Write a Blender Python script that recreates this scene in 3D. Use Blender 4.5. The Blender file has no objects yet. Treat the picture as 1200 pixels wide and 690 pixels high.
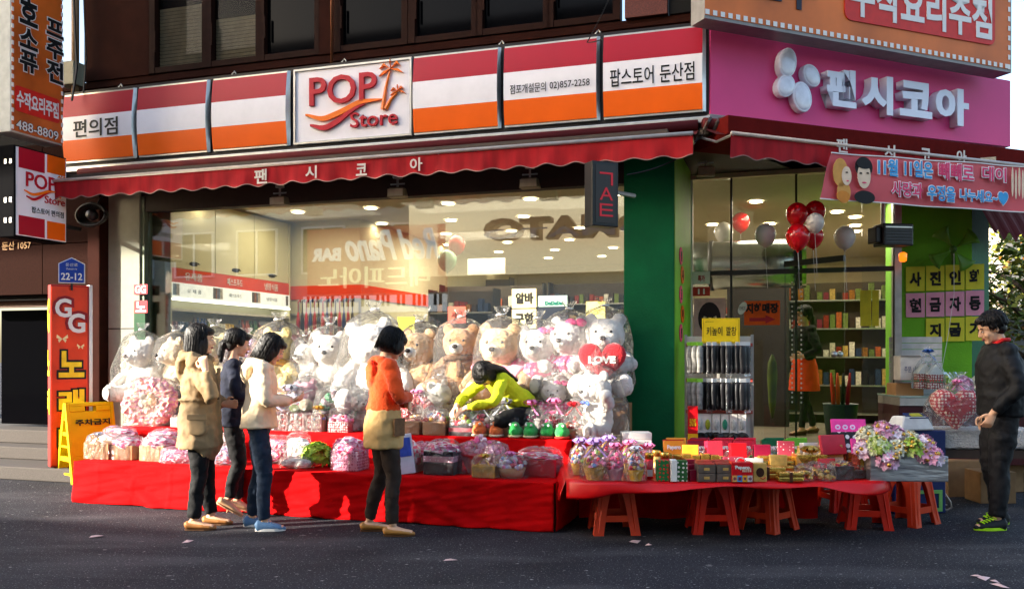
# Street-corner gift shop with plush toys and gift tables
import bpy, bmesh, math, random
import numpy as np
from math import pi, sin, cos, radians, sqrt, atan2
from mathutils import Vector, Matrix, Euler, noise

SC = bpy.context.scene
COL = SC.collection
random.seed(7)

# ---------------------------------------------------------------- camera
F, HZ, CH = 1040.0, 415.0, 1.42            # focal length and horizon in photo pixels, eye height in metres
cam = bpy.data.cameras.new('camera')
camo = bpy.data.objects.new('camera', cam); COL.objects.link(camo)
camo.location = (0, 0, CH); camo.rotation_euler = (radians(90), 0, 0)
cam.sensor_width = 36; cam.lens = 36*F/1200; cam.shift_y = (HZ-345)/1200
cam.clip_start = .05; cam.clip_end = 600
SC.camera = camo

# ---------------------------------------------------------------- light
SUN_DIR = Vector((.90, .29, -.31)).normalized()
world = bpy.data.worlds.new('World'); SC.world = world; world.use_nodes = True
nt = world.node_tree; bg = nt.nodes['Background']
sky = nt.nodes.new('ShaderNodeTexSky'); sky.sky_type = 'NISHITA'; sky.sun_disc = False
sky.sun_elevation = math.asin(-SUN_DIR.z); sky.sun_rotation = atan2(-SUN_DIR.x, -SUN_DIR.y)
sky.dust_density = 3.0; sky.air_density = 1.0
nt.links.new(sky.outputs[0], bg.inputs[0]); bg.inputs[1].default_value = .13
sun = bpy.data.lights.new('sun', 'SUN'); sun.energy = 4.5; sun.angle = radians(.5); sun.color = (1, .91, .78)
suno = bpy.data.objects.new('sun', sun); COL.objects.link(suno)
suno.rotation_euler = SUN_DIR.to_track_quat('-Z', 'Y').to_euler()
SC.view_settings.view_transform = 'Standard'; SC.view_settings.look = 'None'
SC.view_settings.exposure = 2.2; SC.view_settings.gamma = 1
cy = SC.cycles
cy.max_bounces = 10; cy.diffuse_bounces = 3; cy.glossy_bounces = 4; cy.transparent_max_bounces = 28; cy.transmission_bounces = 4
cy.caustics_reflective = False; cy.caustics_refractive = False; cy.use_denoising = True
cy.sample_clamp_indirect = 4.0

# ---------------------------------------------------------------- facade frames
C0 = Vector((1.84, 8.30, 0))                # corner of the fascia
RA = atan2(-.3044, .9525); RB = atan2(.3714, .9285)
class Frame:
    def __init__(s, rot): s.rot = rot; s.ux = Vector((cos(rot), sin(rot), 0)); s.uy = Vector((-sin(rot), cos(rot), 0))
    def w(s, a, d, z=0): return C0 + s.ux*a + s.uy*d + Vector((0, 0, z))
    def at(s, px, py, d):                   # frame coordinates (a, z) of the point seen at a photo pixel on the plane d
        r = (px-600)/F
        a = (r*(C0.y+d*s.uy.y) - C0.x - d*s.uy.x)/(s.ux.x - r*s.ux.y)
        Y = C0.y + d*s.uy.y + a*s.ux.y
        return a, CH + (HZ-py)/F*Y
    def box(s, x0, y0, x1, y1, d):          # extent of a thing lying in the plane d
        a0, za = s.at(x0, y0, d); a1, zb = s.at(x1, y1, d); return a0, a1, min(za, zb), max(za, zb)
FA, FB = Frame(RA), Frame(RB)
def gnd(px, py, z=0):                       # point at height z seen at a pixel
    Y = (CH-z)*F/(py-HZ); return Vector(((px-600)/F*Y, Y, z))
def dep(px, py, Y): return Vector(((px-600)/F*Y, Y, CH+(HZ-py)/F*Y))

# ---------------------------------------------------------------- materials
MATS = {}
def lin(h):
    if isinstance(h, (tuple, list)): return tuple(h[:3])
    h = h.lstrip('#'); v = [int(h[i:i+2], 16)/255 for i in (0, 2, 4)]
    return tuple(c/12.92 if c <= .04045 else ((c+.055)/1.055)**2.4 for c in v)
def mat(name, col, rough=.5, metal=0, var=.12, sc=12, bump=0, bsc=None, coat=0, emit=0, spec=.3, sheen=0, stretch=None, dirt=0):
    if name in MATS: return MATS[name]
    m = bpy.data.materials.new(name); m.use_nodes = True; MATS[name] = m
    n = m.node_tree; b = n.nodes['Principled BSDF']; c = lin(col)
    b.inputs['Roughness'].default_value = rough; b.inputs['Metallic'].default_value = metal
    b.inputs['Coat Weight'].default_value = coat; b.inputs['Specular IOR Level'].default_value = spec
    b.inputs['Sheen Weight'].default_value = sheen
    tc = n.nodes.new('ShaderNodeTexCoord'); mp = n.nodes.new('ShaderNodeMapping')
    if stretch: mp.inputs['Scale'].default_value = stretch
    n.links.new(tc.outputs['Object'], mp.inputs[0])
    nz = n.nodes.new('ShaderNodeTexNoise'); nz.inputs['Scale'].default_value = sc; nz.inputs['Detail'].default_value = 5
    n.links.new(mp.outputs[0], nz.inputs['Vector'])
    cr = n.nodes.new('ShaderNodeValToRGB')
    cr.color_ramp.elements[0].position = .3; cr.color_ramp.elements[1].position = .7
    cr.color_ramp.elements[0].color = tuple(max(0, x*(1-var)) for x in c)+(1,)
    cr.color_ramp.elements[1].color = tuple(min(1, x*(1+var)) for x in c)+(1,)
    n.links.new(nz.outputs['Fac'], cr.inputs[0]); out = cr.outputs[0]
    if dirt:
        n2 = n.nodes.new('ShaderNodeTexNoise'); n2.inputs['Scale'].default_value = 2.2; n2.inputs['Detail'].default_value = 8; n2.inputs['Roughness'].default_value = .7
        n.links.new(tc.outputs['Object'], n2.inputs['Vector'])
        r2 = n.nodes.new('ShaderNodeValToRGB'); r2.color_ramp.elements[0].position = .45; r2.color_ramp.elements[1].position = .75
        r2.color_ramp.elements[0].color = (0, 0, 0, 1); r2.color_ramp.elements[1].color = (dirt,)*3+(1,)
        n.links.new(n2.outputs['Fac'], r2.inputs[0])
        mx = n.nodes.new('ShaderNodeMixRGB'); n.links.new(r2.outputs[0], mx.inputs[0]); n.links.new(out, mx.inputs[1])
        mx.inputs[2].default_value = (c[0]*.35+min(.02, c[0]*.4), c[1]*.35+min(.018, c[1]*.4), c[2]*.35+min(.014, c[2]*.4), 1); out = mx.outputs[0]
    n.links.new(out, b.inputs['Base Color'])
    if emit:
        b.inputs['Emission Color'].default_value = c+(1,); b.inputs['Emission Strength'].default_value = emit
    if bump:
        n3 = n.nodes.new('ShaderNodeTexNoise'); n3.inputs['Scale'].default_value = bsc or sc*3; n3.inputs['Detail'].default_value = 4
        n.links.new(mp.outputs[0], n3.inputs['Vector'])
        bp = n.nodes.new('ShaderNodeBump'); bp.inputs['Strength'].default_value = min(1, bump); bp.inputs['Distance'].default_value = .02
        n.links.new(n3.outputs['Fac'], bp.inputs['Height']); n.links.new(bp.outputs[0], b.inputs['Normal'])
    return m
def film(name, tint=(1, 1, 1), milk=.08, gloss=.16, bump=.6, bsc=9, rough=.12, fres=1.45):
    """thin clear plastic or window glass: see-through, with a real reflection and a little milkiness"""
    if name in MATS: return MATS[name]
    m = bpy.data.materials.new(name); m.use_nodes = True; MATS[name] = m
    n = m.node_tree; n.nodes.remove(n.nodes['Principled BSDF']); o = n.nodes['Material Output']
    tr = n.nodes.new('ShaderNodeBsdfTransparent'); tr.inputs[0].default_value = tuple(tint)+(1,)
    gl = n.nodes.new('ShaderNodeBsdfGlossy'); gl.inputs['Roughness'].default_value = rough
    df = n.nodes.new('ShaderNodeBsdfDiffuse'); df.inputs[0].default_value = tuple(min(1, t*.9) for t in tint)+(1,)
    fr = n.nodes.new('ShaderNodeFresnel'); fr.inputs[0].default_value = fres
    ad = n.nodes.new('ShaderNodeMath'); ad.operation = 'ADD'; ad.use_clamp = True; ad.inputs[1].default_value = gloss
    if bump:                                 # soft plastic: part of the scattered light goes through
        tl = n.nodes.new('ShaderNodeBsdfTranslucent'); tl.inputs[0].default_value = tuple(tint)+(1,); sc_ = n.nodes.new('ShaderNodeMath'); sc_.operation = 'MULTIPLY'; sc_.inputs[1].default_value = .8
        n.links.new(fr.outputs[0], sc_.inputs[0]); n.links.new(sc_.outputs[0], ad.inputs[0])
        md = n.nodes.new('ShaderNodeMixShader'); md.inputs[0].default_value = .5; n.links.new(df.outputs[0], md.inputs[1]); n.links.new(tl.outputs[0], md.inputs[2]); dout = md.outputs[0]
    else: n.links.new(fr.outputs[0], ad.inputs[0]); dout = df.outputs[0]
    m1 = n.nodes.new('ShaderNodeMixShader'); m2 = n.nodes.new('ShaderNodeMixShader')
    m1.inputs[0].default_value = milk; n.links.new(tr.outputs[0], m1.inputs[1]); n.links.new(dout, m1.inputs[2])
    n.links.new(ad.outputs[0], m2.inputs[0]); n.links.new(m1.outputs[0], m2.inputs[1]); n.links.new(gl.outputs[0], m2.inputs[2])
    n.links.new(m2.outputs[0], o.inputs[0])
    if bump:
        tc = n.nodes.new('ShaderNodeTexCoord'); nz = n.nodes.new('ShaderNodeTexNoise'); nz.inputs['Scale'].default_value = bsc
        nz.inputs['Detail'].default_value = 3; nz.inputs['Distortion'].default_value = 1.5
        n.links.new(tc.outputs['Object'], nz.inputs['Vector'])
        bp = n.nodes.new('ShaderNodeBump'); bp.inputs['Strength'].default_value = bump; bp.inputs['Distance'].default_value = .05
        n.links.new(nz.outputs['Fac'], bp.inputs['Height'])
        for q in (gl, df, fr): n.links.new(bp.outputs[0], q.inputs['Normal'])
    return m
def glow(name, col, s):
    if name in MATS: return MATS[name]
    m = bpy.data.materials.new(name); m.use_nodes = True; MATS[name] = m
    n = m.node_tree; n.nodes.remove(n.nodes['Principled BSDF']); e = n.nodes.new('ShaderNodeEmission')
    e.inputs[0].default_value = lin(col)+(1,); e.inputs[1].default_value = s
    n.links.new(e.outputs[0], n.nodes['Material Output'].inputs[0]); return m
def dots(name, base, dot, scale, size=.35, rough=.5):
    """cloth or paper printed with round dots"""
    if name in MATS: return MATS[name]
    m = mat(name, base, rough=rough); n = m.node_tree; b = n.nodes['Principled BSDF']
    tc = n.nodes.new('ShaderNodeTexCoord'); v = n.nodes.new('ShaderNodeTexVoronoi'); v.inputs['Scale'].default_value = scale; v.inputs['Randomness'].default_value = .25
    n.links.new(tc.outputs['Object'], v.inputs['Vector'])
    lt = n.nodes.new('ShaderNodeMath'); lt.operation = 'LESS_THAN'; lt.inputs[1].default_value = size; n.links.new(v.outputs['Distance'], lt.inputs[0])
    mx = n.nodes.new('ShaderNodeMixRGB'); mx.inputs[1].default_value = lin(base)+(1,); mx.inputs[2].default_value = lin(dot)+(1,)
    n.links.new(lt.outputs[0], mx.inputs[0]); n.links.new(mx.outputs[0], b.inputs['Base Color']); return m

# ---------------------------------------------------------------- mesh building
class MB:
    def __init__(s): s.v = []; s.f = []; s.mi = []; s.M = Matrix.Identity(4); s.k = 0
    def add(s, vs, fs, k=None):
        o = len(s.v); M = s.M
        s.v += [tuple(M @ Vector(p)) for p in vs]; s.f += [tuple(i+o for i in f) for f in fs]; s.mi += [s.k if k is None else k]*len(fs); return s
    def box(s, c, d, k=None, rz=0, R=None, top=1.0):
        x, y, z = d[0]/2, d[1]/2, d[2]/2; t = top
        vs = [Vector(p) for p in ((-x, -y, -z), (x, -y, -z), (x, y, -z), (-x, y, -z), (-x*t, -y*t, z), (x*t, -y*t, z), (x*t, y*t, z), (-x*t, y*t, z))]
        if R is None: R = Matrix.Rotation(rz, 3, 'Z')
        vs = [R @ p + Vector(c) for p in vs]
        return s.add(vs, [(3, 2, 1, 0), (4, 5, 6, 7), (0, 1, 5, 4), (1, 2, 6, 5), (2, 3, 7, 6), (3, 0, 4, 7)], k)
    def bx(s, x0, x1, y0, y1, z0, z1, k=None): return s.box(((x0+x1)/2, (y0+y1)/2, (z0+z1)/2), (x1-x0, y1-y0, z1-z0), k)
    def ell(s, c, r, seg=16, rings=10, k=None, R=None):
        if not hasattr(r, '__len__'): r = (r, r, r)
        R = R or Matrix.Identity(3); c = Vector(c); vs = []; fs = []
        vs.append(c+R@Vector((0, 0, r[2])))
        for i in range(1, rings):
            t = pi*i/rings
            for j in range(seg):
                p = 2*pi*j/seg; vs.append(c+R@Vector((r[0]*sin(t)*cos(p), r[1]*sin(t)*sin(p), r[2]*cos(t))))
        vs.append(c+R@Vector((0, 0, -r[2]))); n = len(vs)-1
        for j in range(seg):
            q = (j+1) % seg; fs.append((0, 1+j, 1+q)); fs.append((n, n-seg+q, n-seg+j))
            for i in range(rings-2):
                a = 1+i*seg; fs.append((a+j, a+seg+j, a+seg+q, a+q))
        return s.add(vs, fs, k)
    def lathe(s, prof, c=(0, 0, 0), n=20, k=None, R=None, cap=True, wob=0, ph=0):
        c = Vector(c); R = R or Matrix.Identity(3); vs = []; fs = []
        for i, (r, z) in enumerate(prof):
            for j in range(n):
                p = 2*pi*j/n+ph; rr = r*(1+(wob*sin(j*2.4+i*1.1) if wob else 0)); vs.append(c+R@Vector((rr*cos(p), rr*sin(p), z)))
        for i in range(len(prof)-1):
            for j in range(n):
                q = (j+1) % n; fs.append((i*n+j, i*n+q, (i+1)*n+q, (i+1)*n+j))
        if cap:
            fs.append(tuple(range(n-1, -1, -1))); fs.append(tuple((len(prof)-1)*n+j for j in range(n)))
        return s.add(vs, fs, k)
    def tube(s, pts, rad, n=8, k=None, ref=None, cap=True):
        """swept tube; rad = radius or (side, other) pairs per point; ref = the direction the first radius lies along"""
        pts = [Vector(p) for p in pts]; m = len(pts)
        if not hasattr(rad, '__len__'): rad = [rad]*m
        vs = []; fs = []; side = Vector(ref) if ref is not None else None
        for i, p in enumerate(pts):
            t = (pts[min(i+1, m-1)]-pts[max(i-1, 0)]).normalized()
            if side is None: side = t.orthogonal()
            sd = (side - t*side.dot(t))
            if sd.length < 1e-5: sd = t.orthogonal()
            sd.normalize(); ot = t.cross(sd)
            if ref is None: side = sd
            r = rad[i]; ra, rb = r if hasattr(r, '__len__') else (r, r)
            for j in range(n):
                q = 2*pi*j/n; vs.append(p+sd*(ra*cos(q))+ot*(rb*sin(q)))
        for i in range(m-1):
            for j in range(n):
                q = (j+1) % n; fs.append((i*n+j, i*n+q, (i+1)*n+q, (i+1)*n+j))
        if cap: fs.append(tuple(range(n-1, -1, -1))); fs.append(tuple((m-1)*n+j for j in range(n)))
        return s.add(vs, fs, k)
    def prism(s, poly, y0, y1, k=None):     # polygon in the x-z plane, given thickness along y
        n = len(poly); vs = [(x, y0, z) for x, z in poly]+[(x, y1, z) for x, z in poly]
        fs = [tuple(range(n)), tuple(range(2*n-1, n-1, -1))]+[(i, i+n, (i+1) % n+n, (i+1) % n) for i in range(n)]
        return s.add(vs, fs, k)
    def grid(s, fn, nu, nv, k=None, close=False):
        vs = [fn(i/nu, j/nv) for j in range(nv+1) for i in range(nu+1)]
        fs = [(j*(nu+1)+i, j*(nu+1)+i+1, (j+1)*(nu+1)+i+1, (j+1)*(nu+1)+i) for j in range(nv) for i in range(nu)]
        return s.add(vs, fs, k)
    def mesh(s, name, mats, smooth=False):
        me = bpy.data.meshes.new(name); me.from_pydata(s.v, [], s.f)
        for m in (mats if isinstance(mats, (list, tuple)) else [mats]): me.materials.append(m)
        me.polygons.foreach_set('material_index', s.mi)
        if smooth: me.polygons.foreach_set('use_smooth', [True]*len(me.polygons))
        me.update(); return me
    def build(s, name, mats, parent=None, smooth=False, loc=(0, 0, 0), rz=0, bevel=0, solid=0, smooth_angle=False):
        o = put(name, s.mesh(name, mats, smooth), parent, loc, rz)
        if solid: md = o.modifiers.new('thickness', 'SOLIDIFY'); md.thickness = solid; md.offset = 0
        if bevel: md = o.modifiers.new('bevel', 'BEVEL'); md.width = bevel; md.segments = 2; md.limit_method = 'ANGLE'; md.angle_limit = radians(40)
        return o
def put(name, me, parent=None, loc=(0, 0, 0), rz=0, sc=1):
    o = bpy.data.objects.new(name, me); COL.objects.link(o); o.parent = parent; o.location = loc; o.rotation_euler = (0, 0, rz)
    if sc != 1: o.scale = (sc, sc, sc) if not hasattr(sc, '__len__') else sc
    return o
def tag(o, label=None, cat=None, group=None, kind=None):
    if label: o['label'] = label
    if cat: o['category'] = cat
    if group: o['group'] = group
    if kind: o['kind'] = kind
    return o
def thing(name, label, cat, loc=(0, 0, 0), rz=0, group=None, sc=1):
    return tag(put(name, None, None, loc, rz, sc), label, cat, group)
def kids(o): return [c for c in bpy.data.objects if c.parent == o]
def copy_tree(o, parent=None, K=None):
    if K is None:
        K = {}
        for c in bpy.data.objects:
            if c.parent: K.setdefault(c.parent.name, []).append(c)
    c = o.copy(); COL.objects.link(c); c.parent = parent
    for ch in K.get(o.name, []): copy_tree(ch, c, K)
    return c
def recolour(o, m, slot=0):
    o.material_slots[slot].link = 'OBJECT'; o.material_slots[slot].material = m
TMP = []
def bake(mb, name, mats, voxel=.012, smooth=2, disp=None, dec=None):
    """union of closed shapes turned into one continuous surface"""
    me = mb.mesh('tmp', mats, True); o = bpy.data.objects.new('tmp', me); COL.objects.link(o)
    r = o.modifiers.new('r', 'REMESH'); r.mode = 'VOXEL'; r.voxel_size = voxel; r.use_smooth_shade = True
    if smooth: q = o.modifiers.new('s', 'SMOOTH'); q.iterations = smooth; q.factor = .5
    for d in (disp or []):
        key = 'cl%.4f' % d[1]; t = bpy.data.textures.get(key) or bpy.data.textures.new(key, 'CLOUDS'); t.noise_scale = d[1]
        q = o.modifiers.new('d', 'DISPLACE'); q.texture = t; q.strength = d[0]; q.mid_level = .5
    if dec: q = o.modifiers.new('dec', 'DECIMATE'); q.ratio = dec
    dg = bpy.context.evaluated_depsgraph_get(); new = bpy.data.meshes.new_from_object(o.evaluated_get(dg))
    new.name = name; bpy.data.objects.remove(o); bpy.data.meshes.remove(me)
    new.polygons.foreach_set('use_smooth', [True]*len(new.polygons)); return new

# ---------------------------------------------------------------- lettering
TXT = {}
def text_mesh(s, m, bold=0, ext=0, shear=0, spacing=1.0, line=1.0):
    key = (s, m.name, bold, ext, shear, spacing)
    if key in TXT: return TXT[key]
    cu = bpy.data.curves.new('t', 'FONT'); cu.body = s; cu.offset = bold; cu.extrude = ext; cu.shear = shear; cu.space_character = spacing; cu.space_line = line
    cu.resolution_u = 3
    o = bpy.data.objects.new('t', cu); COL.objects.link(o)
    dg = bpy.context.evaluated_depsgraph_get(); dg.update()
    me = bpy.data.meshes.new_from_object(o.evaluated_get(dg)); me.name = 'lettering'
    bpy.data.objects.remove(o); bpy.data.curves.remove(cu); me.materials.clear(); me.materials.append(m)
    TXT[key] = me; return me
def text(s, box, y, m, parent, bold=0, depth=.004, shear=0, spacing=1.0, name='lettering', line=1.0):
    """letters fitted to box (x0, x1, z0, z1), standing on the plane y and facing -y"""
    src = text_mesh(s, m, bold, .02, shear, spacing, line); me = src.copy()
    n = len(me.vertices); co = np.empty(n*3, 'f'); me.vertices.foreach_get('co', co); co = co.reshape(-1, 3)
    lo, hi = co.min(0), co.max(0); x0, x1, z0, z1 = box; out = np.empty_like(co)
    out[:, 0] = x0+(co[:, 0]-lo[0])/max(1e-6, hi[0]-lo[0])*(x1-x0); out[:, 2] = z0+(co[:, 1]-lo[1])/max(1e-6, hi[1]-lo[1])*(z1-z0)
    out[:, 1] = y-(co[:, 2]-lo[2])/(hi[2]-lo[2])*depth
    me.vertices.foreach_set('co', out.ravel()); me.update()
    return put(name, me, parent)

# common materials
black = mat('black_plastic', '#151515', .4); ink = mat('black_print', '#111111', .6, var=.02)
white = mat('white_paint', '#e6e3dc', .5, var=.04); alu = mat('aluminium', '#b9b8b4', .35, metal=.8)
steel = mat('dark_steel', '#3a3a3c', .4, metal=.7)
glass2 = film('entrance_glass', (.93, .95, .93), milk=0, gloss=.0, bump=0, rough=0.0, fres=1.35)
glass = film('shop_glass', (.93, .96, .93), milk=0, gloss=.15, bump=0, rough=0.0, fres=1.5)
clear = film('clear_cellophane', (1, 1, 1), milk=.05, gloss=.03, bump=.9, bsc=14, rough=.14, fres=1.25)
bagfilm = film('clear_plastic_bag', (1, 1, 1), milk=.085, gloss=.0, bump=1.0, bsc=9, rough=.16, fres=1.16)
pinkfilm = film('pink_cellophane', (1, .72, .85), milk=.22, gloss=.05, bump=1, bsc=14, rough=.2, fres=1.3)
redm = mat('sign_red', '#a80a26', .4, var=.05, sc=3, spec=.25, dirt=.05); orangem = mat('sign_orange', '#f0620a', .4, var=.05, sc=3, spec=.2, dirt=.05)
signwhite = mat('sign_white', '#ece8ec', .35, var=.05, sc=3, dirt=.13)
redcloth = mat('red_cloth', '#c00206', .85, var=.10, sc=7, bump=.12, bsc=60, spec=.08, dirt=.10)
card = mat('cardboard', '#a87c50', .8, var=.08, sc=9)
# ================================================================ SETTING
asphalt = mat('asphalt', '#2d2d33', .9, var=.35, spec=.2, sc=55, bump=.7, bsc=160, dirt=.0)
def asphalt_detail():
    n = asphalt.node_tree; b = n.nodes['Principled BSDF']; src = b.inputs['Base Color'].links[0].from_socket
    tc = n.nodes.new('ShaderNodeTexCoord')
    def layer(src, sc, lo, hi, col, det=2, st=(1, 1, 1), amt=1):
        mp = n.nodes.new('ShaderNodeMapping'); mp.inputs['Scale'].default_value = st; n.links.new(tc.outputs['Object'], mp.inputs[0])
        z = n.nodes.new('ShaderNodeTexNoise'); z.inputs['Scale'].default_value = sc; z.inputs['Detail'].default_value = det; n.links.new(mp.outputs[0], z.inputs[0])
        r = n.nodes.new('ShaderNodeValToRGB'); r.color_ramp.elements[0].position = lo; r.color_ramp.elements[1].position = hi
        r.color_ramp.elements[0].color = (0, 0, 0, 1); r.color_ramp.elements[1].color = (amt,)*3+(1,)
        n.links.new(z.outputs[0], r.inputs[0]); x = n.nodes.new('ShaderNodeMixRGB'); n.links.new(r.outputs[0], x.inputs[0])
        n.links.new(src, x.inputs[1]); x.inputs[2].default_value = col; return x.outputs[0]
    src = layer(src, 1.3, .47, .66, (.012, .012, .016, 1), 8, amt=.7)          # worn dark patches
    src = layer(src, .5, .5, .7, (.075, .072, .078, 1), 7, (1, 4, 1), .75)     # dusty streaks
    src = layer(src, 19, .70, .73, (.36, .35, .34, 1), 2, (1, 1.6, 1), .9)      # pale specks and grit
    src = layer(src, 75, .66, .70, (.25, .25, .25, 1), 1, amt=.8)
    src = layer(src, 6.5, .70, .73, (.3, .28, .27, 1), 6, (1, 2.2, 1), .55)       # dried spots
    n.links.new(src, b.inputs['Base Color'])
asphalt_detail()
g = MB(); g.add([(-90, -60, 0), (90, -60, 0), (90, 150, 0), (-90, 150, 0)], [(0, 1, 2, 3)]); tag(g.build('road', asphalt), kind='structure')
g = MB()                                     # a rougher repaired strip, as a thin sheet with an uneven edge
for i in range(60):
    x = -14+i*.5; e = lambda q: .06*sin(q*2.1)+.04*sin(q*5.3+1)
    g.add([(x, 6.1+e(x)+x*.01, .004), (x+.5, 6.1+e(x+.5)+(x+.5)*.01, .004), (x+.5, 6.62+e(x*1.3+2.65)+.01*x, .004), (x, 6.62+e(x*1.3+2)+.01*x, .004)], [(0, 1, 2, 3)])
litter = mat('litter_paper', '#d9b7b4', .8)
for i, (px, py, w, h) in enumerate([(220, 635, .03, .045), (1153, 678, .05, .03), (1166, 682, .03, .02), (1146, 676, .04, .02), (548, 617, .06, .02), (113, 629, .05, .03), (744, 635, .05, .04), (1172, 687, .06, .02), (760, 639, .02, .02), (528, 657, .05, .008)]):
    p = gnd(px, py); q = MB(); q.add([(-w, -h, .004), (w*.8, -h*.8, .009), (w, h, .006), (-w*.7, h*.9, .012), (0, 0, .018)], [(0, 1, 4), (1, 2, 4), (2, 3, 4), (3, 0, 4)])
    tag(q.build('paper_scrap', litter, loc=p, rz=i*.7), 'torn scrap of paper on the asphalt, '+('left, ahead of the first woman', 'largest at the lower right corner', 'among three at the lower right corner', 'upper one at the lower right corner', 'at the foot of the red cloth', 'at the far left foreground', 'beside the first orange stool', 'last at the right edge', 'tiny one right of the first stool', 'brown twig-like strip in the middle')[i], 'litter', 'paper scraps on the road')

# ---------------------------------------------------------------- the corner building
brown = mat('brown_wall_metal', '#2c140e', .85, spec=.05, var=.2, sc=6, dirt=.3); frameb = mat('brown_window_frame', '#241009', .7, spec=.08, var=.2)
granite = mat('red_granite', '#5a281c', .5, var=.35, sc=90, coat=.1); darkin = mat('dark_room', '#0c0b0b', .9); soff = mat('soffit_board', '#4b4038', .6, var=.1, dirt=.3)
creamw = mat('cream_panel', '#98998a', .8, spec=.1, var=.05, dirt=.1); green = mat('dark_green_paint', '#015a33', .6, spec=.15, var=.16, sc=3, bump=.15, bsc=40, dirt=.35)
lime = mat('light_green_paint', '#6fb320', .6, var=.1, sc=3, bump=.25, bsc=50, dirt=.15)
darkglass = mat('dark_window_glass', '#060608', .06, spec=.05, var=.02)
B = thing('shop_building', 'dark brown two storey corner building with windows above the shop signs', 'building', FA.w(0, 0), RA)
aL = FA.at(172, 400, .35)[0]; aP = FA.at(731, 400, .1)[0]; aP2 = FA.at(790, 400, .1)[0]; aW0 = FA.at(130, 400, .3)[0]; aC0 = FA.at(108, 400, .2)[0]
ZF = .40                                     # shop floor level
# upper storey: sill band, mullioned windows, granite pier
w = MB(); w.bx(-9.5, .25, .32, .42, 4.30, 4.75); w.bx(-9.5, .25, .24, .32, 4.52, 4.60); w.bx(-9.5, .25, .30, .34, 4.66, 4.70); w.build('sill_band', brown, B, bevel=.006)
def aw(px): return FA.at(px, 50, .32)[0]
wins = [(180, 240), (246, 303), (308, 372), (397, 474), (484, 556), (563, 640), (646, 722)]
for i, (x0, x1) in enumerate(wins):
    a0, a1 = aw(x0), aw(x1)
    f = MB(); z0, z1 = 4.76, 6.9
    f.bx(a0-.05, a0+.03, .30, .42, z0, z1); f.bx(a1-.03, a1+.045, .30, .42, z0, z1); f.bx(a0+.03, a1-.03, .305, .42, z0, z0+.07); f.bx(a0+.03, a1-.03, .305, .42, z1-.07, z1)
    fo = f.build('window', frameb, B, bevel=.004)
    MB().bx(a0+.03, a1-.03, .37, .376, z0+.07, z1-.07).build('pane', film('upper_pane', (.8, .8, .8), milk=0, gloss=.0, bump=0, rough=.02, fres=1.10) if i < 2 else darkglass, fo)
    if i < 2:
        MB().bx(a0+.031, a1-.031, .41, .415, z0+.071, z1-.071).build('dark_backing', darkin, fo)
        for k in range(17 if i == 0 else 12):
            zz_ = z0+.08+k*.042; MB().box(((a0+a1)/2, .394, zz_+.016), (a1-a0-.07, .012, .034), R=Matrix.Rotation(.25, 3, 'X')).build('reflected_slat', mat('roof_reflection_beige', '#8f8368', .6), fo)  # slat built behind the pane to imitate the roof's reflection
    h = MB(); h.bx(a0+.035, a0+.055, .28, .305, z0+.25, z0+.5); h.build('handle', frameb, fo)
for a0, a1, m, nm in ((aw(100), aw(176), brown, 'wall_panel'), (aw(374), aw(393), brown, 'mullion'), (aw(733), aw(783), granite, 'granite_pier'), (aw(784), .2, darkin, 'corner_recess')):
    MB().bx(a0, a1, .27 if m is granite else .30, .42, 4.752, 6.9).build(nm, m, B, bevel=.005)
MB().bx(-9.5, .3, .05, .6, 6.9, 8.6).build('upper_wall', brown, B)
for k in range(6):                           # the vertical recesses between panes
    pass
# slats low in the first two upper windows imitate a reflected slatted roof
slatm = mat('roof_reflection_beige', '#8f8368', .6)
# side: left part of the building beyond the shop, over the stair entrance
stone = mat('dark_brown_granite', '#24120d', .9, var=.25, sc=40, spec=.04)
aE = FA.at(-60, 400, .2)[0]
e0 = FA.at(0, 340, .25); 
for r in range(3):                           # stone facing slabs over the entrance
    for c in range(3):
        x0 = aE+(aC0-aE)*c/3; x1 = aE+(aC0-aE)*(c+1)/3
        MB().bx(x0+.004, x1-.004, .2, .3, 2.16+.62*r, 2.77+.62*r).build('stone_slab', stone, B, bevel=.004)
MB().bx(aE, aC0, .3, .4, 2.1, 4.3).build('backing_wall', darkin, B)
a62 = FA.at(60, 400, .2)[0]
MB().bx(a62, aC0, .2, .4, .15, 2.13).build('side_wall', stone, B)
MB().bx(aC0+.005, aW0-.005, .12, .42, .15, 3.45).build('brown_pier', brown, B, bevel=.01)
text('둔산 1057', FA.box(2, 293, 36, 282, .19), .198, mat('brass_letters', '#6b5136', .4, metal=.6), B, bold=.01, depth=.006)
# entrance recess with stairs inside
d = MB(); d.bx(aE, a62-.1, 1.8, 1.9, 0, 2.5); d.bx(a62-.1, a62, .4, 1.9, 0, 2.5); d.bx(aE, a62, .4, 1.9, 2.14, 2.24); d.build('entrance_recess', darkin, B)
f = MB(); f.bx(aE, a62-.002, .42, .5, 2.02, 2.137); f.bx(a62-.1, a62-.01, .36, .5, .5, 2.02); f.build('door_frame', mat('wood_brown', '#55301a', .5), B, bevel=.006)
dd = MB(); dd.bx(aE+.3, a62-.12, .72, .76, .5, 2.0); dd.build('glass_door', darkglass, B)
MB().bx(a62-.55, a62-.40, .705, .715, 1.52, 1.68).build('door_notice', mat('old_yellow_paper', '#8c7a35', .8), B)
stepm = mat('grey_granite_step', '#4c4743', .85, var=.15, sc=60, dirt=.3)
for z0, z1, d0 in ((0, .15, -.62), (.15, .30, -.05), (.30, .47, .3)):
    MB().bx(aE-1, aC0+ (1.4 if z0 == 0 else -.02), d0, 1.8, z0+.002, z1).build('step', stepm, B, bevel=.012)
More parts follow.
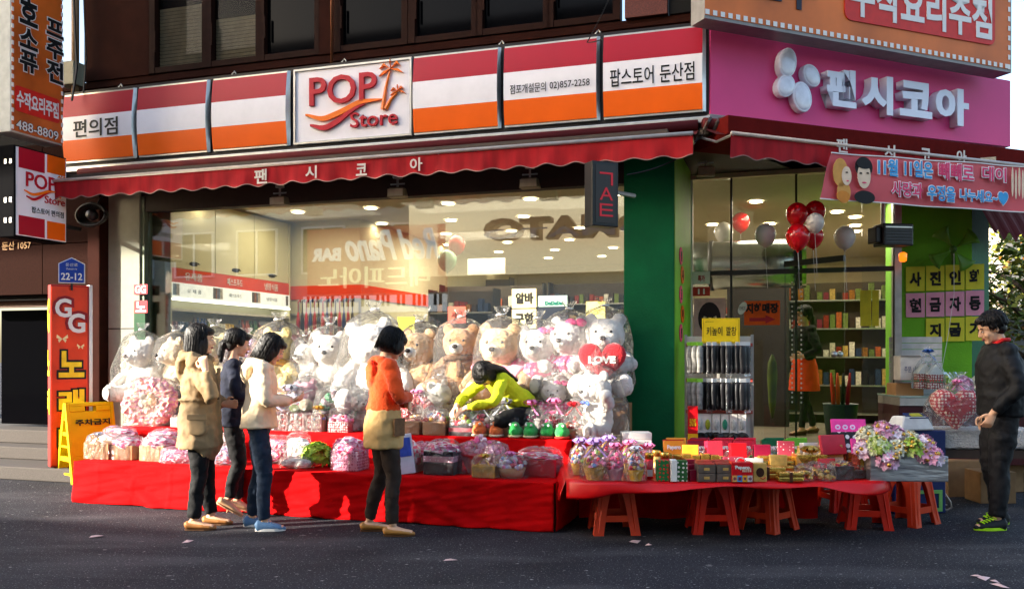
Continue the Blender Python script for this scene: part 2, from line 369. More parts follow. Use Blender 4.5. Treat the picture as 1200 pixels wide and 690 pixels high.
# shop front wall left of the glass, plinth, floor, soffit
MB().bx(aW0, aL-.03, .26, .42, .15, 3.45).build('wall_panel', creamw, B)
MB().bx(aW0+.004, aL-.034, .255, .26, 1.72, 1.735).build('panel_joint', steel, B)
MB().bx(FA.at(157, 380, .25)[0], FA.at(170, 380, .25)[0], .25, .259, 1.0, 2.05).build('sticker_strip', mat('green_glass_strip', '#3d5a45', .2), B)
MB().bx(aL-.03, aL+.02, .28, .42, ZF, 3.3).build('window_post', mat('green_grey_metal', '#6e7b67', .4, metal=.3), B)
MB().bx(aW0, aP, .30, .41, .0, ZF+.02).build('plinth', stepm, B)
MB().bx(aW0, aP2-.01, .29, .43, 3.12, 3.42).build('header_beam', mat('brown_header', '#33261f', .6), B)
s = MB(); s.bx(aC0-.2, aP2-.02, -.22, .289, 3.43, 3.50); s.build('soffit', soff, B)
# corner pillar and chamfer zone
P = thing('corner_pillar', 'dark green painted pillar with a light green side beside the entrance', 'pillar', FA.w(0, 0), RA)
MB().bx(aP, aP2, .10, 1.45, 0, 3.44).build('front_face', green, P, bevel=.006)
MB().bx(aP2, aP2+.006, .125, 1.449, .01, 3.43).build('side_face', lime, P)
a1 = FA.at(1054, 400, 2.35)[0]; a2 = FA.at(1139, 400, 2.35)[0]
P2 = thing('right_pillar', 'green painted pillar with yellow and pink paper letters at the right of the entrance', 'pillar', FA.w(a1, 2.35), RA)
c = FA.w(a2, 2.35); q = FB.ux*.75; 
def a_loc(v): v = v-FA.w(a1, 2.35); return (v.dot(FA.ux), v.dot(FA.uy))
e = FA.w(a2, 2.35)+Vector((.72, .62, 0))*.48
pts = [(0, 0), (a2-a1, 0), a_loc(e), (a_loc(e)[0]-.1, a_loc(e)[1]+1.2), (0, 1.6)]
w = MB(); w.add([(x, y, 0) for x, y in pts]+[(x, y, 3.6) for x, y in pts], [(0, 1, 6, 5), (2, 3, 8, 7), (3, 4, 9, 8), (4, 0, 5, 9), (5, 6, 7, 8, 9)]); w.build('light_face', lime, P2)
w = MB(); w.add([(x, y, z) for z in (0, 3.6) for x, y in pts[1:3]], [(0, 1, 3, 2)]); w.build('dark_face', green, P2)
# the ceiling over the recessed entrance and the shop interior shell
GE = 1.75                                    # entrance glazing plane
aG1 = FA.at(1050, 400, GE)[0]
inw = mat('interior_wall_cream', '#cfc7a8', .7, var=.04); ceilm = mat('interior_ceiling', '#b9af98', .8, var=.04); floorm = mat('interior_floor_tile', '#8d8578', .25, var=.08, sc=4)
aLi = FA.at(178, 400, .5)[0]-.05; DB = 11.0; aRi = a2+.12
MB().bx(aLi-.1, aP2-.1, .44, DB, 3.40, 3.45).build('shop_ceiling', ceilm, B); MB().bx(aP2-.098, aRi, GE, DB, 3.40, 3.45).build('shop_ceiling', ceilm, B)
def la(v): v = v-C0; return (v.dot(FA.ux), v.dot(FA.uy))
sp = [la(FB.w(-.1, -.05)), la(FB.w(4.9, -.05)), la(FB.w(4.9, 2.6)), la(FA.w(3.2, 4.2)), la(FA.w(aP2-.1, 4.2)), (aP2-.1, .25)]
w = MB(); w.add([(x, y, 3.455) for x, y in sp]+[(x, y, 3.52) for x, y in sp], [(5, 4, 3, 2, 1, 0), (6, 7, 8, 9, 10, 11)]+[(i, (i+1) % 6, (i+1) % 6+6, i+6) for i in range(6)]); w.build('entrance_soffit', soff, B)
w = MB(); w.bx(.26, .3, 0, 1, 0, 1)
MB().bx(aLi-.1, aP2, .44, DB, ZF-.1, ZF).build('shop_floor', floorm, B); MB().bx(aP2+.002, aRi, GE-.15, DB, ZF-.1, ZF).build('shop_floor', floorm, B)
w = MB(); w.bx(aLi-.1, aRi, DB, DB+.1, ZF, 3.4); w.bx(aLi-.1, aLi, .42, DB, ZF, 3.399); w.bx(aRi, aRi+.1, 3.2, DB, ZF, 3.398); w.build('interior_wall', inw, B)
MB().bx(aP2+.01, aG1, 1.2, 1.7, 0, .2).build('entrance_step', stepm, B, bevel=.01)
MB().bx(aP2+.01, aG1, 1.45, 3.6, .201, ZF-.101).build('entrance_step', stepm, B, bevel=.01)
# ---------------------------------------------------------------- shop window (one big pane) and the entrance glazing
W = thing('shop_window', 'large glass shop window behind the plush toys', 'window', FA.w(0, .35), RA)
MB().bx(aL+.02, aP-.01, 0, .012, ZF+.02, 3.12).build('pane', glass, W)
MB().bx(aL+.02, aP-.01, -.02, .04, ZF+.021, ZF+.07).build('bottom_rail', alu, W)
E = thing('entrance_glazing', 'frameless glass entrance front with steel posts right of the green pillar', 'window', FA.w(0, GE), RA)
def ae(px): return FA.at(px, 400, GE)[0]
f = MB(); f.bx(ae(805), ae(812), -.05, .05, ZF, 3.39); f.build('white_jamb', white, E, bevel=.004)
for x in (857, 933, 1048): MB().bx(ae(x)-.012, ae(x)+.012, -.02, .02, ZF, 3.39).build('post', steel, E)
for x0, x1 in ((813, 856), (858, 932), (1010, 1047)): MB().bx(ae(x0), ae(x1), -.006, .006, ZF+.05, 3.38).build('pane', glass2, E)
MB().bx(ae(813), ae(1047), -.03, .03, FA.at(900, 318, GE)[1]-.03, FA.at(900, 318, GE)[1]+.02).build('transom', steel, E)
MB().bx(ae(933), ae(1010), -.006, .006, FA.at(900, 316, GE)[1]+.03, 3.38).build('pane', glass2, E)
MB().bx(ae(1048), ae(1056), -.06, .3, ZF, 3.39).build('steel_post', alu, E)
k = thing('glass_door', 'open glass door with rows of white dots and a round steel knob', 'door', FA.w(ae(920), GE, ZF), RA+radians(-38))
MB().bx(0, .75, -.006, .006, .02, 1.98).build('pane', glass2, k)
w = MB()
for i in range(26):
    for j in range(2): w.ell((.1+j*.12, -.008, .5+i*.052), (.012, .003, .012), 6, 4)
w.build('dot_stickers', white, k)
w = MB(); w.ell((.66, -.05, 1.02), .035, 12, 8); w.ell((.66, .05, 1.02), .035, 12, 8); w.build('knob', alu, k, True)
MB().bx(0, .75, -.02, .02, 1.98, 2.04).build('top_rail', steel, k)

# ---------------------------------------------------------------- fascia: seven light boxes along the long front
FBX = [(77, 161, '편의점'), (164, 247, ''), (251, 341, ''), (345, 483, 'logo'), (486, 588, ''), (592, 704, '점포개설문의 02)857-2258'), (708, 828, '팝스토어 둔산점')]
ZB, ZT = 3.69, 4.50
base = thing('sign_frame', 'long dark frame with a silver ledge carrying the red white and orange light boxes', 'sign frame', FA.w(0, 0), RA)
a0 = FA.at(76, 150, 0)[0]
MB().bx(a0-.03, .0, .02, .30, ZB-.05, ZT+.04).build('back_frame', mat('sign_back', '#181418', .5), base)
MB().bx(a0-.1, .02, -.06, .30, ZB-.12, ZB-.055).build('ledge', alu, base, bevel=.01)
fg = 'light boxes of the long shop sign'
descs = ['first light box from the left, striped red white and orange, reading 편의점', 'blank striped light box second from the left end, beside the 편의점 box', 'blank striped light box just left of the white logo box', 'white light box with the red and orange store logo and palm trees', 'blank striped light box just right of the white logo box', 'striped light box with a small telephone number in black', 'rightmost striped light box with large black letters next to the pink sign']
def pop_logo(p, x0, x1, z0, z1, y, dep=.03):
    """red lettering, two waves and two orange palms within the given box"""
    W_, H_ = x1-x0, z1-z0; X = lambda t: x0+t*W_; Z = lambda t: z0+t*H_
    lr = mat('logo_red', '#b51226', .35, var=.03); lo = mat('logo_orange', '#ee7312', .35, var=.03)
    text('POP', (X(.04), X(.74), Z(.44), Z(.92)), y, lr, p, bold=.012, depth=dep); text('Store', (X(.47), X(.95), Z(.02), Z(.27)), y, lr, p, bold=.006, depth=dep)
    def wave(ks, th, m):
        xs_ = [k[0] for k in ks]; zs_ = [k[1] for k in ks]; up = []; lowr = []; n = 28; f = lambda q: sum(float(np.interp(q+d_, xs_, zs_)) for d_ in (-.05, -.025, 0, .025, .05))/5
        for i in range(n+1):
            q = xs_[0]+(xs_[-1]-xs_[0])*i/n; h = H_*th*(sin(pi*min(1, .10+.9*i/n))+.08); up.append((X(q), Z(f(q))+h)); lowr.append((X(q), Z(f(q))-h))
        MB().prism((up+lowr[::-1])[::-1], y-dep, y).build('wave', m, p)
    wave([(0, .31), (.18, .20), (.38, .30), (.56, .44), (.82, .45)], .045, lo); wave([(.05, .13), (.2, .04), (.34, .15), (.5, .33), (.62, .40)], .045, lr)
    for cx, cz, s, bx_ in ((.88, .93, 1, .80), (.95, .56, .62, .83)):
        w = MB(); w.tube([(X(bx_), y-dep*.5, Z(.28)), (X(bx_+(cx-bx_)*.5)-.01*W_, y-dep*.5, Z(.28+(cz-.28)*.55)), (X(cx)-.01*W_, y-dep*.5, Z(cz-.03))], [W_*.022, W_*.014, W_*.009], 6)
        for j in range(5):
            an = radians(200-j*55+5); R = s*.13*W_; c0 = (X(cx), Z(cz)); tip = (c0[0]+R*cos(an), c0[1]+R*.55*sin(an)-R*.22); mid = (c0[0]+R*.6*cos(an), c0[1]+R*.62*sin(an)+R*.12)
            w.prism([c0, (mid[0], mid[1]-R*.18), tip, mid][::-1] if cos(an) > 0 else [c0, mid, tip, (mid[0], mid[1]-R*.18)][::-1], y-dep, y)
        w.build('palm', lo, p)
for i, (x0, x1, s) in enumerate(FBX):
    a0, a1 = FA.at(x0, 100, 0)[0], FA.at(x1, 100, 0)[0]; L = a1-a0
    t = thing('light_box', descs[i], 'sign', FA.w(a0, 0, ZB), RA, fg); H = ZT-ZB; r = .05
    if s == 'logo':
        MB().bx(0, L, 0, .02, 0, H).build('panel', signwhite, t, bevel=.004); g = MB()
        g.bx(.0, L, -.02, 0, 0, .02); g.bx(0, L, -.02, 0, H-.02, H); g.bx(0, .02, -.02, 0, .02, H-.02); g.bx(L-.02, L, -.02, 0, .02, H-.02); g.build('trim', alu, t)
        pop_logo(t, .11*L, .93*L, .14*H, .93*H, -.003)
        continue
    def prof(z):                              # the panel bulges outward a little
        return -.035*sin(pi*min(1, max(0, z/H)))-.02
    def strip(z0, z1, m, nm):
        g = MB(); n = 6
        g.grid(lambda u, v: (u*L*.965, prof(z0+(z1-z0)*v), z0+(z1-z0)*v), 1, n)
        return g.build(nm, m, t, True)
    strip(H*.66, H-.02, redm, 'red_stripe'); strip(H*.32, H*.66, signwhite, 'white_stripe'); strip(.02, H*.32, orangem, 'orange_stripe')
    g = MB(); g.grid(lambda u, v: (L*.965+u*L*.03, prof(H*v)*(1-u)-.0*u, H*v), 2, 8); g.bx(0, L*.965, -.012, .02, 0, .02); g.bx(0, L*.965, -.012, .02, H-.02, H); g.build('end_trim', alu, t)
    if s:
        if i == 0: text(s, (.16*L, .78*L, .345*H, .60*H), -.056, ink, t, bold=.012, depth=.004)
        if i == 5: text('점포개설문의', (.07*L, .45*L, .385*H, .50*H), -.056, ink, t, depth=.003); text('02)857-2258', (.49*L, .90*L, .385*H, .49*H), -.056, ink, t, depth=.003)
        if i == 6: text('팝스토어', (.07*L, .50*L, .36*H, .57*H), -.056, ink, t, bold=.008, depth=.003); text('둔산점', (.56*L, .89*L, .36*H, .57*H), -.056, ink, t, bold=.008, depth=.003)
for px, py, hl in ((145, 102, 'above the gap right of the first striped box'), (277, 93, 'above the third striped box'), (405, 77, 'above the POP logo box'), (588, 57, 'above the telephone number box'), (700, 47, 'above the gap left of the last striped box')):
    a, z = FA.at(px, py, .2); w = MB(); w.tube([(0, 0, -.1), (0, 0, .03), (.03, 0, .06), (.05, 0, .03)], .008, 6); tag(w.build('hook', alu, loc=FA.w(a, .12, ZT+.05), rz=RA), 'small metal hook '+hl, 'hook', 'hooks above the sign')

# ---------------------------------------------------------------- pink sign on the cut corner
pink = mat('pink_sign_board', '#e44c86', .5, var=.05, sc=1.5, spec=.2, dirt=.06)
Ls = FB.at(1184, 130, 0)[0]
t = thing('pink_sign', 'bright pink sign board with raised white letters on the cut corner', 'sign', FB.w(0, 0, 0), RB)
w = MB(); zr = [FB.at(832, 30, 0)[1], FB.at(1184, 95, 0)[1], FB.at(832, 134, 0)[1], FB.at(1184, 172, 0)[1]]
w.add([(.02, y, z) for y, z in ((0, zr[2]), (0, zr[0]), (.25, zr[2]), (.25, zr[0]))]+[(Ls, y, z) for y, z in ((0, zr[3]), (0, zr[1]), (.25, zr[3]), (.25, zr[1]))], [(0, 4, 5, 1), (2, 3, 7, 6), (1, 5, 7, 3), (0, 2, 6, 4), (4, 6, 7, 5), (0, 1, 3, 2)])
w.build('board', pink, t)
w = MB(); w.bx(-.02, Ls+.05, -.05, .25, zr[2]-.07, zr[2]-.01); w.build('ledge', mat('pale_ledge', '#8a7f80', .6), t, bevel=.008)
w = MB(); w.bx(.0, Ls+.5, -.3, .25, zr[2]-.30, zr[2]-.08); w.build('fascia_band', mat('dark_red_band', '#5e120e', .8, spec=.05, dirt=.2), t, bevel=.008)
lw = mat('raised_letter_white', '#e4e4ee', .25, var=.02, coat=.4)
for s, x0, y0, x1, y1 in (('팬', 972, 76, 1007, 125), ('시', 1013, 83, 1050, 133), ('코', 1058, 91, 1096, 137), ('아', 1100, 98, 1139, 146)):
    b = FB.box(x0, y1, x1, y0, -.14); dz = 0; text(s, (b[0], b[1], FB.at(x0, y1-3, -.14)[1], FB.at(x0, y0+1, -.14)[1]), -.003, lw, t, bold=.045, depth=.10)
fl = t
for (px, py, rx, rz, an) in ((925, 73, .105, .15, 12), (953, 88, .095, .12, -40), (923, 100, .10, .12, 40), (942, 113, .115, .15, -12)):
    a, z = FB.at(px, py, -.1); w = MB(); R = Matrix.Rotation(radians(an), 3, 'Y')
    n = 20; ring = [R@Vector((rx*cos(2*pi*j/n), 0, rz*sin(2*pi*j/n))) for j in range(n)]
    w.prism([(a+v.x, z+v.z) for v in ring], -.085, -.003); o = w.build('petal', lw, t, bevel=.012)
    w = MB(); w.ell((a, -.085, z), (rx*.86, .013, rz*.86), 20, 10, R=R); w.build('petal_dome', mat('petal_gloss', '#dcdce6', .12, metal=.0, coat=.8), o, True)

# ---------------------------------------------------------------- orange sign above the pink one
osg = mat('orange_banner_print', '#d9702c', .5, var=.35, sc=1.1)
zb0 = FB.at(824, 17, -.35)[1]; zb1 = FB.at(1184, 82, -.35)[1]; Lo = FB.at(1184, 84, -.35)[0]; a00 = FB.at(826, 15, -.35)[0]
t = thing('orange_sign', 'large orange sign with white lettering in a red field above the pink sign', 'sign', FB.w(0, -.35), RB)
w = MB(); w.add([(a00, 0, zb0), (Lo, 0, zb1), (Lo, 0, 6.2), (a00, 0, 6.2)], [(0, 1, 2, 3)]); w.build('face', osg, t)
w = MB(); w.add([(a00, y, z) for y, z in ((0.003, zb0-.03), (.003, 6.2), (.22, zb0-.03), (.22, 6.2))]+[(Lo+.02, y, z) for y, z in ((.003, zb1-.03), (.003, 6.2), (.22, zb1-.03), (.22, 6.2))], [(0, 4, 5, 1), (2, 3, 7, 6), (1, 5, 7, 3), (0, 2, 6, 4), (4, 6, 7, 5), (0, 1, 3, 2)])
w.build('cabinet', mat('sign_cabinet_grey', '#8d8a86', .5, dirt=.3), t)
w = MB(); 
for i in range(46):
    u0 = i/46; u1 = u0+.012; zz = lambda u: zb0+(zb1-zb0)*u
    w.add([(a00+(Lo-a00)*u0, -.006, zz(u0)+.005), (a00+(Lo-a00)*u1, -.006, zz(u1)+.005), (a00+(Lo-a00)*u1, -.006, zz(u1)+.05), (a00+(Lo-a00)*u0, -.006, zz(u0)+.05)], [(0, 1, 2, 3)])
for i in range(14):
    w.add([(Lo-.04, -.006, zb1+.1*i), (Lo-.005, -.006, zb1+.1*i), (Lo-.005, -.006, zb1+.1*i+.05), (Lo-.04, -.006, zb1+.1*i+.05)], [(0, 1, 2, 3)])
tag(w.build('lacing', white, t), kind='stuff')
b = FB.box(990, 44, 1166, 0, -.36); rm = mat('banner_red', '#d3281c', .5)
def rrect(x0, x1, z0, z1, r, n=5, sk=0):
    P = []
    for cx, cz, s in ((x1-r, z0+r, -90), (x1-r, z1-r, 0), (x0+r, z1-r, 90), (x0+r, z0+r, 180)):
        for i in range(n+1): an = radians(s+90*i/n); x = cx+r*cos(an); P.append((x, cz+r*sin(an)+(x-x0)*sk))
    return P
sk = .00
MB().prism(rrect(b[0], b[1], FB.at(1078, 36, -.36)[1]-.02, 5.6, .08), -.012, -.004).build('red_field', rm, t)
zt0 = FB.at(1078, 33, -.36)[1]
text('수작요리주점', (b[0]+.06, b[1]-.05, zt0, zt0+.42), -.014, white, t, bold=.03, depth=.004)
text('소주', (FB.at(878, 0, -.36)[0], FB.at(955, 0, -.36)[0], FB.at(900, 5, -.36)[1], FB.at(900, -40, -.36)[1]), -.006, mat('navy_print', '#16182c', .5), t, bold=.03)

# ---------------------------------------------------------------- awnings
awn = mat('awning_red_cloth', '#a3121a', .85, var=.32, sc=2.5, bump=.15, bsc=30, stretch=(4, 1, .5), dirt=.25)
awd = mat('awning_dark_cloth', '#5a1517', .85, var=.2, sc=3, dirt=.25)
def awning(nm, label, fr, a0, a1, dr, zrod, letters, zroll):
    t = thing(nm, label, 'awning', fr.w(a0, 0), fr.rot); L = a1-a0; n = int(L/.05)
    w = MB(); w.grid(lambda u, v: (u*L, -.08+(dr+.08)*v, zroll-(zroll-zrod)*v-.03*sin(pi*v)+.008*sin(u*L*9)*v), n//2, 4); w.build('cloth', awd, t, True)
    def val(u, v):
        x = u*L; sc = .015*cos(x*2*pi/.27)
        return (x, dr+.008+.012*sin(x*19+v*1.5)*v+.01*sin(x*7.3)*v, zrod-.012-(.185+sc)*v)
    w = MB(); w.grid(val, n*2, 5); w.build('valance', awn, t, True)
    w = MB()
    w.tube([Vector(val(i/(n*2), 1))+Vector((0, -.004, -.002)) for i in range(n*2+1)], .006, 4); w.build('scalloped_edge', mat('edge_cord', '#8a6d66', .8), t)
    w = MB(); w.tube([(0, dr, zrod), (L, dr, zrod)], .018, 8); w.build('front_bar', mat('bar_white', '#bfb2a8', .5), t, True)
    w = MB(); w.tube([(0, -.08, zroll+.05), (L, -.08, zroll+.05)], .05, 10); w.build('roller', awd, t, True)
    for x in (.02, L*.33, L*.66, L-.02): MB().tube([(x, .12, zroll-.02), (x, dr*.5, zroll-.16), (x, dr, zrod-.01)], .012, 6).build('arm', alu, t)
    for ch, px, py, s in letters:
        a, z = fr.at(px, py, dr); text(ch, (a-a0-s*.5, a-a0+s*.5, z-s*.5, z+s*.5), dr-.008, mat('valance_letters', '#d8cfc4', .7), t, bold=.02, depth=.003)
    return t
awning('awning', 'long red scalloped awning with white letters along the left shop front', FA, FA.at(60, 228, -.5)[0], FA.at(812, 165, -.5)[0], -.5, 3.375, [('팬', 306, 207, .15), ('시', 365, 202, .13), ('코', 424, 199, .12), ('아', 488, 193, .13)], 3.50)
ab0, zb = FB.at(857, 156, -.5)
awning('awning', 'dark red awning over the corner entrance, partly behind the pink banner', FB, ab0, FB.at(1235, 185, -.5)[0], -.5, zb, [('팬', 986, 171, .13), ('시', 1042, 178, .13), ('코', 1084, 182, .13), ('아', 1126, 184, .13)], zb+.14)
# mechanism at the corner between the awnings
w = MB(); 
for i in range(5): w.tube([(-.05+i*.09, 0, 0), (-.03+i*.09, -.05, .06), (.0+i*.09, -.02, .1)], .018, 6); w.box((-.03+i*.09, .03, .02), (.03, .06, .12))
tag(w.build('awning_bracket', mat('old_bracket', '#5d5650', .5, metal=.6), loc=dep(832, 152, 8.2), rz=.05), 'grey metal bracket between the two awnings at the corner', 'bracket')
# the returning awning at the far right end
t = thing('awning', 'short frayed dark red awning seen past the right pillar', 'awning', dep(1166, 250, 9.4), radians(35))
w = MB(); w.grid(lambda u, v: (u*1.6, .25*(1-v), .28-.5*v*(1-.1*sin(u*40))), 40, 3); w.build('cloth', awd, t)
# ---------------------------------------------------------------- floodlights and soffit lamps
lampm = glow('soffit_lamp_off_glass', '#6a6458', .12)
def flood(fr, px, py, d, rz, lab):
    a, z = fr.at(px, py, d); o = thing('floodlight', lab, 'floodlight', fr.w(a, d, z), rz, 'floodlights under the soffit')
    w = MB(); w.box((0, 0, 0), (.2, .12, .1), top=.8); w.build('housing', mat('lamp_housing', '#7f7359', .5, metal=.2), o, bevel=.01)
    MB().box((0, -.062, -.004), (.17, .008, .075)).build('lens', mat('lamp_lens', '#b8b09a', .15), o)
    w = MB(); w.tube([(0, 0, .05), (0, 0, .16)], .012, 6); w.tube([(-.08, 0, .09), (.08, 0, .09)], .008, 6); w.lathe([(.05, .15), (.05, .17)], n=12); w.build('bracket', alu, o)
flood(FA, 328, 236, .0, RA, 'leftmost beige floodlight under the soffit of the shop window'); flood(FA, 466, 226, 0., RA, 'middle beige floodlight under the soffit, right below the POP logo box'); flood(FA, 621, 215, 0, RA, 'beige floodlight under the soffit just left of the LED sign'); flood(FB, 827, 201, .9, -.1, 'beige floodlight at the corner above the entrance, right of the green pillar')
for fr, px, py, dd, hl in ((FA, 135, 242, -.05, 'at the left end'), (FA, 265, 233, -.05, 'left of the first floodlight'), (FA, 395, 225, -.05, 'below the logo box'), (FA, 541, 212, -.05, 'left of the LED sign'), (FB, 903, 189, .5, 'over the balloons'), (FB, 1010, 191, .6, 'over the heater')):
    a, z = fr.at(px, py, dd); o = thing('recessed_lamp', 'round unlit recessed lamp in the outer soffit '+hl, 'lamp', fr.w(a, dd, 3.425 if fr is FA else 3.455), 0, 'recessed lamps outside')
    MB().lathe([(.11, .02), (.12, 0), (.09, -.01), (.07, .0)], n=20).build('rim', alu, o, True); MB().lathe([(.07, .004), (.069, .0)], n=16).build('lens', mat('lamp_lens', '#b8b09a', .15), o)

# ---------------------------------------------------------------- LED sign
def led():
    t = thing('led_sign', 'black LED display with glowing pink-red characters hung by the green pillar', 'LED sign', dep(694, 226, 7.60), radians(-40))
    t.rotation_euler = (0, radians(0), radians(24))
    Wd = .26; w = MB(); w.bx(0, Wd, 0, .14, -.28, .28); w.build('case', black, t, bevel=.008)
    MB().bx(.03, Wd-.03, -.004, .001, -.25, .25).build('screen', mat('led_screen', '#1b0a0a', .3), t)
    r = glow('led_red', '#e0485a', .10)
    for s, z in (('ㄱ', .13), ('A', .0), ('ㅌ', -.14)): text(s, (.07, .20, z-.055, z+.055), -.006, r, t, depth=.003, name='led_character')
    w = MB(); w.tube([(Wd*.6, .1, .05), (Wd+.3, .22, .05)], .02, 6); w.build('arm', alu, t)
led()

# ---------------------------------------------------------------- projecting signs at the left
def proj_sign(nm, label, px0, px1, pyt, pyb, dout=-1.0, din=-.2):
    return
d0, d1 = -1.02, -.30
aS = None
# the plane containing the facade normal: constant a; solve a so that the outer edge falls at px 17
def a_at(px, d): return FA.at(px, 300, d)[0]
aS = a_at(17, d0)
def zat(py, px, d): return FA.at(px, py, d)[1]
lr = mat('logo_red', '#b51226', .35, var=.03)
t = thing('projecting_sign', 'square white store sign with red and orange blocks projecting over the stair entrance', 'sign', FA.w(aS, d0), RA+pi/2)
# local: x runs inward along the facade normal, -y faces right
Lw = d1-d0; z1 = zat(169, 17, d0); z0 = zat(277, 17, d0); Hh = z1-z0
MB().bx(0, Lw, .005, .22, z0, z1).build('case', mat('sign_case_black', '#0c0c0e', .9, spec=.03), t, bevel=.01)
MB().bx(.02, Lw-.02, -.006, .005, z0+.02, z1-.02).build('face', signwhite, t)
for x0, x1, a, b, m in ((.04, .55, .76, .98, redm), (.60, .98, .78, .98, orangem), (.04, .55, .03, .24, redm), (.60, .98, .03, .23, orangem)):
    MB().bx(.02+x0*(Lw-.04), .02+x1*(Lw-.04), -.010, -.006, z0+a*Hh, z0+b*Hh).build('colour_block', m, t)
pop_logo(t, Lw*.16, Lw*.98, z0+.42*Hh, z0+.76*Hh, -.008, .008)
text('팝스토어 편의점', (Lw*.3, Lw*.92, z0+.29*Hh, z0+.36*Hh), -.008, ink, t, bold=.01, depth=.003)
w = MB()
for zz in (.18, .4, .82):
    for xx in (.05, .12): w.box((-.002, xx, z0+zz*Hh), (.01, .03, .05))
w.build('hinge', alu, t)
for k in (.2, .8): MB().bx(Lw, Lw+.3, .08, .12, z0+k*Hh, z0+(k+.04)*Hh).build('bracket', steel, t)
dq0, dq1 = -1.06, -.36; aO = a_at(13, dq0)
t = thing('projecting_sign', 'tall orange bar sign with black letters above the square store sign', 'sign', FA.w(aO, dq0), RA+pi/2)
Lw = dq1-dq0; z0 = zat(154, 13, dq0); z1 = 6.4
MB().bx(0, Lw, .005, .25, z0, z1).build('case', mat('sign_case_pale', '#b7bab4', .5, dirt=.15), t, bevel=.01)
MB().bx(.01, Lw-.01, -.006, .005, z0+.02, z1).build('face', mat('bar_sign_orange', '#c9601e', .5, var=.4, sc=1.6), t)
oz = lambda py: zat(py, 13, dq0)
w = MB()
for i in range(34): w.bx(.0, .025, -.012, -.006, z0+.03+i*.09, z0+.075+i*.09); w.bx(Lw-.03, Lw-.005, -.012, -.006, z0+.03+i*.09, z0+.075+i*.09)
tag(w.build('lacing', white, t), kind='stuff')
og = white
def outl(s, bx_, o=.012):
    x0, x1, a, b = bx_; text(s, (x0-o, x1+o, a-o, b+o), -.007, og, t, bold=.06, depth=.003); text(s, bx_, -.011, ink, t, bold=.035, depth=.003)
for s, c, p0, p1 in (('호', 0, 22, -10), ('소', 0, 50, 26), ('퓨', 0, 78, 53), ('프', 1, 22, 2), ('주', 1, 50, 26), ('전', 1, 79, 52)):
    outl(s, (.10+c*.36, .34+c*.36, oz(p0), oz(p1)))
MB().prism(rrect(.04, Lw-.05, oz(128), oz(98), .04), -.010, -.006).build('red_field', rm, t)
text('수작요리주점', (.06, Lw-.07, oz(123), oz(103)), -.011, white, t, bold=.03, depth=.003)
x0, x1, a, b = (.05, Lw-.07, oz(150), oz(138)); text('488-8809', (x0, x1, a, b), -.008, ink, t, bold=.05, depth=.003); text('488-8809', (x0+.004, x1-.004, a+.005, b-.005), -.012, white, t, bold=.005, depth=.002)
# grey box and pipe on the wall behind, horn, cables
a, z = FA.at(79, 87, .1); w = MB(); w.bx(-.12, .12, 0, .18, -.14, .14); tag(w.build('junction_box', mat('box_grey_beige', '#8f8a74', .6), loc=FA.w(a+.02, .05, z), rz=RA, bevel=.01), 'small beige box on the dark wall behind the bar sign', 'junction box')
a, z = FA.at(92, 60, .2); w = MB(); w.tube([(0, 0, 4.3), (0, 0, 6.6)], .045, 10); tag(w.build('drainpipe', mat('pipe_tan', '#8a6a48', .5), loc=FA.w(a, .15), rz=RA, smooth=True), 'tan vertical pipe on the dark wall left of the upper windows', 'pipe')
a, z = FA.at(386, 40, .2); w = MB(); w.tube([(0, 0, 4.56), (0, 0, 6.6)], .015, 8); tag(w.build('drainpipe', mat('pipe_copper', '#7a4a30', .4, metal=.5), loc=FA.w(a, .25), rz=RA, smooth=True), 'thin copper pipe between the upper windows above the logo box', 'pipe')
p = FA.w(FA.at(108, 252, -.1)[0], -.1, FA.at(108, 252, -.1)[1]); t = thing('coiled_hose_reel', 'black round reel of cable hanging under the left end of the awning', 'cable reel', p, RA)
w = MB()
for k in range(5): w.tube([((.21-k*.012)*cos(i*pi/12), -.02+k*.02, (.13-.01*k)*sin(i*pi/12)) for i in range(25)], .018, 6)
w.build('coil', black, t, True); w = MB(); w.lathe([(.05, -.05), (.07, 0), (.05, .05)], n=14, R=Matrix.Rotation(pi/2, 3, 'X')); w.build('hub', steel, t, True)
w = MB(); w.tube([(0, .05, .1), (0, .2, .3)], .012, 6); w.build('hanger', steel, t)

# street number plate and karaoke box sign
p = gnd(82, 548, .0); p = FA.w(FA.at(82, 400, -.45)[0], -.45, .0)
zz = lambda py: CH+(HZ-py)/F*p.y
gx = (82-600)/F*p.y
K = thing('karaoke_sign', 'tall red and orange box sign with GG and yellow letters beside the stair entrance', 'sign', (gx, p.y, 0), radians(38))
hw = .20; zb_, zt_ = .16, zz(334)
MB().bx(-hw, hw, 0, .14, zb_, zt_).build('box', mat('gg_side_red', '#a5201c', .5, var=.2, sc=4), K, bevel=.01)
ggm = mat('gg_orange_print', '#d83c12', .45, var=.3, sc=2.2)
MB().bx(-hw+.01, hw-.02, -.006, 0, zb_+.02, zt_-.02).build('face', ggm, K)
MB().bx(hw, hw+.035, -.004, .14, zb_, zt_+.01).build('side_trim', white, K)
def gz(py): return zz(py)
def gq(px): return (px-86.5)/F*p.y*.98
dkr = mat('gg_dark_red', '#8f1019', .5); yel = mat('gg_yellow', '#f4cf1c', .45)
for ch, x0, x1, y0, y1 in (('G', 70, 88, 372, 350), ('G', 84, 103, 390, 367)):
    b = (gq(x0), gq(x1), gz(y0), gz(y1)); text(ch, (b[0]-.03, b[1]+.03, b[2]-.03, b[3]+.03), -.008, dkr, K, bold=.12, depth=.003); text(ch, b, -.013, white, K, bold=.03, depth=.004)
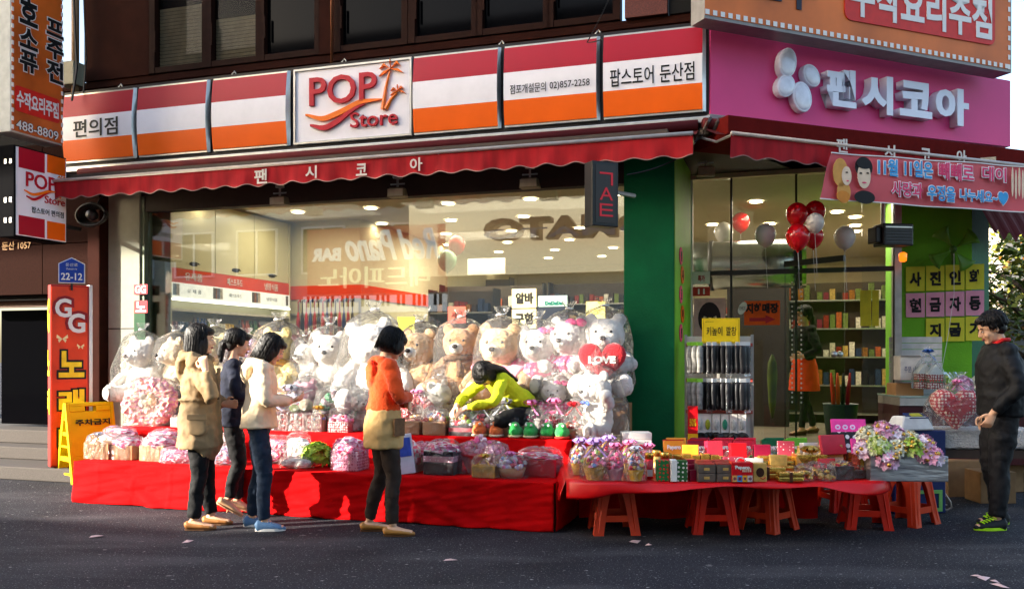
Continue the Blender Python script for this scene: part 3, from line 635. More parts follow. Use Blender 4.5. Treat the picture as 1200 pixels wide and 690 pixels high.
for ch, y0, y1 in (('노', 442, 411), ('래', 486, 456), ('방', 536, 500)):
    b = (gq(74), gq(102), gz(y0), gz(y1)); text(ch, (b[0]-.02, b[1]+.02, b[2]-.02, b[3]+.02), -.008, ink, K, bold=.11, depth=.003); text(ch, b, -.013, yel, K, bold=.04, depth=.004)
cream = mat('butterfly_cream', '#f2dda0', .5)
for x, y, s in ((78, 397, .055), (98, 406, .035)):
    w = MB()
    for sg in (-1, 1):
        cx = gq(x); cz = gz(y); w.prism([(cx, cz), (cx+sg*s, cz+s*.9), (cx+sg*s*1.1, cz+s*.2), (cx+sg*s*.3, cz-.1*s)][::sg], -.010, -.006); w.prism([(cx, cz), (cx+sg*s*.8, cz-.1*s), (cx+sg*s*.6, cz-.8*s)][::sg], -.010, -.006)
    w.build('butterfly', cream, K)
o = MB(); o.add([(0, 0, 0)], []);
for y0, y1, ch in ((390, 350, 'G'), (440, 410, '노'), (485, 455, '래')):
    m = text(ch, (.02, .12, gz(y0), gz(y1)), 0, yel, K, bold=.05, depth=.004); m.rotation_euler = (0, 0, -pi/2); m.location = (-hw-.002, .14, 0)
w = MB(); w.bx(-hw+.02, -hw+.06, .1, .2, .1, .2); w.bx(hw-.06, hw-.02, .1, .2, .1, .2); w.build('foot', steel, K)
t = thing('number_plate', 'blue house number plate reading 22-12 above the karaoke sign', 'number plate', (gx+.03, p.y-.02, zz(332)), radians(20))
blu = mat('plate_blue', '#1b3f9a', .35, var=.04); s = .135
out = [(-s, 0), (s, 0), (s, .22), (0, .29), (-s, .22)]
MB().prism(out, 0, .012).build('rim', white, t); MB().prism([(x*.93, .01+z*.93) for x, z in out], -.004, 0).build('plate', blu, t)
text('22-12', (-s*.8, s*.8, .035, .115), -.005, white, t, bold=.02, depth=.002); text('둔산로', (-s*.45, s*.45, .19, .225), -.005, white, t, depth=.002); text('Dunsan-ro', (-s*.4, s*.4, .150, .172), -.005, white, t, depth=.002)
MB().bx(-.01, .01, .0, .02, -.08, .0).build('stem', steel, t)

# yellow folding no-parking board
yb = mat('yellow_plastic', '#e0c412', .6, spec=.1, var=.1, sc=4, bump=.1, dirt=.25)
p = gnd(112, 567); t = thing('no_parking_board', 'yellow plastic folding board with black letters standing beside the karaoke sign', 'floor sign', p, radians(6))
def leaf(side):
    w = MB(); th = radians(13)*side; L = .90
    R = Matrix.Rotation(th, 3, 'X')
    def bx(x0, x1, y0, y1, z0, z1): w.box(R@(Vector(((x0+x1)/2, (y0+y1)/2, (z0+z1)/2)))+Vector((0, side*.21, 0)), (x1-x0, y1-y0, z1-z0), R=R)
    bx(-.20, .27, -.012, .012, .30, L-.10); bx(-.23, -.19, -.025, .025, 0, L); bx(.26, .30, -.025, .025, 0, L)
    for a, b, c, d in ((-.19, .26, L-.04, L), (-.19, -.02, L-.1, L-.04), (.10, .26, L-.1, L-.04), (-.19, .26, .24, .30), (-.19, -.12, .0, .24), (.2, .26, 0, .24)): bx(a, b, -.02, .02, c, d)
    return w.build('board', yb, t, bevel=.006), R
o, R = leaf(-1); leaf(1)
m = text('주차금지', (-.14, .24, .645, .715), 0, ink, t, bold=.03, depth=.003); m.rotation_euler = (radians(13), 0, 0); m.rotation_euler.x = radians(-13); m.location = (0, -.21-.024, 0)
for k in (-1,):                               # ribbed side brace, seen at the left
    w = MB()
    for i in range(5): w.box((-.215, 0, .10+i*.15), (.018, .36-.075*i, .02))
    w.build('brace', yb, t)
red_s = MB(); red_s.ell((0.03, -.11, .45), (.05, .004, .012)); red_s.build('red_mark', mat('red_ink', '#b8431c', .6), t)
t.rotation_euler.z = radians(48)
t.location = gnd(100, 563)
for sx in (-.21, .28):
    w = MB(); w.bx(sx-.012, sx+.012, -.14, .14, .26, .29); w.bx(sx-.012, sx+.012, -.09, .09, .52, .545); w.build('spreader', yb, t)

# ---------------------------------------------------------------- pink banner on the corner awning
pb = mat('banner_pink_red', '#d65a5e', .7, var=.08, sc=3)
t = thing('banner', 'pink promotional banner with two portraits and blue and pink lettering under the awning', 'banner', FB.w(0, 0), RB)
D = -.62
q = [FB.at(974, 179, D), FB.at(1215, 197, D), FB.at(1215, 250, D), FB.at(960, 233, D)]
def bil(u, v): 
    a = [q[0][i]*(1-u)*(1-v)+q[1][i]*u*(1-v)+q[2][i]*u*v+q[3][i]*(1-u)*v for i in (0, 1)]
    return (a[0], D+.015*sin(u*17)+.01*sin(v*5+u*6), a[1])
w = MB(); w.grid(bil, 60, 8); w.build('sheet', pb, t, True)
w = MB(); w.tube([Vector(bil(i/40, 1))+Vector((0, -.004, 0)) for i in range(41)], .007, 4); w.tube([Vector(bil(i/40, 0))+Vector((0, -.004, 0)) for i in range(41)], .007, 4); w.build('hem', white, t)
def btext(s, x0, x1, yb0, yt0, m, bold=.03, off=-.03):
    c = FB.at((x0+x1)/2, (yb0+yt0)/2, D); b0 = FB.at(x0, yb0, D); b1 = FB.at(x1, yt0, D); hh = (yb0-yt0)/F*9.0
    text(s, (b0[0], b1[0], c[1]-hh/2, c[1]+hh/2), D+off, m, t, bold=bold, depth=.002)
bw, bb, bp_ = mat('banner_white', '#f5ecec', .7), mat('banner_blue', '#3fa0d8', .7), mat('banner_rose', '#e8416e', .7)
for s, x0, x1, y0, y1, m in (('11월', 1026, 1049, 206, 188, bb), ('11일은', 1057, 1090, 208, 190, bb), ('빼빼로', 1097, 1138, 212, 193, bp_), ('데이', 1148, 1176, 213, 197, bp_),
                      ('사랑과', 1042, 1078, 231, 215, bp_), ('우정을', 1084, 1116, 236, 219, bb), ('나누세요~♥', 1122, 1178, 239, 224, bb)):
    btext(s, x0-.7, x1+.7, y0+.8, y1-.8, bw, .075, -.028); btext(s, x0, x1, y0, y1, m, .02, -.032)
def blob(px, py, rx, rz, m, y, nm, pts=None):
    a, z = FB.at(px, py, D); k = 9.0/F; w = MB(); n = 24
    w.prism([(a+rx*k*cos(2*pi*i/n), z+rz*k*sin(2*pi*i/n)) for i in range(n)], y-.002, y); w.build(nm, m, t)
bh, bs, bk = mat('print_blond', '#d99a4a', .7), mat('print_skin', '#f0cfae', .7), mat('print_black', '#15100f', .7)
blob(982, 203, 10, 15, bh, D-.03, 'printed_hair'); blob(986, 226, 9, 12, bh, D-.03, 'printed_hair'); blob(989, 207, 6.5, 10, bs, D-.033, 'printed_face'); blob(985, 231, 9, 6, mat('print_orange', '#d9852c', .7), D-.034, 'printed_coat')
blob(1009, 197, 12, 11, bk, D-.034, 'printed_hair'); blob(1009, 207, 9, 13.5, bs, D-.037, 'printed_face'); blob(1010, 232, 14, 7, bk, D-.036, 'printed_coat'); blob(1009, 194, 10, 4.5, bk, D-.040, 'printed_fringe')
for x in (1005, 1013): blob(x, 204, 1.8, .9, bk, D-.041, 'printed_eye')
blob(1009, 215, 3, .8, bp_, D-.041, 'printed_mouth'); blob(989, 203, 1.6, .8, bk, D-.036, 'printed_eye'); blob(990, 213, 1.6, .7, bp_, D-.036, 'printed_mouth')
for i in range(4): blob(1183+i*4, 214+3*(i % 2), 1.8, 17, bs, D-.033, 'printed_stick')

# ---------------------------------------------------------------- paper letters on the right pillar
ylp, pkp = mat('paper_yellow', '#d9cf3a', .75, var=.06), mat('paper_pink', '#e89bb0', .75, var=.06)
def note(ch, px0, px1, py0, py1, m, lab):
    d = 2.33; b = FA.box(px0, py1, px1, py0, d); cz = (b[2]+b[3])/2; h = (py1-py0)/F*10.0
    t = thing('paper_sign', lab, 'paper sign', FA.w((b[0]+b[1])/2, d, cz), RA, 'paper letters on the right pillar'); wd = (b[1]-b[0])/2
    MB().bx(-wd, wd, 0, .006, -h/2, h/2).build('sheet', m, t)
    text(ch, (-wd*.62, wd*.62, -h*.30, h*.28), -.002, ink, t, bold=.05, depth=.002)
xs = [1061, 1084.5, 1107.5, 1131, 1154]
for r, (row, m, y0, y1, nm) in enumerate((('사진인화', ylp, 312.5, 341, 'yellow'), ('현금자동', pkp, 343.5, 371.5, 'pink'), (' 지급기', ylp, 374, 401, 'yellow'))):
    for i, ch in enumerate(row):
        if ch != ' ': note(ch, xs[i]+.7, xs[i+1]-.7, y0-i*.9, y1-i*.8, m, '%s square paper, %s from the left in the %s row on the right pillar' % (nm, ('first', 'second', 'third', 'last')[i], ('top', 'middle', 'bottom')[r]))
# heater box, orange lamp, white post
p = dep(1040, 276, 8.9); t = thing('air_heater', 'black ribbed heater box mounted at the top of the entrance post', 'heater', p, radians(8))
w = MB(); w.bx(-.10, .22, -.1, .1, -.11, .11); w.bx(-.16, -.10, -.06, .1, -.08, .08); w.build('case', mat('heater_black', '#22201f', .4), t, bevel=.012)
for i in range(6): MB().bx(-.08, .2, -.108, -.1, -.085+i*.03, -.072+i*.03).build('louvre', alu if i == 5 else steel, t)
w = MB(); w.tube([(-.02, .05, .1), (-.02, .05, .45)], .02, 8); w.build('bracket', alu, t)
p = dep(1058, 301, 8.95); w = MB(); w.lathe([(.02, -.05), (.035, -.04), (.04, .03), (.02, .045)], n=14); tag(w.build('beacon_lamp', mat('beacon_orange', '#ff6a10', .3, emit=.5), loc=p, smooth=True), 'small orange lamp under the heater box', 'lamp')
p = dep(1117, 292, 9.7); t = thing('wall_fan', 'green wall fan on the light green pillar above the paper letters', 'fan', p, RA)
w = MB(); w.lathe([(.03, -.04), (.04, 0), (.02, .12)], n=12, R=Matrix.Rotation(-pi/2, 3, 'X')); w.tube([(0, .05, 0), (.02, .1, -.15)], .02, 6); w.build('motor', mat('fan_green', '#3f5f1e', .5), t, True)
for i in range(4): 
    w = MB(); an = i*pi/2+.6; w.grid(lambda u, v: ((.04+.22*u)*cos(an+(v-.5)*(.3+.5*u)), -.04+.03*(v-.5), (.04+.22*u)*sin(an+(v-.5)*(.3+.5*u))), 5, 4); w.build('blade', mat('fan_blade_green', '#55801f', .4), t, True, solid=.004)
w = MB(); w.tube([(0, -.05, -.05), (0, -.06, -.5), (-.06, -.06, -.95), (-.12, -.06, -1.3)], .003, 4); w.build('pull_cord', white, t)
# lettering running down the light green side of the corner pillar
for i, (py, px, ch, m) in enumerate(((300, 797, '팬', bp_), (322, 795, '시', orangem), (345, 798, '코', bp_), (368, 795, '아', orangem), (390, 797, '점', bp_))):
    t = thing('sticker_letter', '%s oval sticker on the light green pillar side, number %s from the top' % (('pink', 'orange')[i % 2], ('one', 'two', 'three', 'four', 'five')[i]), 'sticker', (0, 0, 0), 0)
    sd = .55+.12*(i % 2); yy = FA.w(aP2+.008, sd); t.location = (yy.x, yy.y, CH+(HZ-py)/F*yy.y); t.rotation_euler.z = RA+pi/2
    n = 16; MB().prism([(.13*cos(2*pi*j/n), .09*sin(2*pi*j/n)) for j in range(n)], -.006, 0).build('oval', m, t); text(ch, (-.05, .05, -.05, .05), -.007, ink, t, bold=.02, depth=.002)

def cable(pts, r, label):
    P, _ = [], 0; pts = [Vector(p) for p in pts]
    for i in range(len(pts)-1):
        for k in range(8): t_ = k/8; q = pts[i].lerp(pts[i+1], t_); q.z -= .12*sin(pi*t_)*(pts[i+1]-pts[i]).length*.3; P.append(q)
    P.append(pts[-1]); w = MB(); o = P[0]; w.tube([q-o for q in P], r, 5); tag(w.build('cable', black, loc=o), label, 'cable')
cable([dep(722, -20, 8.3), dep(688, 50, 8.4), dep(706, 46, 8.2)], .006, 'thin cable hanging down to the top of the long sign left of the corner')
cable([dep(86, -10, 10.6), dep(90, 80, 10.5), dep(84, 118, 10.4)], .014, 'black cable running down the dark wall beside the orange bar sign')
cable([dep(98, -10, 10.7), dep(101, 70, 10.6), dep(96, 125, 10.5)], .010, 'second black cable on the dark wall beside the tan pipe')
cable([dep(832, 150, 8.3), dep(812, 168, 8.1), dep(790, 188, 8.0), dep(735, 205, 7.8)], .007, 'cable from the corner bracket to the LED sign')
# ================================================================ ACROSS THE STREET (seen in the glass, shades the road)
def opp(a0, a1, h, m, label, d=-15.0, dep_=6, floors=3, sign=None):
    t = thing('building', label, 'building', FA.w(a1, d), RA+pi)      # local x runs back towards smaller a, -y faces the shop
    L = a1-a0; MB().bx(0, L, .15, dep_, 0, h).build('wall', m, t)
    MB().bx(-.05, L+.05, -.05, dep_, h, h+.12).build('roof_edge', stone, t)
    n = max(1, int(L/2.2))
    for f in range(int((h-3.3)/2.9)+0):
        for i in range(n):
            x = (i+.5)*L/n; z = 3.9+f*2.9
            if z+1.5 > h: continue
            fo = MB(); fo.bx(x-.75, x+.75, .08, .15, z, z+.06); fo.bx(x-.75, x+.75, .08, .15, z+1.4, z+1.46); fo.bx(x-.75, x-.69, .08, .15, z+.06, z+1.4); fo.bx(x+.69, x+.75, .08, .15, z+.06, z+1.4); fo.bx(x-.03, x+.03, .09, .15, z+.06, z+1.4)
            fr_ = fo.build('window', white, t); MB().bx(x-.69, x+.69, .12, .14, z+.06, z+1.4).build('pane', darkglass, fr_)
    return t
tile = mat('beige_tile_wall', '#b8a98c', .6, var=.1, sc=8); greyw = mat('grey_render_wall', '#77736e', .8, var=.1, dirt=.2); pale = mat('pale_concrete', '#a9a49b', .8, var=.08, dirt=.2)
def hgt(dd, z): return z+(15.0+dd)/ (SUN_DIR.dot(FA.uy))*(-SUN_DIR.z)
SH = SUN_DIR.dot(FA.ux)/SUN_DIR.dot(FA.uy)
br1 = -21.3; br2 = -19.0
h1 = hgt(-2.65, 0); h2 = 7.95; h3 = 11
opp(-46, br1-.02, h1-.0, tile, 'low beige tiled building across the street')
opp(br1, br2-.02, h2, greyw, 'middle grey building across the street')
t3 = opp(br2, 14, h3, pale, 'tall pale building across the street with large shop signs')
z0 = hgt(-.5, 3.15)
t = thing('billboard', 'narrow dark rooftop billboard on the middle building across the street', 'billboard', FA.w(-19.0, -15.0), RA+pi); MB().bx(0, 1.75, 0, .4, 8.8, 14).build('board', mat('sun_blocker_dark', '#4a4038', .7, var=.2), t); MB().bx(1.752, 3.3, 0, .4, 10.15, 14).build('board', MATS['sun_blocker_dark'], t); MB().bx(1.2, 1.3, .1, .25, 5, 8.8).build('post', steel, t)  # added out of view to keep sun off the green pillar
t = thing('billboard', 'long dark rooftop billboard on the buildings across the street', 'billboard', FA.w(-19.05, -15.0), RA+pi)
MB().bx(0, 30, -.3, .1, z0, z0+6).build('board', mat('sun_blocker_dark', '#4a4038', .7, var=.2), t)  # added out of view, keeps the fascia and upper wall shaded
for k in range(3): MB().bx(1+k*12.6, 1.10+k*12.6, .1, .25, 5, z0).build('post', steel, t)
# mirror-written shop signs: real signs on that building that the window reflects
def refl(px0, px1, py0, py1, dr):            # extent on plane dr of what shows in the window at those pixels
    dv = .70-dr; b = FA.box(px0, py1, px1, py0, dv); return b
dr = -14.85
b = refl(573, 812, 248, 285, dr)
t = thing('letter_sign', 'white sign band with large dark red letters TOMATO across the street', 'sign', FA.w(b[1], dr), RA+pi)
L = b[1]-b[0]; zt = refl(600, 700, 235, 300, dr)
MB().bx(-2.0, L+2.5, 0, .12, b[2]-.9, b[3]+1.1).build('board', mat('sign_board_cream', '#dcc8a0', .5, emit=.45), t)  # board given a glow so its reflection in the window reads brighter
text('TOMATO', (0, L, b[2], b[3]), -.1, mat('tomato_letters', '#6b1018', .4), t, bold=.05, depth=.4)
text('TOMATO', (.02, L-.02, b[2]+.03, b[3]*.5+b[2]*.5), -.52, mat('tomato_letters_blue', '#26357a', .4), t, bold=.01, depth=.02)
b = refl(360, 522, 262, 345, dr); L = b[1]-b[0]; H = b[3]-b[2]
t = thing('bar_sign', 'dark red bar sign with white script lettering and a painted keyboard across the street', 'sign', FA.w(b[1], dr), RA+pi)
MB().bx(0, L, 0, .15, b[2], b[3]).build('board', mat('bar_sign_red', '#8a1f22', .5, emit=.2), t)  # faint glow put into the board to lift its reflection
wl = mat('bar_sign_white', '#d8d4d0', .4, emit=.22)  # glow added to the white lettering and keyboard for the reflection
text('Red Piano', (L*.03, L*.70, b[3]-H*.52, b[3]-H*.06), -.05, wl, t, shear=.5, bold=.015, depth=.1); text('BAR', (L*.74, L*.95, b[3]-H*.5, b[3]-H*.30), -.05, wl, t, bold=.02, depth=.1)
text('레드피아노', (L*.1, L*.9, b[2]+H*.08, b[2]+H*.40), -.05, mat('sign_cream_letters', '#cfc79a', .4, emit=.3), t, depth=.1)  # these letters also carry an added glow
b = refl(355, 522, 344, 367, dr); L = b[1]-b[0]
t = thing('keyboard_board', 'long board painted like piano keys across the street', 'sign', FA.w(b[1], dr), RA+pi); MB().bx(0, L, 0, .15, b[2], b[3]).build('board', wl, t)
w = MB(); [w.bx((i+.65)*L/28, (i+1.2)*L/28, -.01, 0, b[2]+.35*(b[3]-b[2]), b[3]) for i in range(27) if i % 7 not in (2, 6)]; tag(w.build('black_keys', ink, t), kind='stuff')
# ================================================================ RIGHT EDGE: trees, far building
ap = thing('building', 'pale concrete building far behind the right pillar', 'building', dep(1215, 415, 26)*Vector((1, 1, 0)) if False else Vector((13.3, 24, 0)), radians(10))
MB().bx(0, .9, 0, 1.2, 0, 5.0).build('wall', pale, ap); MB().bx(-.3, 6, 0, 4, 5.0, 5.6).build('roof', pale, ap)
kb = thing('kiosk', 'small grey shed behind the man in black', 'shed', Vector((9.3, 17.5, 0)), radians(5)); MB().bx(-.9, .9, 0, 2, 0, 2.05).build('wall', mat('shed_grey', '#8d8c88', .7), kb); MB().bx(-1.05, 1.05, -.2, 2.1, 2.05, 2.2).build('roof', mat('shed_roof', '#6f6e6c', .6), kb)
leafm = [mat('leaf_green_a', '#4a5a1c', .6, var=.3), mat('leaf_green_b', '#7c7a2a', .6, var=.3), mat('leaf_orange', '#8a5a24', .6, var=.3)]
def leaf_tree(loc, h, r, label, mi, seed, n=2600):
    rnd = random.Random(seed); t = thing('tree', label, 'tree', loc, 0, 'trees behind the right pillar')
    w = MB(); w.tube([(0, 0, 0), (.05, .02, h*.3), (0, .05, h*.55), (.05, 0, h*.85)], [.14, .11, .08, .02], 8)
    for i in range(9):
        an = i*2.4; z = h*(.3+.06*i); w.tube([(0, 0, z), (r*.4*cos(an), r*.4*sin(an), z+.4), (r*.8*cos(an), r*.8*sin(an), z+.6)], [.05, .035, .01], 5)
    w.build('trunk', mat('bark', '#4a3a2c', .9), t, True)
    w = MB(); cl = [(rnd.uniform(-r, r)*.8, rnd.uniform(-r, r)*.8, h*rnd.uniform(.35, 1), rnd.uniform(.3, .62)*r) for i in range(16)]
    for i in range(n):
        c = rnd.choice(cl); v = Vector((rnd.gauss(0, 1), rnd.gauss(0, 1), rnd.gauss(0, .8))).normalized()*c[3]*rnd.uniform(.6, 1.05); p = Vector(c[:3])+v
        a = Vector((rnd.uniform(-1, 1), rnd.uniform(-1, 1), rnd.uniform(-.6, .6))).normalized(); b_ = a.cross(Vector((rnd.uniform(-1, 1), rnd.uniform(-1, 1), 1))).normalized(); s = rnd.uniform(.05, .10)
        w.add([p-a*s, p+b_*s*.5, p+a*s, p-b_*s*.5], [(0, 1, 2, 3)], k=0 if rnd.random() < .75 else 1)
    w.build('crown', [leafm[mi], leafm[(mi+1) % 3]], t)
leaf_tree(Vector((8.6, 14.6, 0)), 3.5, 1.3, 'green leafy tree behind the man in black, nearest to the pillar', 0, 3)
leaf_tree(Vector((10.6, 16.5, 0)), 3.9, 1.5, 'yellowish autumn tree at the right edge of the picture', 1, 5)
leaf_tree(Vector((11.2, 20, 0)), 3.6, 1.6, 'farther green tree between the shed and the right edge', 0, 8, 1800)
hedge = thing('hedge', 'dark low hedge behind the man in black at the right edge', 'hedge', Vector((9.2, 13.0, 0)), .1)
w = MB(); rnd = random.Random(2)
for i in range(2500):
    p = Vector((rnd.uniform(-1.6, 2.5), rnd.uniform(-.3, .3), rnd.uniform(.0, 1.75))); a = Vector((rnd.uniform(-1, 1), rnd.uniform(-1, 1), rnd.uniform(-1, 1))).normalized(); b_ = a.orthogonal()
    w.add([p-a*.07, p+b_*.035, p+a*.07, p-b_*.035], [(0, 1, 2, 3)])
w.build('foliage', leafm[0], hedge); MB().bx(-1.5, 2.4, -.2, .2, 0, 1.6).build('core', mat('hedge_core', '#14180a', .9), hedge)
# ================================================================ SHOP INTERIOR
lens = glow('downlight_lens', '#ffe9c4', 12)
li = 0
me_rim = MB().lathe([(.10, .0), (.105, -.012), (.085, -.014)], n=16, cap=False).mesh('rim', alu, True); me_lens = MB().lathe([(.085, -.004), (.084, -.008)], n=16).mesh('lens', lens)
def downlight(a, d, lit=True, z=3.395):
    global li
    o = thing('downlight', 'lit recessed ceiling lamp %s' % ('inside the shop behind the big window' if a < aP else 'behind the entrance glass'), 'ceiling lamp', FA.w(a, d, z), 0, 'lit ceiling lamps inside the shop')
    put('rim', me_rim, o); put('lens', me_lens, o)
for i in range(6):
    for j in range(7):
        a = -6.3+i*1.12+(.5 if j % 2 else 0); d = 1.0+j*1.35
        if a > aP-.2: continue
        downlight(a, d)
for px, py in ((886, 236), (902, 262), (916, 290), (835, 263), (850, 273), (1002, 254), (1002, 264), (1002, 271), (981, 248), (880, 320), (890, 330), (900, 342), (912, 352)):
    z = 3.395; Y = (z-CH)*F/(HZ-py); X = (px-600)/F*Y; v = Vector((X, Y, 0))-C0; d = v.dot(FA.uy)
    if GE+.2 < d < DB: downlight(v.dot(FA.ux), d)
def area(a, d, e, sx, sy):
    L = bpy.data.lights.new('shop_light', 'AREA'); L.energy = e; L.shape = 'RECTANGLE'; L.size = sx; L.size_y = sy; L.color = (1, .86, .66)
    o = bpy.data.objects.new('shop_light', L); COL.objects.link(o); o.location = FA.w(a, d, 3.33); o.rotation_euler = (0, 0, RA)
for a, d, e in ((-5.4, 2.1, 9), (-3.2, 2.2, 11), (-1.6, 2.4, 12), (-4.0, 5, 22), (-1, 5.5, 22), (1.0, 3.6, 12), (1.4, 6.5, 26)): area(a, d, e, 1.6, .9)
# refrigerated wall unit at the left
U = thing('wall_fridge', 'cream wall cabinets with an orange band over shelves of bottles behind the window', 'shelf unit', FA.w(aLi+.32, .5), RA+pi/2)
Lx = 2.62; crc = mat('cabinet_cream', '#d3cba6', .35, var=.03, coat=.3)
for i in range(3):
    x0, x1 = i*Lx/3, (i+1)*Lx/3; dd = MB().bx(x0+.006, x1-.006, 0, .02, 2.475, 3.36).build('cabinet_door', crc, U, bevel=.004)
    h = MB(); h.tube([((x0+x1)/2+.09*cos(q), -.015, 2.55+.02*sin(q)) for q in [pi*k/8 for k in range(9)]], .008, 6); h.ell(((x0+x1)/2, -.0, 2.545), (.085, .012, .022)); h.build('handle', steel, dd, True)
MB().bx(0, Lx, .022, .32, ZF, 3.37).build('carcass', crc, U) if False else None
w = MB(); w.bx(0, Lx, .30, .32, ZF, 3.37); w.build('back_panel', crc, U); w = MB(); w.bx(0, Lx, -.01, .02, 2.30, 2.47); w.build('orange_band', mat('band_orange', '#dc3f10', .4, var=.04), U)
for s, x in (('유제품', .42), ('패스트푸드', 1.28), ('냉장식품', 2.15)): text(s, (x-.17, x+.17, 2.335, 2.435), -.012, white, U, bold=.01, depth=.003)
w = MB(); w.bx(0, Lx, -.02, .05, 2.12, 2.295); w.build('header_strip', mat('header_white', '#d8d6cc', .4, emit=.3), U)
for i in range(3):
    for j, c in enumerate(('#6c7f8f', '#b7a995', '#5a4a3a', '#a8652d')): MB().bx(.02+i*.86+j*.06+(.0 if j < 2 else .66), .075+i*.86+j*.06+(.0 if j < 2 else .66), -.026, -.02, 2.14, 2.28).build('food_picture', mat('pic'+c, c, .5, var=.5, sc=30), U) if .075+i*.86+j*.06+.66 < Lx else None
for s, x in (('유 제 품', .42), ('패스트푸드', 1.28), ('냉장식품', 2.15)): text(s, (x-.14, x+.14, 2.18, 2.23), -.022, ink, U, depth=.002)
shz = [1.98, 1.70, 1.42, 1.14, .86]
for z in shz: MB().bx(0, Lx, -.02, .30, z-.03, z).build('shelf', mat('shelf_white', '#cfcabb', .5), U)
MB().bx(0, Lx, -.03, .02, 2.08, 2.105).build('light_rail', glow('rail_light', '#f4f0dc', 1.5), U)
MB().bx(-.02, 0, -.02, .32, ZF, 3.36).build('end_panel', crc, U); MB().bx(Lx, Lx+.02, -.02, .32, ZF, 3.36).build('end_panel', crc, U)
bcol = ['#7a1a14', '#1f3f8a', '#c9a227', '#3d6b2a', '#5a2c1a', '#d8d3c4', '#b04a18', '#27446b', '#8c8a2c', '#241814']
bm = [mat('bottle'+c, c, .2, var=.15, sc=30, coat=.5) for c in bcol]; bot = [MB().lathe([(.026, 0), (.028, .02), (.028, .11), (.012, .15), (.012, .175), (.014, .18)], n=8).mesh('bottle', m, True) for m in bm]
can = [MB().lathe([(.028, 0), (.031, .01), (.031, .11), (.027, .12)], n=8).mesh('can', m, True) for m in bm]
rnd = random.Random(11)
for si, z in enumerate(shz[1:3]):
    x = .04; j = 0
    while x < Lx-.04:
        k = (int(x/.19)*7+si*3) % 10; tall = (int(x/.5)+si) % 2
        nm, src = ('bottle', bot) if tall else ('can', can)
        v = FA.w(aLi+.32, .5)+FA.uy*x-FA.ux*(.06+.02*rnd.random())+Vector((0, 0, z))
        tag(put(nm, src[k], None, v, 0, 1.0+.1*rnd.random()), ('small drink bottle' if tall else 'small drink can')+' on the %s wall shelf behind the shop window' % ('upper', 'lower')[si], nm, 'drinks on the left wall shelves'); x += .064
# back wall with orange band, deeper wall
aB = FA.at(415, 350, 3.25)[0]
MB().bx(aLi, aB, 3.25, 3.35, ZF, 3.398).build('partition_wall', inw, B); MB().bx(aB, aB+.1, 3.25, DB, ZF, 3.397).build('partition_wall', inw, B)
bo = MATS['band_orange']; MB().bx(aLi+.02, aB+.11, 3.225, 3.249, 2.24, 2.44).build('orange_band', bo, B); MB().bx(aB+.101, aB+.125, 3.226, DB, 2.24, 2.44).build('orange_band', bo, B)
MB().bx(aLi+.02, aB-.3, 3.20, 3.249, 2.0, 2.03).build('wall_rail', alu, B)
# umbrella rack
p = FA.w(FA.at(385, 350, 2.7)[0], 2.7, ZF); t = thing('umbrella_rack', 'rack of red black and blue umbrellas hanging by their hooks behind the glass', 'rack', p, RA)
w = MB(); w.bx(-.5, .5, 0, .03, 1.75, 1.80); w.bx(-.5, -.47, 0, .03, 0, 1.75); w.bx(.47, .5, 0, .03, 0, 1.75); w.build('frame', alu, t)
for i in range(14):
    x = -.44+i*.066; w = MB(); z0 = 1.72; w.tube([(x, -.02, 1.76), (x+.02, -.05, 1.80), (x+.0, -.08, 1.76), (x, -.08, z0-.1)], .009, 6); w.tube([(x, -.08, z0-.1), (x, -.08, z0-.25), (x, -.08, z0-.75)], [.012, .03, .01], 6)
    w.build('umbrella', mat('umb%d' % (i % 4), ['#a3141c', '#1a1618', '#b8283c', '#22356b'][i % 4], .6), t, True)
w = MB(); w.bx(-.55, .1, -.2, -.02, .4, 1.3); w.build('pink_bag_display', mat('pink_display', '#a6304a', .6), t)
# gondolas full of small goods
goods_c = ['#8a2a1c', '#c4a35a', '#3a2c22', '#d0c8b4', '#6a7a3a', '#b85a2c', '#2a3a5a', '#ddd6c8', '#1c1714', '#94601f', '#7b2038']
gm = [mat('goods'+c, c, .45, var=.35, sc=40) for c in goods_c]; pk = [MB().bx(-.5, .5, -.5, .5, 0, 1).mesh('packet', m) for m in gm]
cnt = [0]
def gondola(px, d, wd, hh, label, rz=0, rows=4, pw=.09):
    a = FA.at(px, 380, d)[0]; p = FA.w(a, d, ZF); t = thing('shelf_unit', label, 'shelf unit', p, RA+rz)
    w = MB(); w.bx(-wd/2, wd/2, .28, .30, 0, hh); w.build('back_panel', mat('gondola_back', '#4a4036', .6), t)
    for s in (-1, 1): MB().bx(s*wd/2-.012, s*wd/2+.012, 0, .3, 0, hh+.02).build('side_panel', steel, t)
    R = Matrix.Rotation(RA+rz, 3, 'Z')
    for r in range(rows):
        z = hh*(r+.35)/rows+.0; MB().bx(-wd/2+.014, wd/2-.014, .0, .279, z-.02, z).build('shelf', alu, t)
        if cnt[0] > 285:
            if r >= rows-4:
                q = MB(); x = -wd/2+.06
                while x < wd/2-.06: q.k = rnd.randrange(len(gm)); h = rnd.uniform(.1, .24); q.bx(x-pw*.4, x+pw*.4, .04, .16, z+.001, z+h); x += pw
                tag(q.build('packets', gm, t), kind='stuff')
            continue
        x = -wd/2+.06
        while x < wd/2-.06 and cnt[0] <= 285:
            if r >= rows-3:
                k = rnd.randrange(len(pk)); h = rnd.uniform(.10, .2); v = p+R@Vector((x, .1, 0))+Vector((0, 0, z)); cnt[0] += 1
                tag(put('packet', pk[k], None, v, RA+rz+rnd.uniform(-.1, .1), (pw*.8, .12, h)), 'small packet on a shelf of the '+' '.join(label.split(' with')[0].split()[:6]), 'packet', 'packets on the shop shelves')
            x += pw
    return t
gondola(455, 4.4, 1.4, 1.55, 'dark shelf unit with packets behind the large white bagged toy', 0)
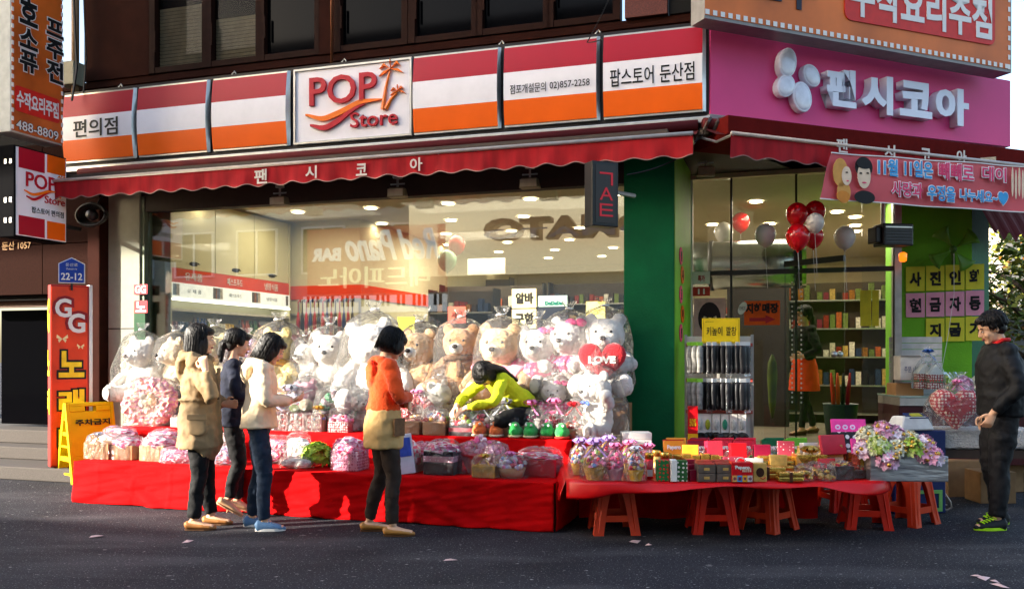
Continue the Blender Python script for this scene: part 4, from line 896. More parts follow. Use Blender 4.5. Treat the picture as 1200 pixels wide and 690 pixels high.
gondola(540, 3.6, 1.0, 1.95, 'tall shelf unit with packets behind the brown bow bear', 0)
gondola(575, 5.8, 1.8, 2.2, 'shelf unit deep in the shop left of the help wanted papers', .1)
gondola(660, 4.6, 1.3, 1.7, 'shelf unit behind the heart bear', 0)
gondola(700, 7.0, 1.8, 2.3, 'shelf unit at the back of the shop near the green pillar', 0)
gondola(500, 8.5, 3.6, 2.55, 'long shelf unit along the back wall of the shop', 0)
gondola(985, 5.5, 1.6, 2.1, 'glass fronted shelf unit behind the entrance', 0, 5)
gondola(840, 5.8, 1.2, 1.9, 'tall shelf unit behind the insole rack', 0, 5)
# papers and posters stuck on the window
def poster(px0, px1, py0, py1, m, label, d=.34, txts=(), fr=FA, nm='poster', cat='poster', grp=None):
    b = fr.box(px0, py1, px1, py0, d); t = thing(nm, label, cat, fr.w(b[0], d, b[2]), fr.rot, grp); L, H = b[1]-b[0], b[3]-b[2]
    MB().bx(0, L, -.004, .0, 0, H).build('sheet', m, t)
    for s, x0, x1, z0, z1, tm, bo_ in txts: text(s, (x0*L, x1*L, z0*H, z1*H), -.006, tm, t, bold=bo_, depth=.002)
    return t, L, H
crp = mat('paper_cream', '#d9cf9f', .8)
poster(600, 628.5, 338, 361, crp, 'upper cream help wanted paper on the shop window, reading 알바', txts=[('알바', .15, .88, .2, .8, ink, .04)], grp='help wanted papers'); poster(600, 628.5, 362, 385, crp, 'lower cream help wanted paper right above the pink shirt bear', txts=[('구함', .12, .9, .2, .82, ink, .04)], grp='help wanted papers')
t, L, H = poster(630, 666, 345, 386, mat('poster_navy', '#16202e', .5), 'dark blue poster with a pale top beside the help wanted papers'); MB().bx(.01, L-.01, -.006, -.004, H*.66, H-.01).build('pale_top', mat('poster_pale_green', '#a9c2b0', .5), t); text('DoDaDa', (.25*L, .8*L, H*.70, H*.82), -.008, mat('poster_teal', '#0c6a5a', .5), t, bold=.04)
poster(687, 709, 353, 380, mat('poster_yellow_lit', '#d9c96a', .5, var=.3, sc=30, emit=.25), 'pale yellow picture poster behind the heart bear')  # paper sheet with a faint glow put into its colour
poster(525, 546, 359, 379, mat('poster_coral', '#c4513f', .6), 'small coral red paper on the window above the brown bow bear', txts=[('세일', .2, .8, .3, .7, ink, .0)])
poster(466, 486, 371, 392, mat('paper_olive', '#a7a62c', .6), 'small yellow green paper on the window behind the tan bear')
poster(157, 173, 333, 345, lr, 'upper red and white sticker on the green strip left of the window', d=.25, txts=[('GG', .1, .9, .1, .9, white, .03)], nm='sticker', cat='sticker'); poster(158, 173, 352, 367, lr, 'lower red and white sticker on the green strip left of the window', d=.25, txts=[('노', .1, .9, .1, .9, white, .03)], nm='sticker', cat='sticker')
MB().bx(FA.at(555, 300, 5.5)[0], FA.at(600, 300, 5.5)[0], 0, 0, 0, 0)
poster(548, 592, 302, 322, white, 'blank white board hanging from the ceiling deep in the shop', d=5.0, nm='hanging_board', cat='sign')
t, L, H = poster(872, 914, 352, 381, mat('paper_orange', '#e85a14', .7), 'orange sign with the black words 지하매장 and a red arrow on the entrance glass', d=1.72, txts=[('지하매장', .04, .96, .48, .9, ink, .05)])
w = MB(); w.prism([(.15*L, .16*H), (.6*L, .16*H), (.6*L, .06*H), (.88*L, .23*H), (.6*L, .4*H), (.6*L, .3*H), (.15*L, .3*H)], -.008, -.004); w.build('arrow', lr, t)
t, L, H = poster(813, 850, 349, 395, mat('poster_photo_back', '#d9a8a2', .6, var=.15), 'poster of a woman with dark bobbed hair and sunglasses behind the insole rack', d=1.70)
def disc(t, x, z, rx, rz, m, y, nm): w = MB(); w.prism([(x+rx*cos(2*pi*i/20), z+rz*sin(2*pi*i/20)) for i in range(20)], y-.001, y); w.build(nm, m, t)
hairp = mat('print_brown_hair', '#2c1a22', .6); disc(t, .5*L, .48*H, .36*L, .42*H, hairp, -.005, 'printed_hair'); disc(t, .52*L, .42*H, .22*L, .27*H, bs, -.0065, 'printed_face'); disc(t, .52*L, .62*H, .24*L, .12*H, hairp, -.008, 'printed_fringe')
for x in (.42, .62): disc(t, x*L, .45*H, .09*L, .06*H, ink, -.0085, 'printed_sunglass')
disc(t, .53*L, .26*H, .05*L, .02*H, lr, -.0085, 'printed_lips')
poster(812, 832, 318, 333, white, 'white notice with a red mark above the sunglasses poster', d=1.70, txts=[('특가', .3, .7, .2, .7, lr, .03)]); poster(812, 832, 336, 347, mat('notice_red', '#c43a30', .6), 'red notice just above the sunglasses poster', d=1.70, txts=[('11', .3, .7, .2, .8, white, .03)])
poster(1008, 1021, 340, 382, mat('sticker_yellow', '#b7a818', .5), 'tall yellow notice on the glass right of the doorway, left of a pair', d=1.72, grp='yellow notices'); poster(1022, 1030, 340, 382, mat('sticker_yellow', '#b7a818', .5), 'narrow yellow notice on the glass right of the doorway, right of a pair', d=1.72, grp='yellow notices')
w = MB(); n = 20; b = FA.at(870, 361, 1.7); t = thing('oval_sticker', 'white oval sticker overlapping the orange basement shop sign', 'sticker', FA.w(b[0], 1.71, b[1]), RA); w.prism([(.045*cos(2*pi*i/n)+.02*sin(2*pi*i/n), .07*sin(2*pi*i/n)) for i in range(n)], -.004, 0); w.build('oval', white, t); text('CHECK', (-.035, .035, -.02, .02), -.006, ink, t, depth=.001)
# big silver duct and beams behind the entrance, hanging light troughs
p = dep(885, 310, 11.0); t = thing('air_duct', 'large shiny silver air duct under the ceiling behind the entrance', 'duct', p, RA)
w = MB(); w.tube([(-1.3, 0, .05), (-.6, 0, 0), (.6, 0, 0)], [(.28, .28), (.3, .3), (.3, .3)], 20); w.build('duct', mat('duct_steel', '#b0b6b4', .22, metal=.9), t, True); w = MB(); w.tube([(-.55, 0, 0), (-.50, 0, 0)], [.315, .315], 20); w.tube([(.5, 0, 0), (.55, 0, 0)], [.315, .315], 20); w.build('ring', steel, t, True)
# balloons
def balloon(px, py, Y, r, m, label, string=True, grp='balloons at the entrance'):
    p = dep(px, py, Y); t = thing('balloon', label, 'balloon', p, 0, grp); w = MB()
    w.lathe([(.001, r*1.12)]+[(r*sin(q)*(1 if q < pi/2 else 1-.10*(q-pi/2)), r*cos(q)*(1.08 if q < pi/2 else 1.22)) for q in [pi*k/16 for k in range(1, 16)]]+[(r*.06, -r*1.22), (r*.12, -r*1.33)], n=24); w.build('skin', m, t, True)
    if string: w = MB(); w.tube([(0, 0, -r*1.3), (.01, 0, -r*1.3-.2), (.02, .01, -r*1.3-.32), (.025, .01, -r*1.3-.4)], .0016, 4); w.build('string', alu, t)
rb = mat('balloon_red', '#c8101c', .22, var=.03, coat=.6); wb = mat('balloon_white', '#c9c4bd', .3, var=.03, coat=.4); gb = mat('balloon_green', '#7fb08c', .25, coat=.5)
for px, py, Y, r, m, l in ((934, 251, 8.6, .105, rb, 'red balloon at the upper left of the cluster over the doorway'), (955, 248, 8.7, .10, rb, 'red balloon at the upper right of the cluster over the doorway'), (935, 277, 8.5, .115, rb, 'large red balloon at the lower left of the cluster'), (953, 277, 8.7, .10, rb, 'red balloon at the lower right of the cluster'), (955, 261, 8.4, .085, wb, 'small white balloon in the middle of the red cluster'),
                      (897, 275, 8.9, .105, wb, 'white balloon left of the red cluster over the doorway'), (990, 278, 8.9, .105, wb, 'white balloon right of the red cluster near the heater'), (868, 260, 12, .12, rb, 'dark red balloon deeper inside behind the entrance glass'), (848, 272, 11.5, .12, wb, 'dim white balloon deeper inside near the green pillar')): balloon(px, py, Y, r, m, l)
for px, py, Y, r, m, l in ((535, 287, 11.2, .11, rb, 'red balloon at the upper right of the inner cluster'), (524, 305, 11, .12, gb, 'pale green balloon inside the shop')): balloon(px, py, Y, r, m, l, True, 'balloons inside the shop')
# things in the doorway: green umbrella bundle, teal bin, red bag
p = dep(905, 440, 10.4); t = thing('umbrella_bundle', 'yellow and green umbrella standing in the dark doorway', 'umbrella', p, .2); w = MB(); w.lathe([(.01, .25), (.05, .15), (.06, .0), (.04, -.35), (.01, -.5)], n=10); w.build('canopy', mat('umbrella_yellow_green', '#4a5a10', .6, var=.5, sc=5), t, True)
p = dep(985, 490, 10.6); p.z = ZF; t = thing('plastic_bin', 'dark teal bin with umbrellas inside the doorway', 'bin', p, .1); w = MB(); w.lathe([(.16, 0), (.20, .42), (.205, .43), (.19, .42), (.18, .40)], n=18); w.build('body', mat('teal_plastic', '#06282c', .5), t, True)
for i, c in enumerate(('#c42b14', '#d9531c', '#111111', '#a31822')): w = MB(); w.tube([(.05*(i-1.5), 0, .3), (.07*(i-1.5), 0, .65), (.08*(i-1.5), 0, .8)], [.025, .025, .01], 8); w.build('umbrella', mat('umbb'+c, c, .5), t, True)

a = FA.at(852, 400, 4.6)[0]; b_ = FA.at(925, 400, 4.6)[0]
MB().bx(a, b_, 4.6, 4.7, ZF, 3.0).build('doorway_shade_panel', mat('doorway_shade_panel', '#2c2622', .7), B)  # added dark panel, imitates the dim depth behind the doorway
# ================================================================ DISPLAY TIERS UNDER RED CLOTH
def cloth_tier(name, label, a0, a1, d0, d1, z0, z1, seed, hem=.0):
    """box-like platform with a red cloth pinned round it; the cloth hangs in folds"""
    t = thing(name, label, 'display platform', FA.w(a0, d0), RA); L = a1-a0; D = d1-d0
    MB().bx(.03, L-.03, .03, D, z0, z1-.012).build('platform', card, t)
    rn = lambda x, y: noise.noise(Vector((x, y, seed)))
    nx = int(L/.022)
    def front(u, v):
        x = u*L; f = (1-v)
        fold = .030*rn(x*2.3+f*.9, f*.7)*(.35+f)+.018*sin((x*5.5+1.5*rn(x*.8, seed))*2.2+f*1.5)*(.15+f*.85)*max(0, rn(x*.9, 3))*2+.005*rn(x*7-f*5, f*4)+.006*abs(rn(x*3+f*6, 2.2))*3
        dq = sin((x*1.25-f*.9+.4*rn(x*.6, 7))*pi*1.1); fold += .035*max(0, dq)**6*min(1, .2+f)
        cr = lambda q, p, w_: max(0, 1-abs(((q+p/2) % p)-p/2)/w_)
        fold += .007*cr(x+.11, .41, .016)+.005*cr(z0+(z1-z0)*v+.07, .19, .014)
        return (x, -.012-abs(fold)*1.25-.02*f, z0+.006+hem+.012*rn(x*3, 9)*f+(z1-z0-hem)*v-.0)
    w = MB(); w.grid(front, nx, 26)
    w.grid(lambda u, v: (u*L, -.012-.0+(D+.012)*v, z1+.004*rn(u*L*4, v*3)+.002), nx, 8)
    w.grid(lambda u, v: (L+.012+.02*abs(rn(u*4, v*3)), -.012+D*u, z0+.006+(z1-z0)*v), 12, 10); w.grid(lambda u, v: (-.012-.02*abs(rn(u*4, v*3)), D*(1-u), z0+.006+(z1-z0)*v), 12, 10)
    c = w.build('cloth', redcloth, t, True, solid=.004)
    return t
zL, zU, zC = .385, .66, .96
aA, aZ = FA.at(88, 590, -1.6)[0], FA.at(650, 622, -1.6)[0]
cloth_tier('lower_tier', 'long low platform wrapped in creased red cloth along the road', aA, aZ, -1.6, -.86, 0, zL, 1.3)
bA, bZ = FA.at(145, 500, -.85)[0], FA.at(671, 520, -.85)[0]
cloth_tier('upper_tier', 'second higher platform in red cloth behind the low one', bA, bZ, -.85, .22, 0, zU, 4.1)
# cardboard cartons that raise the back row of toys
nb = 11
for i in range(nb):
    x0 = FA.at(150, 450, -.2)[0]; x1 = FA.at(735, 450, -.2)[0]; xa = x0+(x1-x0)*i/nb; wd = (x1-x0)/nb
    t = thing('carton', 'brown carton under the toys, number %d from the left end' % (i+1), 'carton', FA.w(xa+wd/2, 0, zU+.004), RA+.02*sin(i*3), 'cartons under the toys')
    MB().bx(-wd/2+.01, wd/2-.01, -.2, .2, 0, zC-zU-.01-.02*(i % 2)).build('box', card, t, bevel=.005); MB().bx(-wd/2+.012, wd/2-.012, -.203, -.2, (zC-zU)*.45, (zC-zU)*.50).build('tape', mat('parcel_tape', '#9b7a4c', .3), t)

# ================================================================ PLUSH TOYS
def fur(name, c, v=.06): return mat(name, c, .95, var=v, sc=14, bump=.9, bsc=90, sheen=.35, spec=.1)
F_white = fur('fur_white', '#dad4cc'); F_cream = fur('fur_cream', '#e2d09c'); F_tan = fur('fur_tan', '#d9b183'); F_brown = fur('fur_light_brown', '#b98a60'); F_beige = fur('fur_beige', '#e6cfb0'); F_pink = fur('fur_pink', '#e6a3b4'); F_yellow = fur('fur_yellow', '#e6cd82'); F_lav = fur('fur_lavender', '#c6a8d6')
nosem = mat('nose_dark', '#1c1718', .25, coat=.4); nosebr = mat('nose_brown', '#4a3a34', .3)
def headM(tl): return Matrix.Translation((0, -.02, .48)) @ Matrix.Rotation(tl, 4, 'Y') @ Matrix.Rotation(-tl*.8, 4, 'Z') @ Matrix.Translation((0, .02, -.48))
def bear_body(pose, tl=0):
    w = MB(); w.ell((0, 0, .27), (.25, .20, .27), 24, 16); hy = -.04; w.M = headM(tl)
    w.ell((0, hy, .68), (.235, .205, .205), 24, 16); w.ell((0, hy-.13, .62), (.14, .10, .10))
    for s in (-1, 1): w.ell((s*.165, hy+.01, .865), (.075, .045, .075))
    w.M = Matrix.Identity(4)
    for s in (-1, 1):
        if pose == 'hold': w.tube([(s*.20, -.03, .45), (s*.30, -.14, .36), (s*.20, -.26, .34)], [.08, .085, .08], 12); w.ell((s*.19, -.27, .34), .08)
        elif pose == 'wave' and s == 1: w.tube([(s*.20, -.03, .45), (s*.33, -.10, .48), (s*.36, -.18, .58)], [.085, .085, .08], 12); w.ell((s*.36, -.19, .60), .085)
        else: w.tube([(s*.19, -.02, .46), (s*.31, -.10, .34), (s*.33, -.20, .24)], [.08, .085, .075], 12); w.ell((s*.33, -.21, .23), .078)
        w.tube([(s*.14, -.02, .13), (s*.20, -.22, .11), (s*.24, -.34, .11)], [.13, .115, .11], 12); w.ell((s*.245, -.37, .125), (.10, .06, .125))
    return w
BODY = {}
TILT = (0, .20, -.17)
for p_ in ('sit', 'hold', 'wave'):
    for k_, tl_ in enumerate(TILT): BODY[p_, k_] = bake(bear_body(p_, tl_), 'plush_body', F_white, .017, 2, [(.030, .035), (.03, .12)], dec=.5)
me_pad = MB().ell((0, 0, 0), (.07, .012, .09)).mesh('foot_pad', F_beige, True); me_nose = MB().ell((0, 0, 0), (.04, .025, .028)).mesh('nose', nosem, True)
me_eye = MB().ell((0, 0, 0), (.018, .012, .018)).mesh('eye', nosem, True); me_snout = bake(MB().ell((0, 0, 0), (.09, .07, .07), 20, 12), 'snout', F_white, .012, 1, [(.008, .04)])
me_mouth = MB().tube([(0, -.005, .0), (0, -.006, -.03), (-.025, 0, -.045)], .004, 5).mesh('mouth', nosem)
def bag_mesh(seed, fl=1):
    rnd = random.Random(seed); w = MB(); n = 40
    pr = [(.30, 0), (.40, .03), (.43, .14), (.43, .30), (.41, .46), (.38, .62), (.34, .78), (.29, .90), (.19, .97), (.07, 1.01), (.032, 1.03), (.06, 1.06), (.09, 1.10), (.10, 1.12)]
    vs = []; fs = []
    for i, (r, z) in enumerate(pr):
        for j in range(n):
            p = 2*pi*j/n; k = noise.noise(Vector((cos(p)*2.2, sin(p)*2.2, z*3+seed)))*.05+noise.noise(Vector((cos(p)*7, sin(p)*7, z*6+seed)))*.035+(.10*sin(j*pi/2.5*2)*(.35 if i < 8 else 1)*(r < .3))*r
            rr = r+k*(r/.4 if r < .4 else 1); vs.append((rr*cos(p)*.98, rr*sin(p)*.86-.10*(1-z*.8), z+rnd.uniform(-.012, .012)*(i > 0)))
    for i in range(len(pr)-1):
        for j in range(n): q = (j+1) % n; fs.append((i*n+j, i*n+q, (i+1)*n+q, (i+1)*n+j))
    w.add(vs, fs); return w.mesh('plastic_bag', bagfilm, True)
BAGS = [bag_mesh(s) for s in (1, 2, 3)]
me_knot = MB().tube([(.04*cos(q), .04*sin(q)-.02, 1.03+.004*sin(3*q)) for q in [pi*k/7 for k in range(15)]], .012, 5).mesh('ribbon_tie', white, True)
def plush(px, pyb, d, H, rz, m, label, pose='sit', snout=None, nose=nosem, bag=True, grp='plush toys in front of the window', z=None, tilt=0, nm='teddy_bear', face=True, extra=None, cat='teddy bear', bagm=None):
    a, zz = FA.at(px, pyb, d); z = zz if z is None else z
    t = thing(nm, label, cat, FA.w(a, d, z), RA+rz, grp, H*.99); t.rotation_euler.y = tilt
    kt = int(px*7) % 3 if not extra else 0; HM = headM(TILT[kt]); fp = lambda nm_, me_, x, y, z: put(nm_, me_, t, HM @ Vector((x, y, z)))
    b = put('body', BODY[pose, kt], t); recolour(b, m)
    if face:
        sn = fp('snout', me_snout, 0, -.245, .625); recolour(sn, snout or F_white); ns = fp('nose', me_nose, 0, -.315, .65); recolour(ns, nose)
        mo = fp('mouth', me_mouth, 0, -.318, .63)
        for s in (-1, 1): fp('eye', me_eye, s*.085, -.225, .725)
        for s in (-1, 1): pd = put('foot_pad', me_pad, t, (s*.245, -.435, .125)); recolour(pd, snout or F_white)
    if bag: bo = put('plastic_bag', BAGS[int(px) % 3], t, (0, 0, 0), rnd.uniform(0, 6)); put('ribbon_tie', me_knot, t); 
    if bag and bagm: recolour(bo, bagm)
    if extra: extra(t)
    return t
def shirt(m, txt=None, tm=None):
    def f(t):
        w = MB(); w.ell((0, .0, .34), (.268, .222, .17), 20, 12); 
        for s in (-1, 1): w.tube([(s*.18, -.02, .45), (s*.28, -.08, .37)], [.105, .105], 12)
        put('shirt', bake(w, 'shirt', m, .02, 2), t)
        if txt: o = text(txt, (-.17, .17, .33, .40), -.235, tm, t, bold=.04, depth=.006)
    return f
def scarf(m):
    def f(t): w = MB(); w.tube([(.19*cos(q), .17*sin(q)-.02, .49-.03*sin(q)) for q in [2*pi*k/20 for k in range(21)]], .04, 8); w.tube([(.02, -.2, .47), (.06, -.25, .38), (.05, -.25, .27)], [.035, .045, .05], 8); w.build('scarf', m, t, True)
    return f
def bow(m, z=.49, s=1, y=-.235, x=0):
    def f(t):
        w = MB(); 
        for q in (-1, 1): w.ell((x+q*.06*s, y, z), (.06*s, .02*s, .04*s), R=Matrix.Rotation(q*.25, 3, 'Y'))
        w.ell((x, y-.01, z), .022*s); w.build('bow', m, t, True)
    return f
def heart_shape(w, c, s, dep_, k=None):
    vs = []; 
    for i in range(28):
        q = 2*pi*i/28; vs.append((s*.062*16*sin(q)**3/1.0, s*.062*(13*cos(q)-5*cos(2*q)-2*cos(3*q)-cos(4*q))))
    M = [(1, 0), (.96, .5), (.8, .85), (.5, 1)]; n = 28; P = []; 
    rings = [(.5, -1), (.8, -.85), (.96, -.5), (1, 0), (.96, .5), (.8, .85), (.5, 1)]
    for sc_, y in rings: P += [(c[0]+x*sc_, c[1]+y*dep_, c[2]+z*sc_) for x, z in vs]
    fs = [(i*n+j, i*n+(j+1) % n, (i+1)*n+(j+1) % n, (i+1)*n+j) for i in range(6) for j in range(n)]+[tuple(range(n-1, -1, -1)), tuple(6*n+j for j in range(n))]
    w.add(P, fs, k)
def heart(t):
    w = MB(); heart_shape(w, (0, -.36, .40), .27, .05); w.build('heart_cushion', mat('heart_red_plush', '#b80f1e', .8, sheen=.4, bump=.5, bsc=60), t, True); text('LOVE', (-.15, .15, .37, .45), -.412, white, t, bold=.05, depth=.006)
pinkdot = dots('pink_polka', '#e2608e', '#f6dfe6', 14, .34); pinkm = mat('pink_tshirt', '#ef9ab2', .8, bump=.2)
bk_ = -.12; fr_ = -.62
plush(168, 470, bk_, .80, -.15, F_white, 'white bagged bear with a brown nose, leftmost of the back row', nose=nosebr, snout=F_white)
plush(207, 466, bk_, .74, -.5, F_beige, 'tan bagged bear second from the left, half behind the trench coat woman', snout=F_white)
plush(252, 468, bk_, .80, .1, F_cream, 'cream bagged bear directly right of the trench coat woman')
plush(290, 470, bk_, .72, .2, F_lav, 'pale lilac bagged bear behind the woman in navy')
plush(327, 472, bk_, .88, -.25, F_yellow, 'large yellow cream bear behind the woman in the cream hoodie', snout=F_cream, extra=scarf(mat('scarf_gold', '#c98f1c', .7, var=.5, sc=10)))
plush(358, 458, bk_, .58, -.1, F_white, 'small white bear between the large yellow bear and the black nosed one')
plush(387, 470, bk_, .80, .25, F_white, 'white bagged bear with a black nose left of the woman in orange')
plush(440, 482, -.25, 1.02, .3, F_white, 'huge white bagged bear behind the woman in orange', face=False)
plush(492, 470, bk_, .80, -.1, F_tan, 'light tan bagged bear just right of the woman in orange', snout=F_white)
plush(541, 466, bk_, .80, .08, F_brown, 'light brown bagged bear with a brown plaid scarf', snout=F_white, extra=scarf(mat('scarf_plaid', '#5e4634', .8, var=.5, sc=30)))
plush(587, 478, -.16, .90, .0, F_tan, 'tan bagged bear in a pink shirt with lettering', snout=F_beige, extra=shirt(pinkm, 'JUICE BEAR', nosebr))
def dress(bowx):
    def f(t): shirt(pinkdot)(t); bow(mat('bow_pink', '#e5588c', .6), .86, 1.2, -.12, bowx)(t)
    return f
plush(630, 468, -.14, .78, .05, F_white, 'white bear in pink dotted dress and bow, right of the pink shirt bear', extra=dress(.16))
plush(668, 463, -.12, .82, -.2, F_white, 'white bear with a pink bow left of the heart bear', extra=dress(.13), pose='hold')
plush(709, 463, -.12, .84, .12, F_white, 'white bear holding a red heart cushion reading LOVE', pose='hold', extra=heart)
plush(700, 507, -.52, .66, -.6, F_white, 'big white furry bear with one arm raised in the front row by the pillar', pose='wave', z=zU, extra=bow(mat('bow_blue', '#1f4fb0', .5), .49, .8))
plush(650, 495, -.40, .52, .1, F_white, 'small white bear with a pink bow in the front row behind gift bags', z=zU+.05, extra=dress(.13))
plush(362, 475, -.45, .50, .2, F_pink, 'round pink bagged toy in front of the small white bear', z=zU+.04, face=False, grp='plush toys in front of the window')
plush(515, 485, -.42, .55, .9, F_white, 'white furry bear lying behind the woman in lime', z=zU, face=False)
plush(205, 490, -.42, .50, .4, F_beige, 'small beige bear behind the pink wreath at the left', z=zU)
plush(275, 492, -.45, .48, -.3, F_yellow, 'small pale yellow toy seen between the first two women', z=zU)
plush(335, 490, -.45, .42, -.8, F_yellow, 'small golden yellow toy beside the face of the woman in the hoodie', z=zU+.15)
plush(425, 492, -.5, .42, .5, F_white, 'small white toy behind the waist of the woman in orange', z=zU)
plush(225, 495, -.45, .42, .5, F_white, 'small white toy right of the pink wreath, behind the trench coat', z=zU)

# ================================================================ GIFTS
def cols(nm, cs, r=.4, **k): return [mat('%s_%s' % (nm, c.strip('#')), c, r, var=.25, sc=40, **k) for c in cs]
MIXC = cols('candy', ['#c81e3c', '#f0e8e4', '#e37fa6', '#d9a83a', '#5a2a1c', '#7fae3a', '#5a7fc0', '#f3c9d6'], .3, coat=.4)
PINKC = cols('candy', ['#e37fa6', '#f0e8e4', '#f3c9d6', '#c81e3c', '#d94f86'], .3, coat=.4)
def crumple(w, c, r, sub, amt, seed, nm=1, squash=1.0):
    bm = bmesh.new(); bmesh.ops.create_icosphere(bm, subdivisions=sub, radius=1); rn = random.Random(seed)
    for v in bm.verts:
        n = v.co.normalized(); f = 1+amt*noise.noise(n*2.4+Vector((seed, 0, 0)))*1.6+rn.uniform(-amt, amt)*.6; e = 1
        if squash < 1: n = Vector([abs(x)**squash*(1 if x > 0 else -1) for x in n])
        v.co = Vector((n.x*r[0]*f, n.y*r[1]*f, n.z*r[2]*f))
    bm.verts.index_update(); vs = [v.co+Vector(c) for v in bm.verts]
    for f in bm.faces: w.add([], [], 0)
    o = len(w.v); M = w.M; w.v += [tuple(M@v) for v in vs]; w.f += [tuple(v.index+o for v in f.verts) for f in bm.faces]
    k0 = w.k; w.mi += [(int(rn.random()*nm)+k0) for f in bm.faces]; bm.free(); return w
def heap(t, L, D, z, n, ms, seed, r=.025, nm='contents', dome=.5):
    rn = random.Random(seed); w = MB()
    for i in range(n):
        x, y = rn.uniform(-1, 1), rn.uniform(-1, 1); h = (1-x*x*.6)*(1-y*y*.6)*dome
        R = Euler((rn.uniform(0, 3), rn.uniform(0, 3), 0)).to_matrix(); w.ell((x*L/2*.85, y*D/2*.85, z+rn.uniform(0, 1)*h*min(L, D)), (r*rn.uniform(.7, 1.2), r*rn.uniform(.7, 1.2), r*rn.uniform(.5, 1)), 7, 5, k=rn.randrange(len(ms)), R=R)
    return tag(w.build(nm, ms, t), kind='stuff')
def ribbon(t, c, s, m, nm='ribbon_bow', n=7):
    w = MB(); c = Vector(c)
    for i in range(n):
        an = i*2*pi/n+.3; d = Vector((cos(an), sin(an)*.8, 0)); u = Vector((0, 0, 1)); L = s
        pts = [c, c+d*L*.55+u*L*.55, c+d*L+u*L*.25, c+d*L*.6-u*L*.05, c]; 
        wd = Vector((-sin(an), cos(an), 0))*s*.22
        for a, b in zip(pts, pts[1:]): w.add([a-wd, a+wd, b+wd, b-wd], [(0, 1, 2, 3)])
    for q in (-1, 1): a = c; b = c+Vector((q*s*1.1, -s*.4, -s*1.3)); w.add([a+Vector((0, 0, s*.1)), a-Vector((0, 0, s*.1)), b-Vector((s*.15, 0, 0)), b+Vector((s*.15, 0, 0))], [(0, 1, 2, 3)])
    return w.build(nm, m, t, solid=.002)
def cello(t, L, D, z0, z1, seed, m=None, top=True, nm='cellophane'):
    """crinkled clear wrap over something L x D, gathered at the top"""
    w = MB(); n = 26; H = z1-z0; pr = [(1.02, 0), (1.05, .25), (1.0, .5), (.8, .72), (.42, .88), (.12, .95), (.08, 1.0)]
    if top: pr += [(.22, 1.10), (.34, 1.16)]
    else: pr = [(1.02, 0), (1.05, .3), (1.04, .65), (.92, .9), (.55, 1.0), (.1, 1.02)]
    rn = random.Random(seed); vs = []; fs = []
    for r, z in pr:
        for j in range(n):
            q = 2*pi*j/n; cx, sx = cos(q), sin(q); e = .55 if z < .6 else .75
            x = abs(cx)**e*(1 if cx > 0 else -1); y = abs(sx)**e*(1 if sx > 0 else -1); k = 1+rn.uniform(-.05, .05)+(.25*(j % 2) if r < .5 and z > .9 else 0)
            vs.append((x*r*k*L/2, y*r*k*D/2, z0+z*H+rn.uniform(-.01, .01)*(z > 0)))
    for i in range(len(pr)-1):
        for j in range(n): q = (j+1) % n; fs.append((i*n+j, i*n+q, (i+1)*n+q, (i+1)*n+j))
    w.add(vs, fs); return w.build(nm, m or clear, t)
def gift(nm, label, cat, fr, px, py, d, z, rz=0, grp=None):
    a, _ = fr.at(px, py, d); return thing(nm, label, cat, fr.w(a, d, z), fr.rot+rz, grp)
wht = mat('box_white', '#ded8d0', .5, var=.1, sc=20); glit = mat('ribbon_silver', '#c9ccd6', .25, metal=.5); rpink = mat('ribbon_pink', '#e77fb0', .4); rpur = mat('ribbon_lilac', '#b993d6', .4); rgold = mat('ribbon_gold', '#d9a842', .25, metal=.7); rred = mat('ribbon_red', '#c4141f', .35); rwhite = mat('ribbon_white', '#e8e4ea', .4)
g1 = 'wrapped gifts on the low platform'
def boxgift(label, px, d, L, D, H, boxm, topms, seed, wrap=None, rz=0, bowm=None, stripe=None, puff=.5, txt=None):
    t = gift('gift_box', label, 'gift', FA, px, 545, d, zL+.006, rz, g1)
    MB().bx(-L/2, L/2, -D/2, D/2, 0, H).build('box', boxm, t, bevel=.006)
    if stripe: MB().bx(-L/2-.002, L/2+.002, -D/2-.002, D/2+.002, H*.55, H*.8).build('band', stripe, t)
    if txt: text(txt, (-L*.3, L*.3, H*.25, H*.6), -D/2-.002, white, t, bold=.02, depth=.002)
    if topms: w = MB(); crumple(w, (0, 0, H+.01), (L*.56, D*.56, .06*(.6+puff)), 3, .16, seed, len(topms)); w.build('paper_ruffle', topms, t)
    cello(t, L*1.12, D*1.15, -.0, H+.09, seed+1, wrap, top=False)
    if bowm: ribbon(t, (0, -D*.3, H+.07), .05, bowm)
    return t
RUF = cols('ruffle', ['#e889ae', '#f2dfe4', '#d94f7f', '#f3b9cb'], .5); RUF2 = cols('ruffle', ['#f2dfe4', '#c9bcd9', '#8fa5cf', '#e889ae'], .5)
craft = mat('craft_box', '#a67c54', .7, var=.12, sc=20); pat = dots('patterned_box', '#b03a4c', '#efe0d8', 42, .36); blk = mat('black_gift_box', '#1b1a20', .3, var=.3, sc=30); beig = mat('beige_box', '#b89068', .7)
boxgift('brown carton wrapped in clear film with a silver bow, leftmost on the low platform', 122, -1.30, .30, .22, .16, craft, None, 3, bowm=glit)
boxgift('brown wrapped box with pink paper on top, second from the left on the low platform', 149, -1.28, .27, .2, .14, craft, RUF, 5, rz=.05)
boxgift('pink and white wrapped box behind the second brown box', 140, -1.03, .34, .18, .20, wht, RUF, 7)
boxgift('beige wrapped box with pink ruffles left of the trench coat woman', 187, -1.28, .28, .24, .15, beig, RUF, 9)
boxgift('white box with pink patterned lid behind the beige one', 193, -1.04, .30, .2, .19, pat, RUF, 11)
